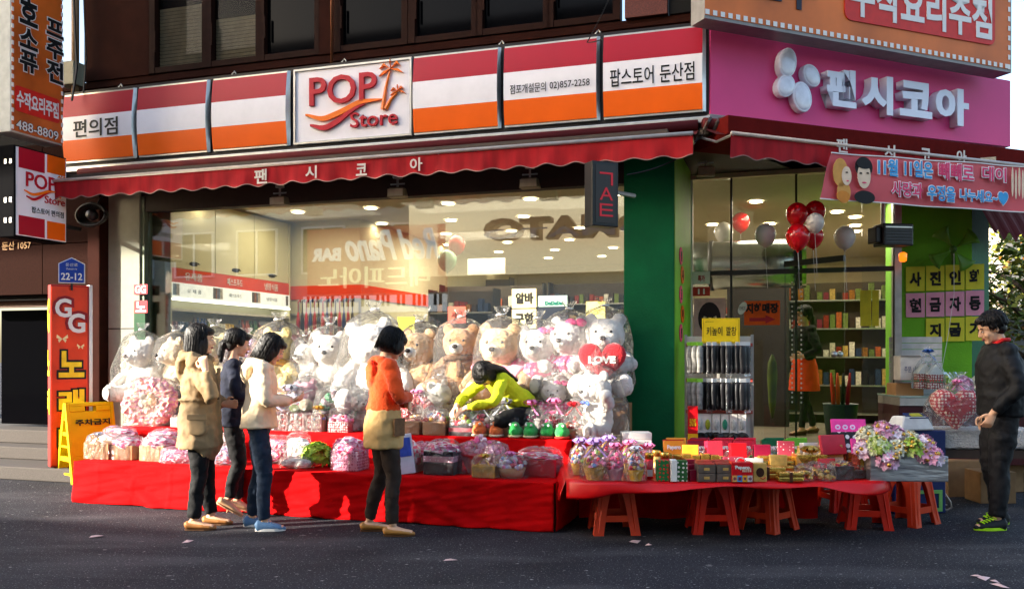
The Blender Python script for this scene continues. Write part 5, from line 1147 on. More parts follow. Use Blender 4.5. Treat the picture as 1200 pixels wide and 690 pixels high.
def pillow(label, px, d, L, D, H, ms, seed, rz=0, wrap=None, nm='gift_bag'):
    t = gift(nm, label, 'gift', FA, px, 545, d, zL+.006, rz, g1); w = MB(); crumple(w, (0, 0, H*.5), (L/2, D/2, H*.5), 4, .08, seed, len(ms), .8); w.build('contents', ms, t); cello(t, L*1.1, D*1.1, 0, H*1.15, seed, wrap, top=False); return t
pillow('pink cone shaped bouquet wrap lying left of the trench coat legs', 213, -1.38, .34, .16, .13, RUF, 21, .3, pinkfilm)
pillow('blue and lilac wrapped bundle between the legs of the first two women', 264, -1.36, .30, .22, .17, RUF2, 23)
pillow('pink and orange wrapped bundle behind the lilac one', 262, -1.06, .36, .2, .24, cols('ruffle', ['#e889ae', '#e0a45a', '#f2dfe4'], .5), 25)
pillow('long pink and white candy parcel right of the jeans', 325, -1.10, .38, .2, .22, PINKC, 27)
pillow('white parcel of round sweets in front of the green bouquet', 347, -1.40, .28, .15, .085, cols('egg', ['#ece6e2', '#e2dcd8'], .3), 29)
def bouquet(t, c, R_, ms, n, seed, balls=None, nm='flowers', petal=.035):
    rn = random.Random(seed); w = MB()
    for i in range(n):
        th = rn.uniform(0, 2*pi); ph = rn.uniform(0, .62)*pi; v = Vector((sin(ph)*cos(th), sin(ph)*sin(th), cos(ph))); p = Vector(c)+v*R_*rn.uniform(.75, 1.05); k = rn.randrange(len(ms)); a0 = rn.uniform(0, 6); u = v.orthogonal().normalized(); q = v.cross(u)
        for j in range(6):
            an = a0+j*pi/3; dd = u*cos(an)+q*sin(an); s_ = petal*rn.uniform(.8, 1.2); w.add([p, p+dd*s_*.6+(q*cos(an)-u*sin(an))*s_*.35+v*s_*.3, p+dd*s_*1.1+v*s_*.5, p+dd*s_*.6-(q*cos(an)-u*sin(an))*s_*.35+v*s_*.3], [(0, 1, 2, 3)], k=k)
    o = tag(w.build(nm, ms, t), kind='stuff')
    if balls:
        w = MB()
        for i in range(max(8, n//7)):
            th = rn.uniform(0, 2*pi); ph = rn.uniform(.05, .6)*pi; v = Vector((sin(ph)*cos(th), sin(ph)*sin(th), cos(ph))); w.ell(Vector(c)+v*R_*1.08, petal*.5, 8, 6)
        tag(w.build('gold_sweets', balls, t, True), kind='stuff')
t = gift('bouquet', 'lime green tissue flower bouquet with a ribbon on the low platform', 'bouquet', FA, 372, 545, -1.22, zL+.02, 0, g1); bouquet(t, (.0, 0, .06), .13, cols('tissue', ['#a7cf3c', '#c4e05a', '#8ab52c'], .6), 120, 4); w = MB(); w.lathe([(.02, -.005), (.09, .06), (.13, .10)], n=16, wob=.06); w.build('wrap', clear, t); ribbon(t, (-.12, -.02, .17), .06, rwhite)
pillow('pale green wrapped flower cone left of the lime bouquet', 350, -1.12, .22, .16, .25, cols('tissue', ['#dfe6cf', '#cfd8e6', '#f0e6ee'], .6), 31)
t = boxgift('small dark green tray just right of the lime bouquet', 395, -1.2, .14, .1, .07, mat('green_box', '#3c6a34', .5), cols('tissue', ['#4f8a3c', '#2f6a2c'], .6), 33)
boxgift('pink candy basket with a white trellis front left of the woman in orange', 410, -1.33, .27, .22, .17, dots('pinkwhite_box', '#e9cdd6', '#a8627a', 38, .4), PINKC, 35, pinkfilm, puff=1.2)
boxgift('white box overflowing with rose pink paper flowers right of the woman in orange', 478, -1.33, .20, .2, .12, wht, cols('ruffle', ['#e98f92', '#f4d9d4', '#e0606e'], .5), 37, puff=1.9)
boxgift('pink film wrapped bundle behind the black candy box', 497, -1.1, .26, .18, .15, pat, PINKC, 39, pinkfilm)
boxgift('black and pink layered candy box on the low platform', 519, -1.34, .27, .22, .20, blk, PINKC, 41, stripe=dots('pinkdots2', '#d9a2b2', '#f2e6ea', 40, .4))
t = gift('gift_basket', 'large heart shaped red basket under pink film on the low platform', 'gift', FA, 566, 545, -1.16, zL+.006, 0, g1); w = MB(); w.lathe([(.13, 0), (.2, .15), (.22, .17)], n=24); w.build('basket', mat('heart_box_red', '#b3122b', .4, coat=.3), t, True); heap(t, .36, .3, .17, 60, PINKC, 3, .028); cello(t, .46, .36, 0, .27, 5, pinkfilm, False)
boxgift('small golden box with a gold bow in front of the red heart basket', 569, -1.44, .20, .12, .10, mat('gold_box', '#c4a050', .35, metal=.4, var=.3, sc=20), None, 43, bowm=rgold)
t = gift('gift_basket', 'round clear wrapped basket of pale sweets with a pink bow', 'gift', FA, 600, 545, -1.36, zL+.006, 0, g1); w = MB(); w.lathe([(.09, 0), (.12, .08)], n=20); w.build('basket', beig, t, True); heap(t, .24, .22, .08, 50, RUF2+MIXC[:2], 8, .024); cello(t, .28, .25, 0, .2, 6, clear, False); ribbon(t, (0, -.05, .19), .05, rpink)
boxgift('long red gift box under clear film, rightmost on the low platform', 632, -1.22, .34, .18, .15, mat('red_gift_box', '#b51028', .35, coat=.3), PINKC, 45, puff=.1)
# ---- goods on the upper platform
g2 = 'gifts on the upper platform'
t = gift('tulle_wreath', 'large peach pink tulle wreath with tiny bears inside at the left end', 'wreath', FA, 178, 497, -.66, zU+.006, 0, g2)
tul = [mat('tulle_pink', '#f0a8a4', .9, sheen=.5), mat('tulle_peach', '#f3b99a', .9, sheen=.5), mat('tulle_rose', '#ea86a0', .9, sheen=.5)]
for i in range(14):
    q = 2*pi*i/14; w = MB(); w.k = 0; crumple(w, (.24*cos(q), -.03+.02*sin(3*q), .245+.175*sin(q)), (.095, .09, .085), 3, .22, i, 3); w.build('tulle_puff', tul, t)
for k, (x, z, m) in enumerate(((-.06, .24, F_white), (.05, .26, F_cream), (.0, .17, F_beige))): w = MB(); w.ell((x, -.06, z), (.05, .04, .05)); w.ell((x, -.07, z+.07), .038); w.ell((x-.03, -.07, z+.105), .014); w.ell((x+.03, -.07, z+.105), .014); w.build('tiny_bear', m, t, True)
cello(t, .62, .26, 0, .50, 8, clear, False)
def tierbox(label, px, d, L, D, H, m, seed, ms=None, bowm=None, rz=0, stripe=None, wrap=None, nm='gift_box', z=None):
    t = gift(nm, label, 'gift', FA, px, 500, d, (zU if z is None else z)+.006, rz, g2); MB().bx(-L/2, L/2, -D/2, D/2, 0, H).build('box', m, t, bevel=.006)
    if stripe: MB().bx(-L/2-.002, L/2+.002, -D/2-.002, D/2+.002, H*.4, H*.75).build('band', stripe, t)
    if ms: heap(t, L, D, H, 40, ms, seed, .025)
    cello(t, L*1.12, D*1.2, 0, H+(.13 if ms else .03), seed, wrap, False)
    if bowm: ribbon(t, (0, -D*.4, H+.1), .06, bowm)
    return t
tierbox('flat clear box of pink tulle right of the wreath', 215, -.72, .22, .14, .10, mat('tulle_box', '#e6b5b0', .5), 3)
t = gift('candy_box', 'wide clear box of red foil sweets in six upright columns', 'gift', FA, 352, 500, -.72, zU+.006, 0, g2)
for i in range(6):
    w = MB(); 
    for j in range(7): w.ell((-.235+i*.094, -.06+.01*(j % 2), .02+j*.023), (.038, .035, .018), 8, 6, k=j % 2)
    w.build('sweet_column', [mat('foil_red', '#b3121f', .25, metal=.4), mat('foil_dark', '#6a1a1c', .3, metal=.3)][::1 if i % 2 else -1], t, True)
for x in range(7): MB().bx(-.285+x*.094, -.279+x*.094, -.11, .06, 0, .17).build('divider', mat('divider_pink', '#d9a9a4', .5), t)
MB().bx(-.3, .3, -.115, -.11, 0, .175).build('front_pane', clear, t); MB().bx(-.3, .3, .06, .066, 0, .175).build('back_panel', pat, t)
w = MB(); w.bx(-.31, .31, -.117, .07, .172, .18); w.build('lid', clear, t)
t = gift('gift_basket', 'basket with a silver bow and blue paper above the red sweets box', 'gift', FA, 345, 500, -.55, zU+.15, .1, g2); w = MB(); crumple(w, (-.05, 0, .12), (.22, .14, .09), 3, .2, 8, 4); w.build('paper', RUF2, t); w = MB(); w.ell((.16, -.08, .10), (.075, .06, .065)); w.build('round_sweet', F_beige, t, True); w = MB(); w.ell((.06, -.09, .07), (.07, .05, .05)); w.build('green_sweet', mat('olive_foil', '#7d8a4a', .4), t, True); ribbon(t, (-.02, -.05, .25), .10, glit); cello(t, .5, .3, 0, .28, 3, clear, False)
def knit_wreath(label, px, d, R_, r_, c1, c2, bowm, rz=0, z=None, cen=None):
    t = gift('wreath', label, 'wreath', FA, px, 500, d, (zU if z is None else z)+.01, rz, g2); rn = random.Random(int(px))
    for i in range(16):
        q = 2*pi*i/16; w = MB(); w.tube([((R_)*cos(q+k), .02*sin(k*5), R_+r_+(R_)*sin(q+k)) for k in (0, .2, .42)], [r_*.86, r_, r_*.86], 10); w.build('ring_segment', c1 if i % 2 else c2, t, True)
    if cen: heap(t, .14, .05, R_+r_-.05, 26, cen, 4, .022)
    if bowm: ribbon(t, (0, -.02, 2*R_+2.1*r_), .07, bowm)
    cello(t, 2.25*(R_+r_), .22, 0, 2.15*(R_+r_), 3, clear, False); return t
knit_wreath('green and grey beaded ring half behind the woman in orange', 396, -.62, .14, .06, dots('bead_green', '#2c7a4c', '#cfd8d0', 60, .3), dots('bead_grey', '#8d7f84', '#7a2a3c', 60, .3), None, .3)
knit_wreath('red dotted wreath with a pink bow and nuts in its middle', 490, -.55, .125, .058, dots('wreath_red', '#b02a34', '#eccfc8', 55, .3), dots('wreath_red2', '#a32430', '#e5c0b8', 50, .28), rpink, 0, cen=cols('nut', ['#8a5c34', '#caa56e', '#5a3520'], .5))
t = tierbox('brown craft box right of the apron', 485, -.74, .16, .14, .12, craft, 5); t = tierbox('larger brown craft box below the hands of the woman in lime', 512, -.74, .22, .16, .13, craft, 6, MIXC)
t = tierbox('dark candy tray with pink round sweets along its edge', 545, -.74, .26, .16, .10, blk, 7, MIXC, stripe=pat)
t = tierbox('small clear box of red sweets left of the woman in orange', 400, -.74, .22, .14, .10, pat, 8, PINKC, bowm=None)
t = tierbox('gift with a gold ribbon handle right of the red sweets box', 376, -.74, .12, .12, .12, beig, 9, MIXC, bowm=rgold)
knit_wreath('green foil wreath being arranged by the woman in lime', 548, -.62, .085, .045, dots('foil_green', '#1f6a3c', '#9ad0a4', 50, .3), dots('foil_green2', '#174f34', '#6a3a2a', 50, .3), None, -.2, zU+.03)
def cello_bag(label, px, d, L, H, ms, seed, bowm, fr=FA, z=None, grp=g2, base=None, wrap=None, rz=0):
    t = gift('candy_bag', label, 'gift bag', fr, px, 500, d, (zU if z is None else z)+.006, rz, grp); w = MB(); w.lathe([(L*.34, 0), (L*.42, H*.22), (L*.43, H*.25)], n=18); w.build('basket', base or beig, t, True)
    heap(t, L*.8, L*.6, H*.22, 44, ms, seed, L*.09, dome=.9); cello(t, L, L*.8, 0, H*.88, seed, wrap); ribbon(t, (0, -.02, H*.86), L*.30, bowm); return t
CH_ = cols('xmas', ['#c81e3c', '#f0e8e4', '#a01828', '#d94f86', '#e9dcd4'], .35)
cello_bag('clear bag with silver ribbon over orange slippers, right of the woman in lime', 592, -.66, .30, .36, cols('candy', ['#d9d4dc', '#c9a9b8'], .3), 3, glit)
cello_bag('silver tied candy bag in front of the knees of the woman in lime', 566, -.68, .27, .30, CH_, 13, glit)
cello_bag('clear candy bag with a gold bow below the pink shirt bear', 600, -.50, .26, .36, CH_, 4, rgold); cello_bag('clear candy bag with a pink bow left of the small front row bear', 622, -.56, .26, .34, CH_, 5, rpink)
cello_bag('red and white candy bag with a pink star bow in the front row', 650, -.62, .26, .36, CH_, 6, rpink); cello_bag('red candy bag with a small brown bear on its front by the big white bear', 674, -.68, .22, .34, cols('xmas', ['#b3121f', '#a01828', '#7a4a2c', '#e9dcd4'], .35), 7, rred)
cello_bag('tall white candy bag behind the orange slippers', 585, -.44, .24, .38, cols('candy', ['#d9d4dc', '#e6a3b4'], .3), 8, rwhite)
# plush slippers in pairs along the edge
def slipper(px, m, m2, label, fx):
    t = gift('plush_slipper', label, 'slipper', FA, px, 515, -.775, zU+.006, .0, 'plush slippers on the upper platform'); w = MB(); w.ell((0, 0, .055), (.068, .10, .055)); w.ell((0, -.03, .10), (.05, .05, .045)); put('upper', bake(w, 'upper', m, .008, 2), t)
    w = MB(); w.ell((0, 0, .015), (.072, .105, .02)); w.build('sole', m2, t, True)
    for s in (-1, 1): w = MB(); w.ell((s*.025, -.07, .12), .012); w.build('eye', white, t, True)
sg, so, sr_ = fur('slipper_green', '#2fae4e'), fur('slipper_orange', '#e8763a'), mat('sole_red', '#b03028', .8)
for px, m, m2, l in ((562, so, F_beige, 'left orange slipper with a green top at the edge of the upper platform'), (582, so, F_beige, 'right orange slipper of the orange pair'), (604, sg, F_cream, 'first green slipper right of the orange pair'), (622, sg, F_cream, 'second green slipper right of the orange pair'), (642, sg, sr_, 'green slipper with a red sole, left of its pair'), (659, sg, sr_, 'rightmost green slipper with a red sole beside the red candy bag')): slipper(px, m, m2, l, 0)
# ================================================================ RIGHT-HAND TABLE, STOOLS AND GOODS
TZ = .475
stoolm = mat('stool_red_plastic', '#ee2c12', .4, spec=.25, var=.1, sc=8, dirt=.25); stoolb = mat('stool_brown_red_plastic', '#e04420', .45, var=.12, sc=8, dirt=.35)
def stool_mesh():
    w = MB(); H = .455; T = .118; Bt = .18; n = 10
    # seat: rounded square with a skirt
    def ring(h, z, r=.035):
        P = []
        for cx, cy_, s in ((h-r, -h+r, -90), (h-r, h-r, 0), (-h+r, h-r, 90), (-h+r, -h+r, 180)):
            for i in range(5): an = radians(s+90*i/4); P.append((cx+r*cos(an), cy_+r*sin(an), z))
        return P
    rs = [ring(T-.02, H), ring(T, H-.006), ring(T+.006, H-.02), ring(T+.012, H-.075), ring(T+.006, H-.075), ring(T-.006, H-.022)]
    P = sum(rs, []); m = 20; fs = [tuple(range(m))]+[(i*m+(j+1) % m, i*m+j, (i+1)*m+j, (i+1)*m+(j+1) % m) for i in range(len(rs)-1) for j in range(m)]; seat = MB(); seat.add(P, fs)
    leg = MB()                                # corner leg, L-shaped and flaring, at (+,+)
    for (a0, b0, a1, b1) in (((1, .42), None, (1, .60), None),):
        pass
    def off(z): return T+.012+(Bt-T-.012)*(H-.07-z)/(H-.07)
    zs = [0, .012, .10, .2, .3, H-.07]; wd = [.080, .078, .076, .078, .088, .125]
    for side in (0, 1):
        vs = []; 
        for z, wq in zip(zs, wd):
            o = off(z)+(.006 if z < .02 else 0); q = [(o, o-wq), (o, o), (o-.012, o-.012), (o-.012, o-wq)]
            vs += [(y, x, z) if side else (x, y, z) for x, y in q]
        fs = [(i*4+j, i*4+(j+1) % 4, (i+1)*4+(j+1) % 4, (i+1)*4+j) for i in range(len(zs)-1) for j in range(4)]+[(3, 2, 1, 0), tuple(len(vs)-4+j for j in range(4))]
        leg.add(vs, fs if not side else [f[::-1] for f in fs])
        o = off(.0); vs2 = []
        for z in (.02, .2, H-.09): o = off(z)+.004; a_ = o-.035; q = [(o, a_-.006), (o+.006, a_), (o, a_+.006)]; vs2 += [(y, x, z) if side else (x, y, z) for x, y in q]
        leg.add(vs2, [(i*3+j, i*3+(j+1) % 3, (i+1)*3+(j+1) % 3, (i+1)*3+j) for i in range(2) for j in range(3)])
    rail = MB(); zr = .13; o = off(zr)-.004; rail.bx(-o+.05, o-.05, -o, -o+.01, zr-.026, zr+.024)
    arch = MB(); o = off(H-.09)-.002; vs = []; N = 12
    for i in range(N+1):
        x = -o+.05+(2*o-.1)*i/N; u = abs(2*i/N-1); vs += [(x, -o, H-.07), (x, -o, H-.095-.06*u**4)]
    arch.add(vs, [(2*i, 2*i+1, 2*i+3, 2*i+2) for i in range(N)])
    return seat, leg, rail, arch
S_seat, S_leg, S_rail, S_arch = stool_mesh()
me_ss = {k: (S_seat.mesh('seat', m, False), S_leg.mesh('leg', m), S_rail.mesh('rail', m), S_arch.mesh('skirt', m)) for k, m in (('r', stoolm), ('b', stoolb))}
def stool(px, py, rz, k, label, X=None, Y=None):
    p = gnd(px, py) if X is None else Vector((X, Y, 0)); t = thing('plastic_stool', label, 'stool', p, radians(rz), 'plastic stools under the right table'); s, l, r, a = me_ss[k]; put('seat', s, t)
    for i in range(4): put('leg', l, t, rz=i*pi/2); put('rail', r, t, rz=i*pi/2); put('skirt', a, t, rz=i*pi/2)
stool(719, 622, 3, 'b', 'brown red plastic stool, leftmost in the front row under the table'); stool(834, 621, -1, 'r', 'bright red plastic stool, second in the front row under the table')
stool(899, 619, 42, 'b', 'brown red plastic stool turned corner first, third under the table'); stool(1013, 616, -8, 'r', 'bright red plastic stool under the right end of the table')
stool(1064, 612, 35, 'b', 'brown red plastic stool carrying the silver flower box'); stool(697, 600, 12, 'b', 'brown red stool behind the leftmost one, half hidden')
stool(800, 590, 20, 'r', 'dark red stool far under the table between the first two'); stool(985, 596, 12, 'r', 'red stool behind the right end stool, near the middle'); stool(930, 588, 5, 'r', 'shaded stool deep under the middle of the table')
stool(1040, 598, 10, 'b', 'brown red stool between the end stool and the silver box stool')
# table board and cloth
x0, x1 = .47, 2.80; yf, yb_ = 6.55, 8.05
T = thing('gift_table', 'low table of boards on stools covered with a bright red plastic cloth', 'table', (0, 0, 0), 0)
MB().bx(x0+.05, x1-.08, yf+.08, yb_, TZ-.035, TZ-.012).build('board', card, T)
redpl = mat('red_vinyl_cloth', '#cf0408', .35, var=.04, sc=4, bump=.12, bsc=7, spec=.4)
def edge(u):                                  # outline of the cloth, u along the front from left to right
    x = x0-.06+(x1-x0+.10)*u; return x, yf+.16*max(0, (.12-u)/.12)**2+.12*max(0, (u-.92)/.08)**2+.02*sin(u*9)
w = MB()
w.grid(lambda u, v: (edge(u)[0], edge(u)[1]+(yb_-edge(u)[1])*v, TZ+.003*noise.noise(Vector((u*9, v*6, 1)))), 60, 14)
def lip(u, v):
    x, y = edge(u); dr = .035+.055*max(0, sin(u*pi*2.6+.1))**1.3+.10*max(0, (.14-u)/.14)+.01*sin(u*23)
    return (x, y-.03*sin(v*pi*.5)+.02*v*sin(u*14)*v, TZ+.003*noise.noise(Vector((u*9, 0, 1)))*(1-v)-dr*v-.004*sin(v*pi))
w.grid(lambda u, v: lip(u, 1-v), 80, 6)
w.grid(lambda u, v: (edge(0)[0]-.03*sin(v*1.5)-.02*v, edge(0)[1]+(yb_-edge(0)[1])*u, TZ-.16*v-.02*sin(u*9)*v), 14, 4)
w.grid(lambda u, v: (edge(1)[0]+.02*sin(v*1.5), edge(1)[1]+(yb_-edge(1)[1])*u, TZ-.07*v-.02*sin(u*9)*v), 14, 4)
w.build('cloth', redpl, T, True, solid=.003)
w = MB(); w.grid(lambda u, v: (x0+.1+(x1-x0-.3)*u, yb_-.5+.03*sin(u*31)+.02*sin(u*13), .03+(TZ-.07)*v), 60, 3); w.build('back_cloth', redcloth, T, True)
g3 = 'gifts on the right table'
def TP(px, Y): return Vector(((px-600)/F*Y, Y, TZ+.006))
def tg(nm, label, px, Y, rz=0, cat='gift', dz=0, grp=g3): return thing(nm, label, cat, TP(px, Y)+Vector((0, 0, dz)), rz, grp)
# cellophane baskets at the left end
def cbasket(px, Y, H, R_, ms, bowm, bm_, seed, label, pc=None):
    t = tg('candy_basket', label, px, Y, cat='gift basket', grp='cellophane baskets on the right table'); w = MB(); w.lathe([(R_*.6, 0), (R_*.85, H*.25), (R_*.9, H*.3), (R_*.82, H*.3)], n=18); w.build('basket', bm_, t)
    w = MB(); w.tube([(R_*.8*cos(q), 0, H*.3+H*.5*sin(q)) for q in [pi*k/12 for k in range(13)]], .006, 5); w.build('handle', bm_, t); heap(t, R_*1.6, R_*1.4, H*.3, 34, ms, seed, .02, dome=1.1); cello(t, R_*2.2, R_*1.9, 0, H*.86, seed); ribbon(t, (0, -R_*.2, H*.84), R_*.75, bowm)
wick = mat('wicker_straw', '#c99a45', .6, var=.3, sc=60, bump=.5); pinkb = mat('pink_basket', '#d98a9c', .5)
cbasket(680, 6.95, .30, .085, MIXC, rpur, wick, 1, 'cellophane basket with a lilac bow at the far left of the table'); cbasket(697, 6.68, .32, .10, MIXC, rpur, wick, 2, 'straw basket of red sweets with a lilac bow, front left of the table')
cbasket(713, 7.05, .31, .085, PINKC, rpur, wick, 3, 'cellophane basket behind the first two, with a pale lilac bow'); cbasket(721, 6.66, .29, .075, PINKC, rpink, pinkb, 4, 'pink basket in cellophane, second from the left in front')
cbasket(738, 6.98, .28, .08, MIXC, rpink, wick, 5, 'cellophane basket with pale pink ribbon behind the yellow one'); cbasket(745, 6.62, .27, .072, MIXC, rwhite, mat('yellow_basket', '#d9a21f', .5), 6, 'yellow basket in cellophane, third from the left in front')
cbasket(760, 7.0, .25, .07, PINKC, rpink, pinkb, 7, 'small cellophane bag with a pink bow behind the striped tins')
def bxx(px, Y, L, D, H, m, label, rz=0, dz=0, txt=None, tm=None, band=None, nm='gift_box', lean=0, tz=(.35, .7)):
    t = tg(nm, label, px, Y, rz, dz=dz); b = MB().bx(-L/2, L/2, -D/2, D/2, 0, H).build('box', m, t, bevel=.004)
    if lean: t.rotation_euler.x = lean
    if band: MB().bx(-L/2-.001, L/2+.001, -D/2-.0015, D/2+.001, H*.0, H*.28).build('band', band, t)
    if txt: text(txt, (-L*.34, L*.34, H*tz[0], H*tz[1]), -D/2-.002, tm or white, t, bold=.04, depth=.0015)
    return t
boxred = mat('biscuit_red', '#c3101a', .3, var=.05, coat=.4); boxmag = mat('biscuit_maroon', '#8a1030', .3, var=.05, coat=.4); boxpink = mat('biscuit_pinkred', '#d8203c', .3, coat=.4); boxgreen = mat('biscuit_green', '#0c5a34', .3, coat=.4); boxlime = mat('biscuit_lime', '#5fae2c', .3, coat=.4); boxyel = mat('biscuit_yellow', '#e6962a', .3, coat=.4)
photo = mat('pack_picture', '#cbb59c', .5, var=.5, sc=25); goldm = mat('gold_foil', '#d8ab4e', .22, metal=.85, var=.15, sc=30, bump=.4, bsc=25); goldp = mat('gold_paper', '#cfa65a', .4, metal=.3, var=.2, sc=30)
# back rows
bxx(706, 7.90, .30, .16, .17, boxred, 'red biscuit carton behind the cellophane baskets', 0, txt='빼빼로')
for i in range(3): bxx(745, 7.95, .26, .18, .06, white, ('lowest', 'middle', 'top')[i]+' white box of the stack left of the pillar foot', dz=.06+i*.062)
bxx(744, 7.62, .24, .10, .17, boxpink, 'red and white Pepero carton below the white box stack', txt='Pepero', tz=(.5, .85), band=white)
for i, (px, m, bn, l) in enumerate(((790, boxyel, photo, 'orange yellow'), (818, boxmag, photo, 'maroon'), (846, boxpink, photo, 'red first'), (872, boxpink, photo, 'pinkish red second'), (905, boxgreen, photo, 'dark green'), (932, boxlime, photo, 'light green'))):
    t = bxx(px, 7.62, .17, .05, .20, m, l+' upright Pepero pack in the tilted back row of the table', txt='Pepero', tz=(.55, .8), band=bn, lean=-.25, nm='biscuit_pack')
    MB().bx(-.088, .088, -.027, .02, .198, .206).build('lid_flap', boxred if i < 4 else boxlime if i == 5 else boxgreen, t)
    bxx(px+3, 7.80, .17, .06, .205, m, l+' Pepero pack standing second behind its twin', lean=-.2, nm='biscuit_pack')
for i, px in enumerate((968, 1000)): bxx(px, 7.75, .21, .3, .14, boxred, ('left', 'right')+() [0:0] and '' or ('left' if i == 0 else 'right')+' plain glossy red box at the back right of the table')
bxx(985, 7.35, .42, .14, .05, boxred, 'flat red lid in front of the glossy red boxes', dz=.02)
# middle
for i, (px, m) in enumerate(((812, 0), (833, 1), (862, 2), (885, 3), (905, 4))):
    t = tg('candy_pouch', 'clear pouch of small %s sweets in the middle row, %s from the left' % (('red', 'white', 'striped', 'pink', 'brown')[i], ('first', 'second', 'third', 'fourth', 'fifth')[i]), px, 7.32); heap(t, .15, .10, .06, 30, MIXC[i % 5:i % 5+3], i, .018, dome=.5); MB().bx(-.08, .08, -.055, .055, 0, .06).build('tray', wht, t); cello(t, .18, .12, 0, .15, i, top=False)
def goldbar(px, Y, L, label, dz=0, rz=0, H=.045):
    t = tg('gold_pack', label, px, Y, rz, dz=dz, grp='gold wrapped chocolates on the right table'); MB().bx(-L/2, L/2, -.045, .045, 0, H).build('box', goldm, t, bevel=.008); MB().bx(-.012, .012, -.047, .047, -.001, H+.002).build('ribbon', mat('brown_ribbon', '#4a2a1a', .4), t)
    if rz > .01: pass
for i in range(3):
    for j in range(2): goldbar(902+j*28, 6.92+.11*i, .20, 'gold foil bar, %s row, %s of two, beside the gold bow' % (('front', 'middle', 'rear')[i], ('left', 'right')[j]), dz=.05*((i+1)*.55))
for i in range(3): goldbar(898, 6.70-.0*i, .0001+.27, 'long gold foil bar in the front stack, %s' % ('bottom', 'middle', 'top')[i], dz=.046*i) if i < 2 else None
t = tg('gold_pack', 'gold box with a big curled gold bow in the middle of the table', 948, 7.05, dz=.07); MB().bx(-.12, .12, -.08, .08, 0, .08).build('box', goldm, t, bevel=.006); ribbon(t, (0, -.03, .10), .08, goldm, n=9)
t = tg('gold_pack', 'tall gold box behind the curled gold bow', 950, 7.35, dz=.08); MB().bx(-.1, .1, -.05, .05, 0, .10).build('box', goldp, t, bevel=.006)
for i in range(2): goldbar(990, 7.18-.0*i, .20, ('lower', 'upper')[i]+' gold bar of the pair in front of the glossy red boxes', dz=.03+.062*i, H=.06)
for i in range(7):
    for r in range(2):
        c = [boxred, goldp, boxmag, boxyel, pat, boxpink, wht][(i*2+r*3) % 7]
        bxx(800+i*28+r*9, 6.98+r*.17+.02*(i % 2), .13, .07, .10+.04*r+.015*((i*5) % 3), c, 'small %s box, number %d from left, %s middle row of the table' % (('red', 'gold', 'maroon', 'yellow', 'dotted', 'pink red', 'white')[(i*2+r*3) % 7], i+1, ('front', 'rear')[r]), rz=.12*((i*3) % 4-1.5), band=[None, photo, goldm][(i+r) % 3], lean=-.12, dz=.02+.05*r)
# front row
for i, (px, Y, c, l) in enumerate(((765, 6.72, boxred, 'left'), (773, 6.9, goldp, 'gold topped second'), (783, 6.75, boxpink, 'third'))):
    t = tg('cookie_tube', '%s clear cookie tube with a gold lid beside the holly boxes' % l, px-4, Y); w = MB(); w.lathe([(.030, 0), (.032, .01), (.032, .15)], n=14); w.build('tube', c, t, True); w = MB(); w.lathe([(.034, .15), (.034, .19), (.03, .195)], n=14); w.build('lid', goldm, t, True); MB().bx(-.02, .02, -.034, -.028, .02, .07).build('label', white, t)
holly = dots('holly_paper', '#1b6a34', '#c8281e', 34, .42); holly2 = dots('holly_paper2', '#2a5a2c', '#e8e0d0', 30, .3)
bxx(776, 6.60, .085, .07, .155, holly, 'green and red holly print box at the front left', .06); bxx(789, 6.58, .045, .07, .16, white, 'plain white narrow box between the holly boxes', .0); bxx(799, 6.59, .075, .07, .155, holly2, 'holly print box right of the white one', -.05)
for i in range(6): bxx(782+i*11, 6.98, .065, .06, .16-.01*(i % 2), goldm, 'gold capped small packet, number %s in the row behind the holly boxes' % ('one', 'two', 'three', 'four', 'five', 'six')[i], band=holly)
for i in range(3): bxx(812-i*2, 6.62+i*.09, .075, .06, .08+.03*i, boxmag, '%s dark red sloping pack right of the holly boxes' % ('front', 'middle', 'back')[i], .25)
greyb = mat('truffle_grey_brown', '#5e5248', .5, var=.2, sc=30); redlid = mat('truffle_red_lid', '#9a3028', .4, var=.2, sc=40)
for c in range(2):
    for r in range(2):
        for k in range(2):
            t = bxx(826+c*22-k*2, 6.60+k*.16, .13, .13, .062, greyb, '%s grey brown box, %s stack, %s row, at the front of the table' % (('lower', 'upper')[r], ('left', 'right')[c], ('front', 'rear')[k]), dz=r*.064)
            if r == 1: MB().bx(-.064, .064, -.064, .064, .063, .068).build('lid', redlid, t)
            MB().bx(-.02, .02, -.067, -.0655, .02, .04).build('label', boxlime if False else goldp, t)
t = bxx(868, 6.57, .155, .10, .145, boxred, 'red Pepero gift box with a white handle and four coloured squares', txt='Pepero', tz=(.62, .85))
for i, (c, s) in enumerate((('#d9a05c', '+'), ('#3f9ad0', '-'), ('#e0a02c', '×'), ('#b9b2ac', '÷'))): MB().bx(-.075+i*.0375, -.0395+i*.0375, -.053, -.050, .004, .05).build('square', mat('sq'+c, c, .4), t); text(s, (-.068+i*.0375, -.046+i*.0375, .014, .04), -.054, mat('sq_ink', '#7a2a4a', .5), t, bold=.06, depth=.001)
w = MB(); w.tube([(.035*cos(q), 0, .145+.03*sin(q)) for q in [pi*k/10 for k in range(11)]], .005, 6); w.build('handle', white, t)
for i in range(5): MB().bx(-.0+i*.014, .008+i*.014, -.053, -.050, .075, .105).build('stick', photo, t)
t = bxx(889, 6.58, .10, .08, .135, goldp, 'upright golden box with a round dark window near the front'); w = MB(); w.prism([(.03*cos(2*pi*i/18), .07+.035*sin(2*pi*i/18)) for i in range(18)], -.043, -.041); w.build('window', mat('choc_brown', '#3a2012', .4), t); w = MB(); w.tube([(0, -.043, .03), (.02, -.045, .02), (.04, -.045, .035)], .004, 4); w.build('bow', boxred, t)
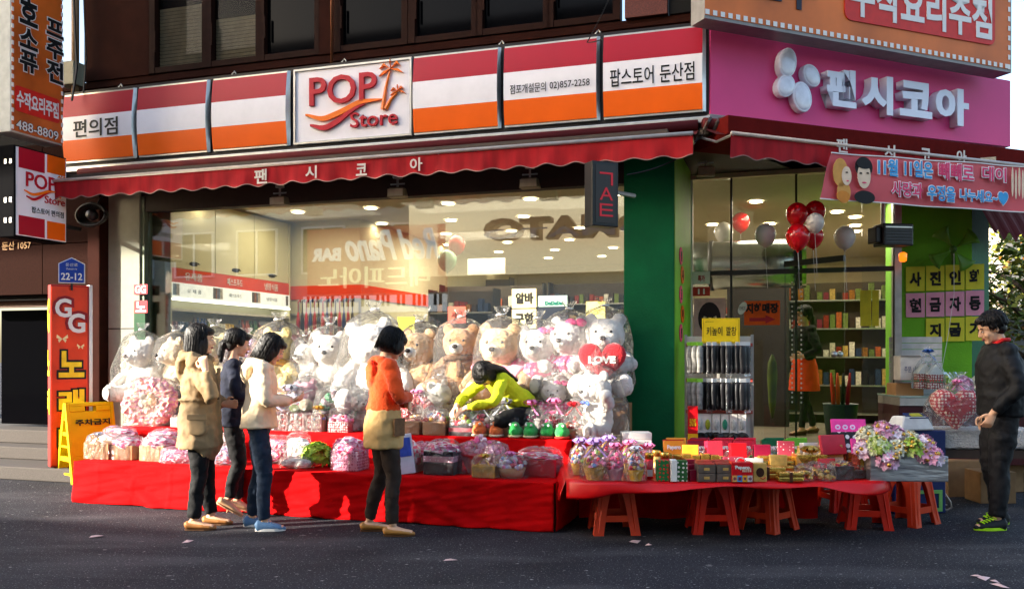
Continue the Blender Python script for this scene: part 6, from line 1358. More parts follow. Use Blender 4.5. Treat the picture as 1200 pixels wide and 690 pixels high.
goldbar(925, 6.58, .19, 'flat clear topped gold tray, lower, at the front right', H=.035); goldbar(925, 6.58, .18, 'flat clear topped gold tray, upper, at the front right', dz=.037, H=.03)
for i in range(3):
    t = tg('chocolate_bag', '%s gold ball chocolate bag right of the flat gold trays' % ('left', 'middle', 'right')[i], 942+i*13, 6.62+.12*(i % 2)); heap(t, .11, .09, .02, 16, [goldm, mat('choc_brown', '#3a2012', .4), goldp], i+20, .024, dome=.7); cello(t, .13, .11, 0, .12, i+3, top=False)
for i, (px, Y, H) in enumerate(((985, 6.70, .10), (1003, 6.78, .06), (1018, 6.84, .05))):
    t = tg('chocolate_box', '%s dark chocolate assortment box with gold tops near the right end' % ('tall', 'low wide', 'rightmost flat')[i], px, Y, .1); MB().bx(-.08, .08, -.06, .06, 0, H).build('box', mat('choc_box', '#3c221c', .35, coat=.4), t, bevel=.004); heap(t, .16, .12, H, 18, [goldm, goldp, boxred], i+30, .016, dome=.12); cello(t, .17, .13, 0, H+.03, i, top=False)
# flower box on the stool and the flowers
t = tg('flower_box', 'silver foil box holding pink and green tissue flowers with gold sweets', 1062, 6.72, -.05, cat='flower box', dz=-.01, grp=None); silv = mat('silver_foil_paper', '#b9b8bb', .28, metal=.85, bump=1.0, bsc=3.5, stretch=(.5, 1, 2.2), var=.05)
MB().bx(-.30, .27, -.10, .12, 0, .19).build('box', silv, t, bevel=.006)
TIS = [('pink', cols('tissuep', ['#f2c0d6', '#eda6c6', '#f9dde8'], .6)), ('green', cols('tissueg', ['#cfe08a', '#b6d25a', '#e4edc0'], .6)), ('cream', cols('tissuec', ['#efe6cf', '#e9ead0'], .6))]
for i, (x, y, z, k) in enumerate(((-.40, -.02, .27, 0), (-.30, -.08, .30, 1), (-.34, .06, .36, 2), (-.20, .04, .40, 0), (-.10, -.07, .27, 2), (-.07, .05, .37, 0), (.04, -.08, .29, 1), (.07, .05, .33, 2), (.15, -.06, .25, 0), (.22, .03, .30, 0), (-.22, -.1, .20, 0), (.25, -.07, .22, 0))):
    o = MB(); bouquet_t = t; bouquet(t, (x*.72-.02, y, z-.05), .07, TIS[k][1], 70, 40+i, [goldm], 'tissue_flower_'+('pink', 'green', 'cream')[k], .035)
t = tg('clear_tub', 'clear glass tub of gold chocolates under the left flowers', 1020, 6.85, cat='tub'); MB().bx(-.12, .13, -.08, .08, 0, .17).build('tub', mat('amber_tub', '#7a2a1c', .2, var=.5, sc=12, coat=.6), t, bevel=.01)
for i in range(5): MB().bx(-.11+i*.05, -.085+i*.05, -.085, -.08, .01, .15).build('chocolate_bar', goldm, t)
# pink heart printed gift bags standing in a tray
pnk = mat('bag_pink_bright', '#e23f9c', .5); hb = dots('bag_black_hearts', '#1c171b', '#ece4e4', 16, .32)
for i, (px, py, Y, m, rz) in enumerate(((1003, 502, 7.7, pnk, -.1), (1000, 515, 7.5, hb, .15), (1014, 510, 7.6, pnk, .1), (985, 515, 7.45, mat('bag_red_white', '#c52a3c', .5), .25), (1030, 512, 7.5, hb, -.15), (1022, 506, 7.35, pnk, .0))):
    t = tg('gift_bag', ('tall pink paper bag printed with pale heart circles', 'black paper bag with white hearts, left', 'pink paper bag leaning behind the flowers', 'red and white bag at the left of the bag group', 'black heart bag nearest the flowers', 'low pink bag in front of the bag group')[i], px-6, Y-.35, rz, dz=.14, cat='paper bag'); t.rotation_euler.x = -.3
    H = .27 if i == 0 else .19-.01*i; MB().bx(-.14 if i == 0 else -.11, .14 if i == 0 else .11, 0, .03, 0, H).build('bag', m, t, bevel=.003)
    if i == 0:
        for q in range(3):
            for r in range(2): w = MB(); c = (-.09+q*.06, .20-r*.065); w.prism([(c[0]+.022*cos(2*pi*k/14), c[1]+.022*sin(2*pi*k/14)) for k in range(14)], -.003, -.001); w.build('pale_circle', mat('bag_print', '#d9cbe8', .5), t); w = MB(); heart_shape(w, (c[0], -.004, c[1]), .012, .001); w.build('printed_heart', pnk, t)
# card terminal on a blue crate
p = dep(1066, 503, 8.0); t = thing('scale', 'white and blue electronic scale with a yellow display behind the flowers', 'scale', p, radians(12))
w = MB(); w.box((0, 0, .06), (.34, .24, .12), top=.72); w.build('body', mat('scale_white', '#cfd2d2', .4), t, bevel=.015); w = MB(); w.box((.03, -.04, .125), (.19, .11, .012), R=Matrix.Rotation(.35, 3, 'X')); w.build('panel', mat('scale_navy', '#1a2c5c', .3), t); w = MB(); w.box((.03, -.045, .134), (.10, .06, .008), R=Matrix.Rotation(.35, 3, 'X')); w.build('display', mat('scale_yellow', '#b5b13c', .4), t)
p2 = Vector((p.x, p.y+.05, 0)); t = thing('crate', 'dark blue plastic crate with a pale green frame carrying the scale', 'crate', p2, radians(8)); MB().bx(-.22, .28, -.15, .15, 0, p.z-.004).build('crate', mat('crate_blue', '#0f2358', .5), t, bevel=.01)
for b in ((-.05, .24, .18, .21), (-.05, .24, .02, .05), (-.05, -.02, .05, .18), (.21, .24, .05, .18)): MB().bx(b[0], b[1], -.16, -.151, b[2], b[3]).build('frame_strip', mat('crate_lime', '#6fae5a', .5), t)
# fur-draped bench with the heart box, display counter, cartons, blinds
p = dep(1124, 503, 8.0); L = .62
t = thing('bench', 'small bench draped in grey white fur cloth with a curled iron foot', 'bench', Vector((p.x-.27, p.y, 0)), radians(-3)); ztop = p.z
fw = mat('fur_throw', '#b9b6b2', .95, var=.15, sc=30, bump=1, bsc=60); w = MB(); w.bx(0, 1.0, 0, .42, ztop-.18, ztop); put('fur_throw', bake(w, 'fur_throw', fw, .02, 2, [(.025, .05)]), t)
MB().bx(.02, .98, .02, .4, ztop-.26, ztop-.185).build('rail', mat('bench_wood', '#3a2c24', .6), t)
w = MB(); pts = [(.06, .03, ztop-.2), (.07, .0, .32), (.12, -.03, .18), (.17, -.04, .10), (.18, -.04, .05), (.14, -.04, .025), (.10, -.04, .05), (.12, -.04, .08), (.14, -.04, .07)]; w.tube(pts, .008, 6); w.build('curled_leg', mat('iron_pale', '#8f8a84', .4, metal=.6), t, True)
for x in (.9,): MB().bx(x, x+.04, .1, .14, 0, ztop-.26).build('leg', steel, t)
p = dep(1127, 501, 7.95); t = thing('heart_box', 'large heart shaped box in red and white check under clear film on the fur bench', 'gift box', p+Vector((0, .12, .16)), radians(-5))
w = MB(); heart_shape(w, (0, 0, .02), .22, .10); w.build('box', dots('heart_check', '#b8323c', '#e6c9bc', 34, .42), t, False); cello(t, .52, .24, -.2, .26, 4, clear, True); ribbon(t, (0, -.05, .24), .05, rpink)
p = dep(1095, 470, 9.0); t = thing('display_counter', 'glass topped counter with a yellow edge strip and dark red front', 'counter', Vector((p.x, p.y, 0)), radians(-3)); zc = CH+(HZ-466)/F*9.0
MB().bx(-.35, 1.2, 0, .6, .3, zc-.08).build('cabinet', mat('counter_maroon', '#3a0f16', .35, coat=.2), t, bevel=.006); MB().bx(-.35, 1.22, -.03, .62, zc-.0, zc+.02).build('glass_top', mat('counter_glass_edge', '#8fa39a', .1), t, bevel=.003); MB().bx(-.05, .75, -.037, -.031, zc-.05, zc+.03).build('yellow_strip', mat('strip_yellow', '#e0cf3a', .5), t)
MB().bx(-.35, 1.2, -.02, .6, zc-.078, zc-.002).build('rim', alu, t); text('특가세일 할인판매', (.0, .6, zc-.025, zc+.01), -.038, ink, t, depth=.001)
for i, (px, k, l) in enumerate(((1107, 1, 'green'), (1128, 0, 'pink'), (1147, 2, 'cream'))): p = dep(px, 452, 9.1); t = thing('bouquet', '%s tissue bouquet with gold sweets on the glass topped counter' % l, 'bouquet', p, 0); bouquet(t, (0, 0, 0), .085, TIS[k][1], 90, 70+i, [goldm], petal=.035); w = MB(); w.lathe([(.01, -.13), (.05, -.06), (.08, -.0)], n=12); w.build('wrap', clear, t)
p = dep(1066, 440, 9.5); t = thing('roller_blind_panel', 'white slatted panel leaning behind the cartons by the entrance', 'panel', Vector((dep(1042, 440, 9.6).x, 9.6, 1.0)), RA)
for i in range(9): MB().bx(0, .52, 0, .02, i*.068, i*.068+.062).build('slat', mat('blind_white', '#cfcac2', .6), t)
p = dep(1066, 445, 9.2); t = thing('carton', 'white carton with handwriting on the counter by the entrance', 'carton', p, radians(-4)); MB().bx(-.13, .12, -.1, .1, 0, .25).build('box', mat('carton_white', '#c9c3ba', .7), t, bevel=.005); MB().bx(-.13, .12, -.12, -.09, .25, .256).build('flap', mat('carton_white', '#c9c3ba', .7), t); text('주문 12/24', (-.09, .08, .08, .14), -.102, mat('pen_blue', '#3a4a78', .6), t, depth=.001)
p = dep(1066, 480, 9.3); t = thing('carton', 'brown carton below the white one beside the dark red counter', 'carton', Vector((p.x-.05, p.y, ZF)), radians(3)); MB().bx(-.15, .15, -.1, .1, 0, p.z-ZF+.28).build('box', card, t, bevel=.005)
def house(px, py, Y, label):
    p = dep(px, py, Y); t = thing('candy_house', label, 'gift bag', p, 0); MB().bx(-.075, .075, -.05, .05, 0, .15).build('box', dots('house_red', '#8f1f1c', '#e6ddd0', 40, .35), t, bevel=.004); MB().bx(-.077, .077, -.052, .052, .07, .10).build('band', holly, t)
    w = MB(); w.prism([(-.085, .15), (.085, .15), (0, .25)], -.055, .055); w.build('roof', mat('house_snow', '#c9cfc9', .6), t); cello(t, .2, .14, 0, .31, 4)
house(1082, 455, 9.0, 'red and green candy house in clear film left of the counter bouquets'); house(1094, 456, 8.95, 'second candy house in clear film with a pale roof'); 
t = thing('blue_ribbon_bag', 'clear gift bag with a blue bow behind the candy houses', 'gift bag', dep(1086, 440, 9.15), 0); heap(t, .14, .1, .05, 24, MIXC, 4, .025, dome=.8); cello(t, .18, .14, 0, .26, 7); ribbon(t, (0, -.03, .24), .06, mat('ribbon_blue', '#2f62b0', .4))
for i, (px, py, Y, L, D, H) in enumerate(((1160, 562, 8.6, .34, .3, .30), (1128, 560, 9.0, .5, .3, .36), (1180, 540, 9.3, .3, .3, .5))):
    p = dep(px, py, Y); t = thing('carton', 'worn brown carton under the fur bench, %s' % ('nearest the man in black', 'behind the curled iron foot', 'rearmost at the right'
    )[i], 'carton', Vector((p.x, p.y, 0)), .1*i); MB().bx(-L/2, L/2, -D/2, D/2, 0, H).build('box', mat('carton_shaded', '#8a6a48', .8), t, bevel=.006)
# ---------------------------------------------------------------- insole rack
p = dep(843, 515, 8.55); zr_ = lambda py, Y=8.55: CH+(HZ-py)/F*Y
t = thing('insole_rack', 'white pegboard rack with three rows of hooks left of the entrance', 'rack', Vector((dep(804, 515, 8.55).x, 8.55, 0)), radians(-9)); Wd = 76/F*8.55
MB().bx(0, Wd, .05, .08, .1, zr_(394)).build('board', mat('rack_white', '#cdcabd', .5, dirt=.15), t, bevel=.004); MB().bx(-.02, Wd+.02, -.25, .08, .04, .1).build('base', white, t)
for z in (402, 443, 480): MB().bx(.0, Wd, .02, .05, zr_(z+4), zr_(z)).build('rail', mat('price_rail_red', '#a8483c', .5), t)
for s in (0, Wd): MB().bx(s-.012, s+.012, .04, .09, 0, zr_(392)).build('upright', alu, t)
R = Matrix.Rotation(radians(-9), 3, 'Z'); O = Vector((t.location.x, t.location.y, 0))
insole = mat('insole_black', '#17171a', .45, var=.4, sc=14); clr = mat('pack_grey_clear', '#8f8e88', .25, var=.4, sc=22)
me_in = MB().tube([(0, 0, 0), (0, 0, -.02), (0, 0, -.10), (0, 0, -.2), (0, 0, -.25), (0, 0, -.265)], [(.016, .010), (.034, .016), (.038, .018), (.028, .016), (.031, .018), (.014, .008)], 10, ref=(1, 0, 0)).mesh('insole', insole, True)
me_hd = MB().bx(-.032, .032, -.004, .004, 0, .035).mesh('header_card', mat('header_card', '#d5d6cf', .5)); me_hd2 = MB().bx(-.032, .032, -.004, .004, 0, .035).mesh('header_card', mat('header_green', '#8fd03a', .5)); me_pl = MB().bx(-.033, .033, -.014, .0, -.29, .0).mesh('blister', clear)
me_in2 = me_in.copy(); me_in2.materials[0] = clr
for r, z in enumerate((405, 447)):
    for i in range(13):
        x = .035+i*(Wd-.05)/13; gy = i < 3; v = O+R@Vector((x, -.06-.03*(i % 3), zr_(z)))
        q = thing('insole_pack', '%s insole pack, number %d from the left in the %s row of the rack' % ('clear grey' if gy else 'black', i+1, ('upper', 'middle')[r]), 'insole pack', v, radians(-9+18+(i*37) % 31), 'insole packs on the rack'); put('insole', me_in2 if gy else me_in, q); put('header_card', me_hd2 if gy else me_hd, q); put('blister', me_pl, q) if i % 4 == 0 else None
for i, (x, c, l) in enumerate(((.05, '#1d1d1f', 'black strap'), (.13, '#c9c7bd', 'white'), (.20, '#a3a82c', 'yellow green'), (.28, '#c9c7bd', 'second white'), (.36, '#2f8a6a', 'teal'), (.44, '#c9c7bd', 'pale'), (.52, '#b9b7ad', 'last pale'))):
    v = O+R@Vector((x, -.06, zr_(484))); q = thing('accessory_pack', '%s accessory pack in the bottom row of the insole rack' % l, 'pack', v, radians(-9), 'small packs in the bottom rack row'); MB().bx(-.035, .035, 0, .012, -.18, 0).build('card', wht, q); w = MB(); w.ell((0, -.008, -.10), (.024, .012, .05)); w.build('item', mat('acc'+c, c, .5, var=.3, sc=30), q, True)
for i in range(7):
    v = O+R@Vector((.06+i*.075, -.16-.03*(i % 2), zr_(512))); w = MB(); crumple(w, (0, 0, .03), (.055, .04, .035), 2, .2, i); tag(w.build('bundled_strap', black, loc=v), 'black bundled strap at the rack foot, number %d from the left' % (i+1), 'strap', 'black straps at the rack foot')
t = thing('rack_sign', 'yellow sign reading 키높이 깔창 on top of the insole rack', 'sign', O+R@Vector((0, -.08, 0)), radians(-9)); sx = lambda px: (px-804)/F*8.47; z0, z1 = zr_(402, 8.47), zr_(373, 8.47)
MB().bx(sx(822), sx(865), 0, .01, z0, z1).build('board', mat('sign_yellow', '#e8c81a', .45, var=.03), t, bevel=.002); MB().bx(sx(823.2), sx(863.8), -.002, 0, z0+.008, z1-.008).build('border', mat('sign_border', '#a88a10', .5), t); MB().bx(sx(823.7), sx(863.3), -.003, -.002, z0+.012, z1-.012).build('field', mat('sign_yellow', '#e8c81a', .45), t)
text('키높이', (sx(827), sx(845), z0+.07, z0+.155), -.005, ink, t, bold=.01, depth=.001); text('깔창', (sx(849), sx(861), z0+.07, z0+.155), -.005, ink, t, bold=.01, depth=.001); text('special price', (sx(825), sx(835), z1-.04, z1-.028), -.005, ink, t, depth=.001)
t = thing('red_yellow_box', 'tall red and yellow box standing at the lower left of the insole rack', 'box', O+R@Vector((.05, -.28, TZ)), radians(-9)); b0, b1 = zr_(505, 8.3)-TZ, zr_(475, 8.3)-TZ
MB().bx(-.045, .045, -.04, .04, 0, b1).build('box', boxred, t); MB().bx(-.046, .046, -.041, .041, .02, b1*.45).build('band', mat('box_yellow', '#e6b01c', .4), t); text('50%', (-.03, .03, b1*.6, b1*.75), -.042, mat('box_yellow', '#e6b01c', .4), t, bold=.03, depth=.001)
# ================================================================ PEOPLE (local frame: facing +x, left is +y)
skin = mat('skin', '#deae8c', .5, var=.06, sc=8, bump=.08, bsc=60, spec=.3); hairm = mat('hair_black', '#0e0a09', .42, var=.35, sc=40, bump=.9, bsc=26, stretch=(4, 4, .3), spec=.35)
lipm = mat('lips', '#b5605a', .4); eyew = mat('eye_white', '#ddd8d0', .3); eyeb = mat('eye_dark', '#140e0c', .2)
def V3(*a): return Vector(a)
def smooth_path(pts, rad, n=5):
    P, R_ = [], []; m = len(pts)
    for i in range(m-1):
        p0, p1, p2, p3 = pts[max(i-1, 0)], pts[i], pts[i+1], pts[min(i+2, m-1)]
        for k in range(n):
            t = k/n; P.append(.5*((2*p1)+(p2-p0)*t+(2*p0-5*p1+4*p2-p3)*t*t+(3*p1-p0-3*p2+p3)*t**3)); ra, rb = rad[i], rad[i+1]
            R_.append(tuple(x*(1-t)+y*t for x, y in zip(ra, rb)) if hasattr(ra, '__len__') else ra*(1-t)+rb*t)
    P.append(pts[-1]); R_.append(rad[-1]); return P, R_
def hand(w, wr, d, n, curl=.5, side=1):
    d = Vector(d).normalized(); n = (Vector(n)-d*d.dot(Vector(n))).normalized(); l = d.cross(n)*side
    w.tube([wr-d*.01, wr+d*.03, wr+d*.075, wr+d*.09], [(.024, .017), (.034, .016), (.037, .013), (.030, .010)], 10, ref=l)
    for i, (o, L) in enumerate(((-.030, .060), (-.010, .070), (.011, .066), (.030, .050))):
        p = wr+d*.082+l*o; pts = [p]; a = curl*.35
        for k in range(3): a += curl*.45; p = p+(d*cos(a)+n*sin(a))*L*(.45, .32, .23)[k]; pts.append(p)
        w.tube(pts, [.0092, .0088, .008, .0065], 8)
    p = wr+d*.025+l*-.032; w.tube([p, p-l*.022+d*.022+n*.008, p-l*.026+d*.05+n*.02, p-l*.02+d*.068+n*.03], [.013, .0115, .010, .007], 8)
class Human:
    def __init__(s, label, loc, rz, H, lean=0, head=(0, 0), arms=None, legs=None, base=0):
        s.t = thing('person', label, 'person', loc, rz, None, H/1.65); s.lean = Matrix.Translation((0, 0, .93)) @ Matrix.Rotation(lean, 4, 'Y') @ Matrix.Translation((0, 0, -.93))
        s.sh = {q: s.lean @ V3(-.005, q*.150, 1.335) for q in (-1, 1)}; s.arms = arms; s.legs = legs
        hc = s.lean @ V3(.015, 0, 1.545); yaw, pit = head; s.hc = hc
        nb = s.lean @ V3(-.01, 0, 1.42); R = Matrix.Rotation(yaw, 4, 'Z') @ Matrix.Rotation(pit, 4, 'Y')
        s.Mh = Matrix.Translation(nb) @ R @ Matrix.Translation((.025, 0, .115))
        s.nb = nb
    def arm_path(s, q, r, ext=0):
        e, w_ = Vector(s.arms[q][0]), Vector(s.arms[q][1]); return smooth_path([s.sh[q]-V3(0, q*.03, 0), s.sh[q]*.55+e*.45, e, e*.5+w_*.5, w_+(w_-e).normalized()*ext], r)
    def leg_path(s, q, r, ext=0):
        h, k, a = V3(0, q*.085, .88), Vector(s.legs[q][0]), Vector(s.legs[q][1]); return smooth_path([h, h*.5+k*.5, k, k*.5+a*.5+V3(-.01, 0, 0), a+(a-k).normalized()*ext], r)
    def body(s, mats=None):
        w = MB(); L = s.lean
        w.tube([V3(0, 0, .84), V3(0, 0, .93)]+[L@V3(*p) for p in ((0, 0, 1.03), (.005, 0, 1.18), (0, 0, 1.30), (-.005, 0, 1.37))], [(.11, .075), (.125, .085), (.10, .075), (.12, .09), (.135, .075), (.06, .05)], 18, ref=(0, 1, 0))
        w.tube([L@V3(-.01, 0, 1.35), s.nb, s.Mh@V3(-.02, 0, -.03)], [.056, .047, .05], 14)
        for q in (-1, 1):
            P, R_ = s.arm_path(q, [.052, .046, .037, .037, .025]); w.tube(P, R_, 12); w.ell(s.sh[q], .05, 12, 8); a = s.arms[q]; hand(w, Vector(a[1]), a[2], a[3], a[4] if len(a) > 4 else .5, q)
            P, R_ = s.leg_path(q, [.066, .056, .038, .038, .030]); w.tube(P, R_, 14); an, fd = Vector(s.legs[q][1]), s.legs[q][2]; d = V3(cos(fd[0])*cos(fd[1]), sin(fd[0])*cos(fd[1]), sin(fd[1])); up = V3(-sin(fd[1])*cos(fd[0]), -sin(fd[1])*sin(fd[0]), cos(fd[1]))
            w.tube([an-d*.045-up*.035, an-up*.038+d*.02, an-up*.048+d*.09, an-up*.055+d*.155], [(.03, .032), (.034, .036), (.040, .022), (.03, .015)], 12, ref=d.cross(up))
        w.M = s.Mh
        w.ell((-.012, 0, .03), (.093, .074, .088), 22, 14); w.ell((.024, 0, -.035), (.060, .056, .078), 20, 14); w.ell((.052, 0, -.095), (.028, .03, .020)); w.ell((.02, 0, -.08), (.05, .048, .03))
        for q in (-1, 1): w.ell((.050, q*.030, -.035), (.030, .026, .03)); w.ell((-.008, q*.074, -.012), (.018, .008, .028))
        w.tube([V3(.078, 0, .012), V3(.092, 0, -.014), V3(.100, 0, -.032), V3(.088, 0, -.042)], [.007, .009, .012, .009], 8); w.M = Matrix.Identity(4)
        put('body', bake(w, 'body', skin, .007, 2, dec=.5), s.t)
        Mh = s.Mh; w = MB(); w.M = Mh
        for q in (-1, 1):
            w = MB(); w.M = Mh; w.ell((.080, q*.030, -.004), (.006, .012, .005), 10, 6); w.build('eye', eyew, s.t, True); w = MB(); w.M = Mh; w.ell((.0845, q*.030, -.004), (.003, .0055, .0052), 8, 6); w.build('iris', eyeb, s.t, True)
            w = MB(); w.M = Mh; w.tube([V3(.084, q*.014, .018), V3(.085, q*.03, .023), V3(.074, q*.046, .018)], [.003, .004, .002], 5); w.build('eyebrow', eyeb, s.t); w = MB(); w.M = Mh; w.tube([V3(.082, q*.018, .0), V3(.085, q*.03, .003), V3(.076, q*.043, .0)], .0022, 4); w.build('eyelid', eyeb, s.t)
        w = MB(); w.M = Mh; w.ell((.083, 0, -.060), (.010, .021, .0045), 12, 6); w.ell((.081, 0, -.068), (.010, .018, .005), 12, 6); w.build('lips', lipm, s.t, True)
    def hair(s, style):
        w = MB(); w.M = s.Mh; sh = 0
        w.ell((-.030, 0, .037), (.100, .087, .092), 26, 16)
        if style == 'male': w.ell((.045, 0, .075), (.045, .06, .032)); w.ell((-.05, 0, -.02), (.062, .078, .06)); [w.ell((0.005, q*.072, .02), (.03, .012, .035)) for q in (-1, 1)]
        elif style in ('bob', 'long', 'pony'):
            w.ell((.050, 0, .066), (.045, .064, .034))
            if style != 'pony':
                z = {'bob': -.055, 'long': -.095}[style]; h = {'bob': .095, 'long': .145}[style]
                w.ell((-.050, 0, z), (.072, .090, h), 22, 14)
                for q in (-1, 1): w.ell((-.008, q*.074, z+.005), (.054, .026, h*.95)); w.ell((.035, q*.066, z+.045), (.026, .016, h*.6))
            else:
                w.ell((-.06, 0, -.02), (.055, .07, .07)); [w.ell((.01, q*.072, .02), (.035, .014, .05)) for q in (-1, 1)]
                w.tube([V3(-.10, 0, .0), V3(-.135, 0, -.04), V3(-.13, 0, -.13), V3(-.11, 0, -.20)], [.03, .036, .032, .012], 10)
        elif style == 'fringe':
            w.ell((.042, 0, .050), (.052, .070, .045)); w.ell((-.045, 0, -.028), (.078, .094, .078), 22, 14)
            for q in (-1, 1): w.ell((.010, q*.074, -.022), (.060, .026, .068))
        elif style == 'back':
            w.ell((.045, 0, .070), (.045, .064, .032)); w.ell((-.055, 0, -.03), (.065, .08, .09))
            for q in (-1, 1): w.ell((.012, q*.072, -.03), (.045, .018, .08))
            w.M = Matrix.Identity(4); b = s.Mh@V3(-.08, 0, .02); c = s.lean@V3(-.10, 0, 1.36); e = s.lean@V3(-.125, .02, 1.16)
            w.tube([b, b*.5+c*.5, c, e], [(.078, .05), (.09, .05), (.10, .04), (.06, .02)], 16, ref=(0, 1, 0))
        put('hair', bake(w, 'hair', hairm, .0065, 1, [(.005, .012)], dec=.7), s.t)
        # thin strands that break up the outline
        zend = {'bob': -.14, 'long': -.225, 'fringe': -.085, 'pony': -.02, 'male': -.01, 'back': -.08}[style]; rn = random.Random(len(style)); w = MB(); w.M = s.Mh; C_ = Vector((-.030, 0, .037))
        for i in range(230):
            ph = rn.uniform(0, 2*pi); x_ = cos(ph); fr2 = x_ > .60; ze = (.035 if style != 'fringe' else .012) if fr2 else (zend*(1 if x_ < .35 else .6)+rn.uniform(-.012, .008)); P = []; R0 = (.102, .090, .094); off = rn.uniform(-.002, .004); st = rn.uniform(.2, .7)
            for k in range(7):
                u = k/6; q = st+(pi/2-st)*min(1, u*1.6); rr = sin(q); z = .094*cos(q) if u < .62 else (ze-.037)*((u-.62)/.38)
                gx_ = 1 if z > 0 else 1+.02*min(1, -z*10); P.append(C_+Vector(((R0[0]*gx_+off)*rr*cos(ph+.06*sin(u*4+i)), ((R0[1]+(.006 if style in ('bob', 'long', 'fringe') else -.004)*(z < 0))*gx_+off)*rr*sin(ph+.06*sin(u*4+i)), z)))
            w.tube(P, [.0035, .005, .005, .005, .0045, .004, .0012], 3)
        put('hair_strands', w.mesh('hair_strands', hairm, True), s.t)['kind'] = 'stuff'
    def trousers(s, m, slim=1, zt=.98):
        w = MB(); w.tube([V3(0, 0, .80), V3(0, 0, .88), V3(0, 0, zt)], [(.12, .09), (.150, .108), (.125, .095)], 18, ref=(0, 1, 0))
        for q in (-1, 1): P, R_ = s.leg_path(q, [.085*slim, .088*slim, .066*slim, .062*slim, .050*slim], -.015); w.tube(P, R_, 14)
        put('trousers', bake(w, 'trousers', m, .011, 2, [(.016, .045), (.02, .12)], dec=.6), s.t)
    def sleeve(s, w, q, r, ext=-.02): P, R_ = s.arm_path(q, r, ext); w.tube(P, R_, 14); w.ell(s.sh[q], r[0]*1.02, 14, 10)
    def top(s, nm, m, rings, sr, ext=-.02, extra=None, disp=((.016, .045), (.02, .11)), only=None):
        w = MB(); P = [(s.lean@V3(x, 0, z) if z > .96 else V3(x, 0, z)) for x, z, a, b in rings]; R_ = [(a, b) for x, z, a, b in rings]; P, R_ = smooth_path(P, R_, 3); w.tube(P, R_, 22, ref=(0, 1, 0))
        for q in (-1, 1): s.sleeve(w, q, sr, ext)
        if extra: extra(w)
        o = put(nm, bake(w, nm, m, .011, 2, list(disp), dec=.65), s.t); return o
    def shoe(s, q, m, sole, kind='flat'):
        an, fd = Vector(s.legs[q][1]), s.legs[q][2]; d = V3(cos(fd[0])*cos(fd[1]), sin(fd[0])*cos(fd[1]), sin(fd[1])); up = V3(-sin(fd[1])*cos(fd[0]), -sin(fd[1])*sin(fd[0]), cos(fd[1])); l = up.cross(d); B_ = Matrix((d, l, up)).transposed().to_4x4(); M = Matrix.Translation(an) @ B_
        w = MB(); w.M = M; hi = {'flat': 0, 'sneaker': .018, 'heel': -.004}[kind]
        w.tube([V3(-.075, 0, -.045), V3(-.055, 0, -.04), V3(.0, 0, -.045), V3(.07, 0, -.05), V3(.13, 0, -.058), V3(.175, 0, -.066)], [(.018, .022), (.035, .034+hi), (.038, .030+hi), (.044, .026+hi*.6), (.040, .020+hi*.3), (.018, .010)], 14, ref=(0, 1, 0))
        if kind != 'sneaker':
            pass
        o = put('shoe', bake(w, 'shoe', m, .006, 2, dec=.6), s.t)
        w = MB(); w.M = M; n = 20; pts = [(.05+.125*cos(2*pi*i/n), .046*sin(2*pi*i/n)*(1.0 if cos(2*pi*i/n) > 0 else .85)) for i in range(n)]; th = .022 if kind == 'sneaker' else .01
        w.add([(x, y, -.082) for x, y in pts]+[(x, y, -.082+th) for x, y in pts], [tuple(range(n-1, -1, -1)), tuple(range(n, 2*n))]+[(i, (i+1) % n, (i+1) % n+n, i+n) for i in range(n)]); put('sole', w.mesh('sole', sole), o)
        if kind == 'heel': w = MB(); w.M = M; w.tube([V3(-.065, 0, -.05), V3(-.06, 0, -.14)], [.014, .006], 8); put('heel', w.mesh('heel', m, True), o)
        return o, M
# --- woman in the trench coat
coat = mat('coat_khaki', '#937a58', .75, var=.10, sc=6, bump=.3, bsc=10); blackp = mat('trousers_black', '#08080b', .8, var=.2, bump=.2, bsc=12); tan = mat('shoe_tan', '#a8703c', .5, var=.1, sc=20); solem = mat('sole_brown', '#5a3c22', .7)
h = Human('woman in a khaki hooded coat and black trousers, leftmost of the shoppers', Vector((-2.56, 7.27, 0)), .12, 1.66, 0, (.05, .06),
    {-1: ((.15, -.25, 1.06), (.10, -.245, 1.29), (-.30, .12, 1), (0, 1, .2), .9), 1: ((.03, .22, 1.07), (.17, .12, 1.0), (1, -.2, 0), (0, -1, 0), .6)},
    {-1: ((.02, -.09, .46), (-.02, -.10, .085), (-.05, 0)), 1: ((.04, .09, .46), (.07, .12, .085), (-.1, 0))})
h.body(); h.hair('long'); h.trousers(blackp, 1.0)
def cex(w):
    w.tube([V3(.085, -.11, 1.36), V3(-.02, -.14, 1.40), V3(-.10, -.08, 1.40), V3(-.12, 0, 1.40), V3(-.10, .08, 1.40), V3(-.02, .14, 1.40), V3(.085, .11, 1.36)], [.028, .036, .045, .05, .045, .036, .028], 10)
    w.ell((-.135, 0, 1.30), (.055, .12, .11)); w.tube([V3(.155, -.03, 1.30), V3(.165, -.03, 1.0), V3(.185, -.03, .68)], [.016, .014, .014], 8)
    w.tube([V3(-.01+.155*cos(k*pi/10), .178*sin(k*pi/10), 1.045) for k in range(21)], .010, 6)
h.top('coat', coat, [(0, 1.375, .10, .07), (0, 1.33, .165, .10), (0, 1.22, .188, .135), (0, 1.05, .170, .138), (0, .92, .19, .155), (.0, .78, .205, .17), (.005, .665, .215, .178), (.005, .65, .19, .15)], [.068, .064, .056, .05, .042], -.01, cex, ((.020, .05), (.03, .13)))
w = MB(); crumple(w, (.03, -.205, .85), (.075, .02, .08), 3, .05, 2, squash=.5); o = put('pocket', bake(w, 'pocket', coat, .008, 2), h.t); w = MB(); w.box((.03, -.222, .915), (.15, .014, .04)); put('pocket_flap', w.mesh('pocket_flap', coat), o)
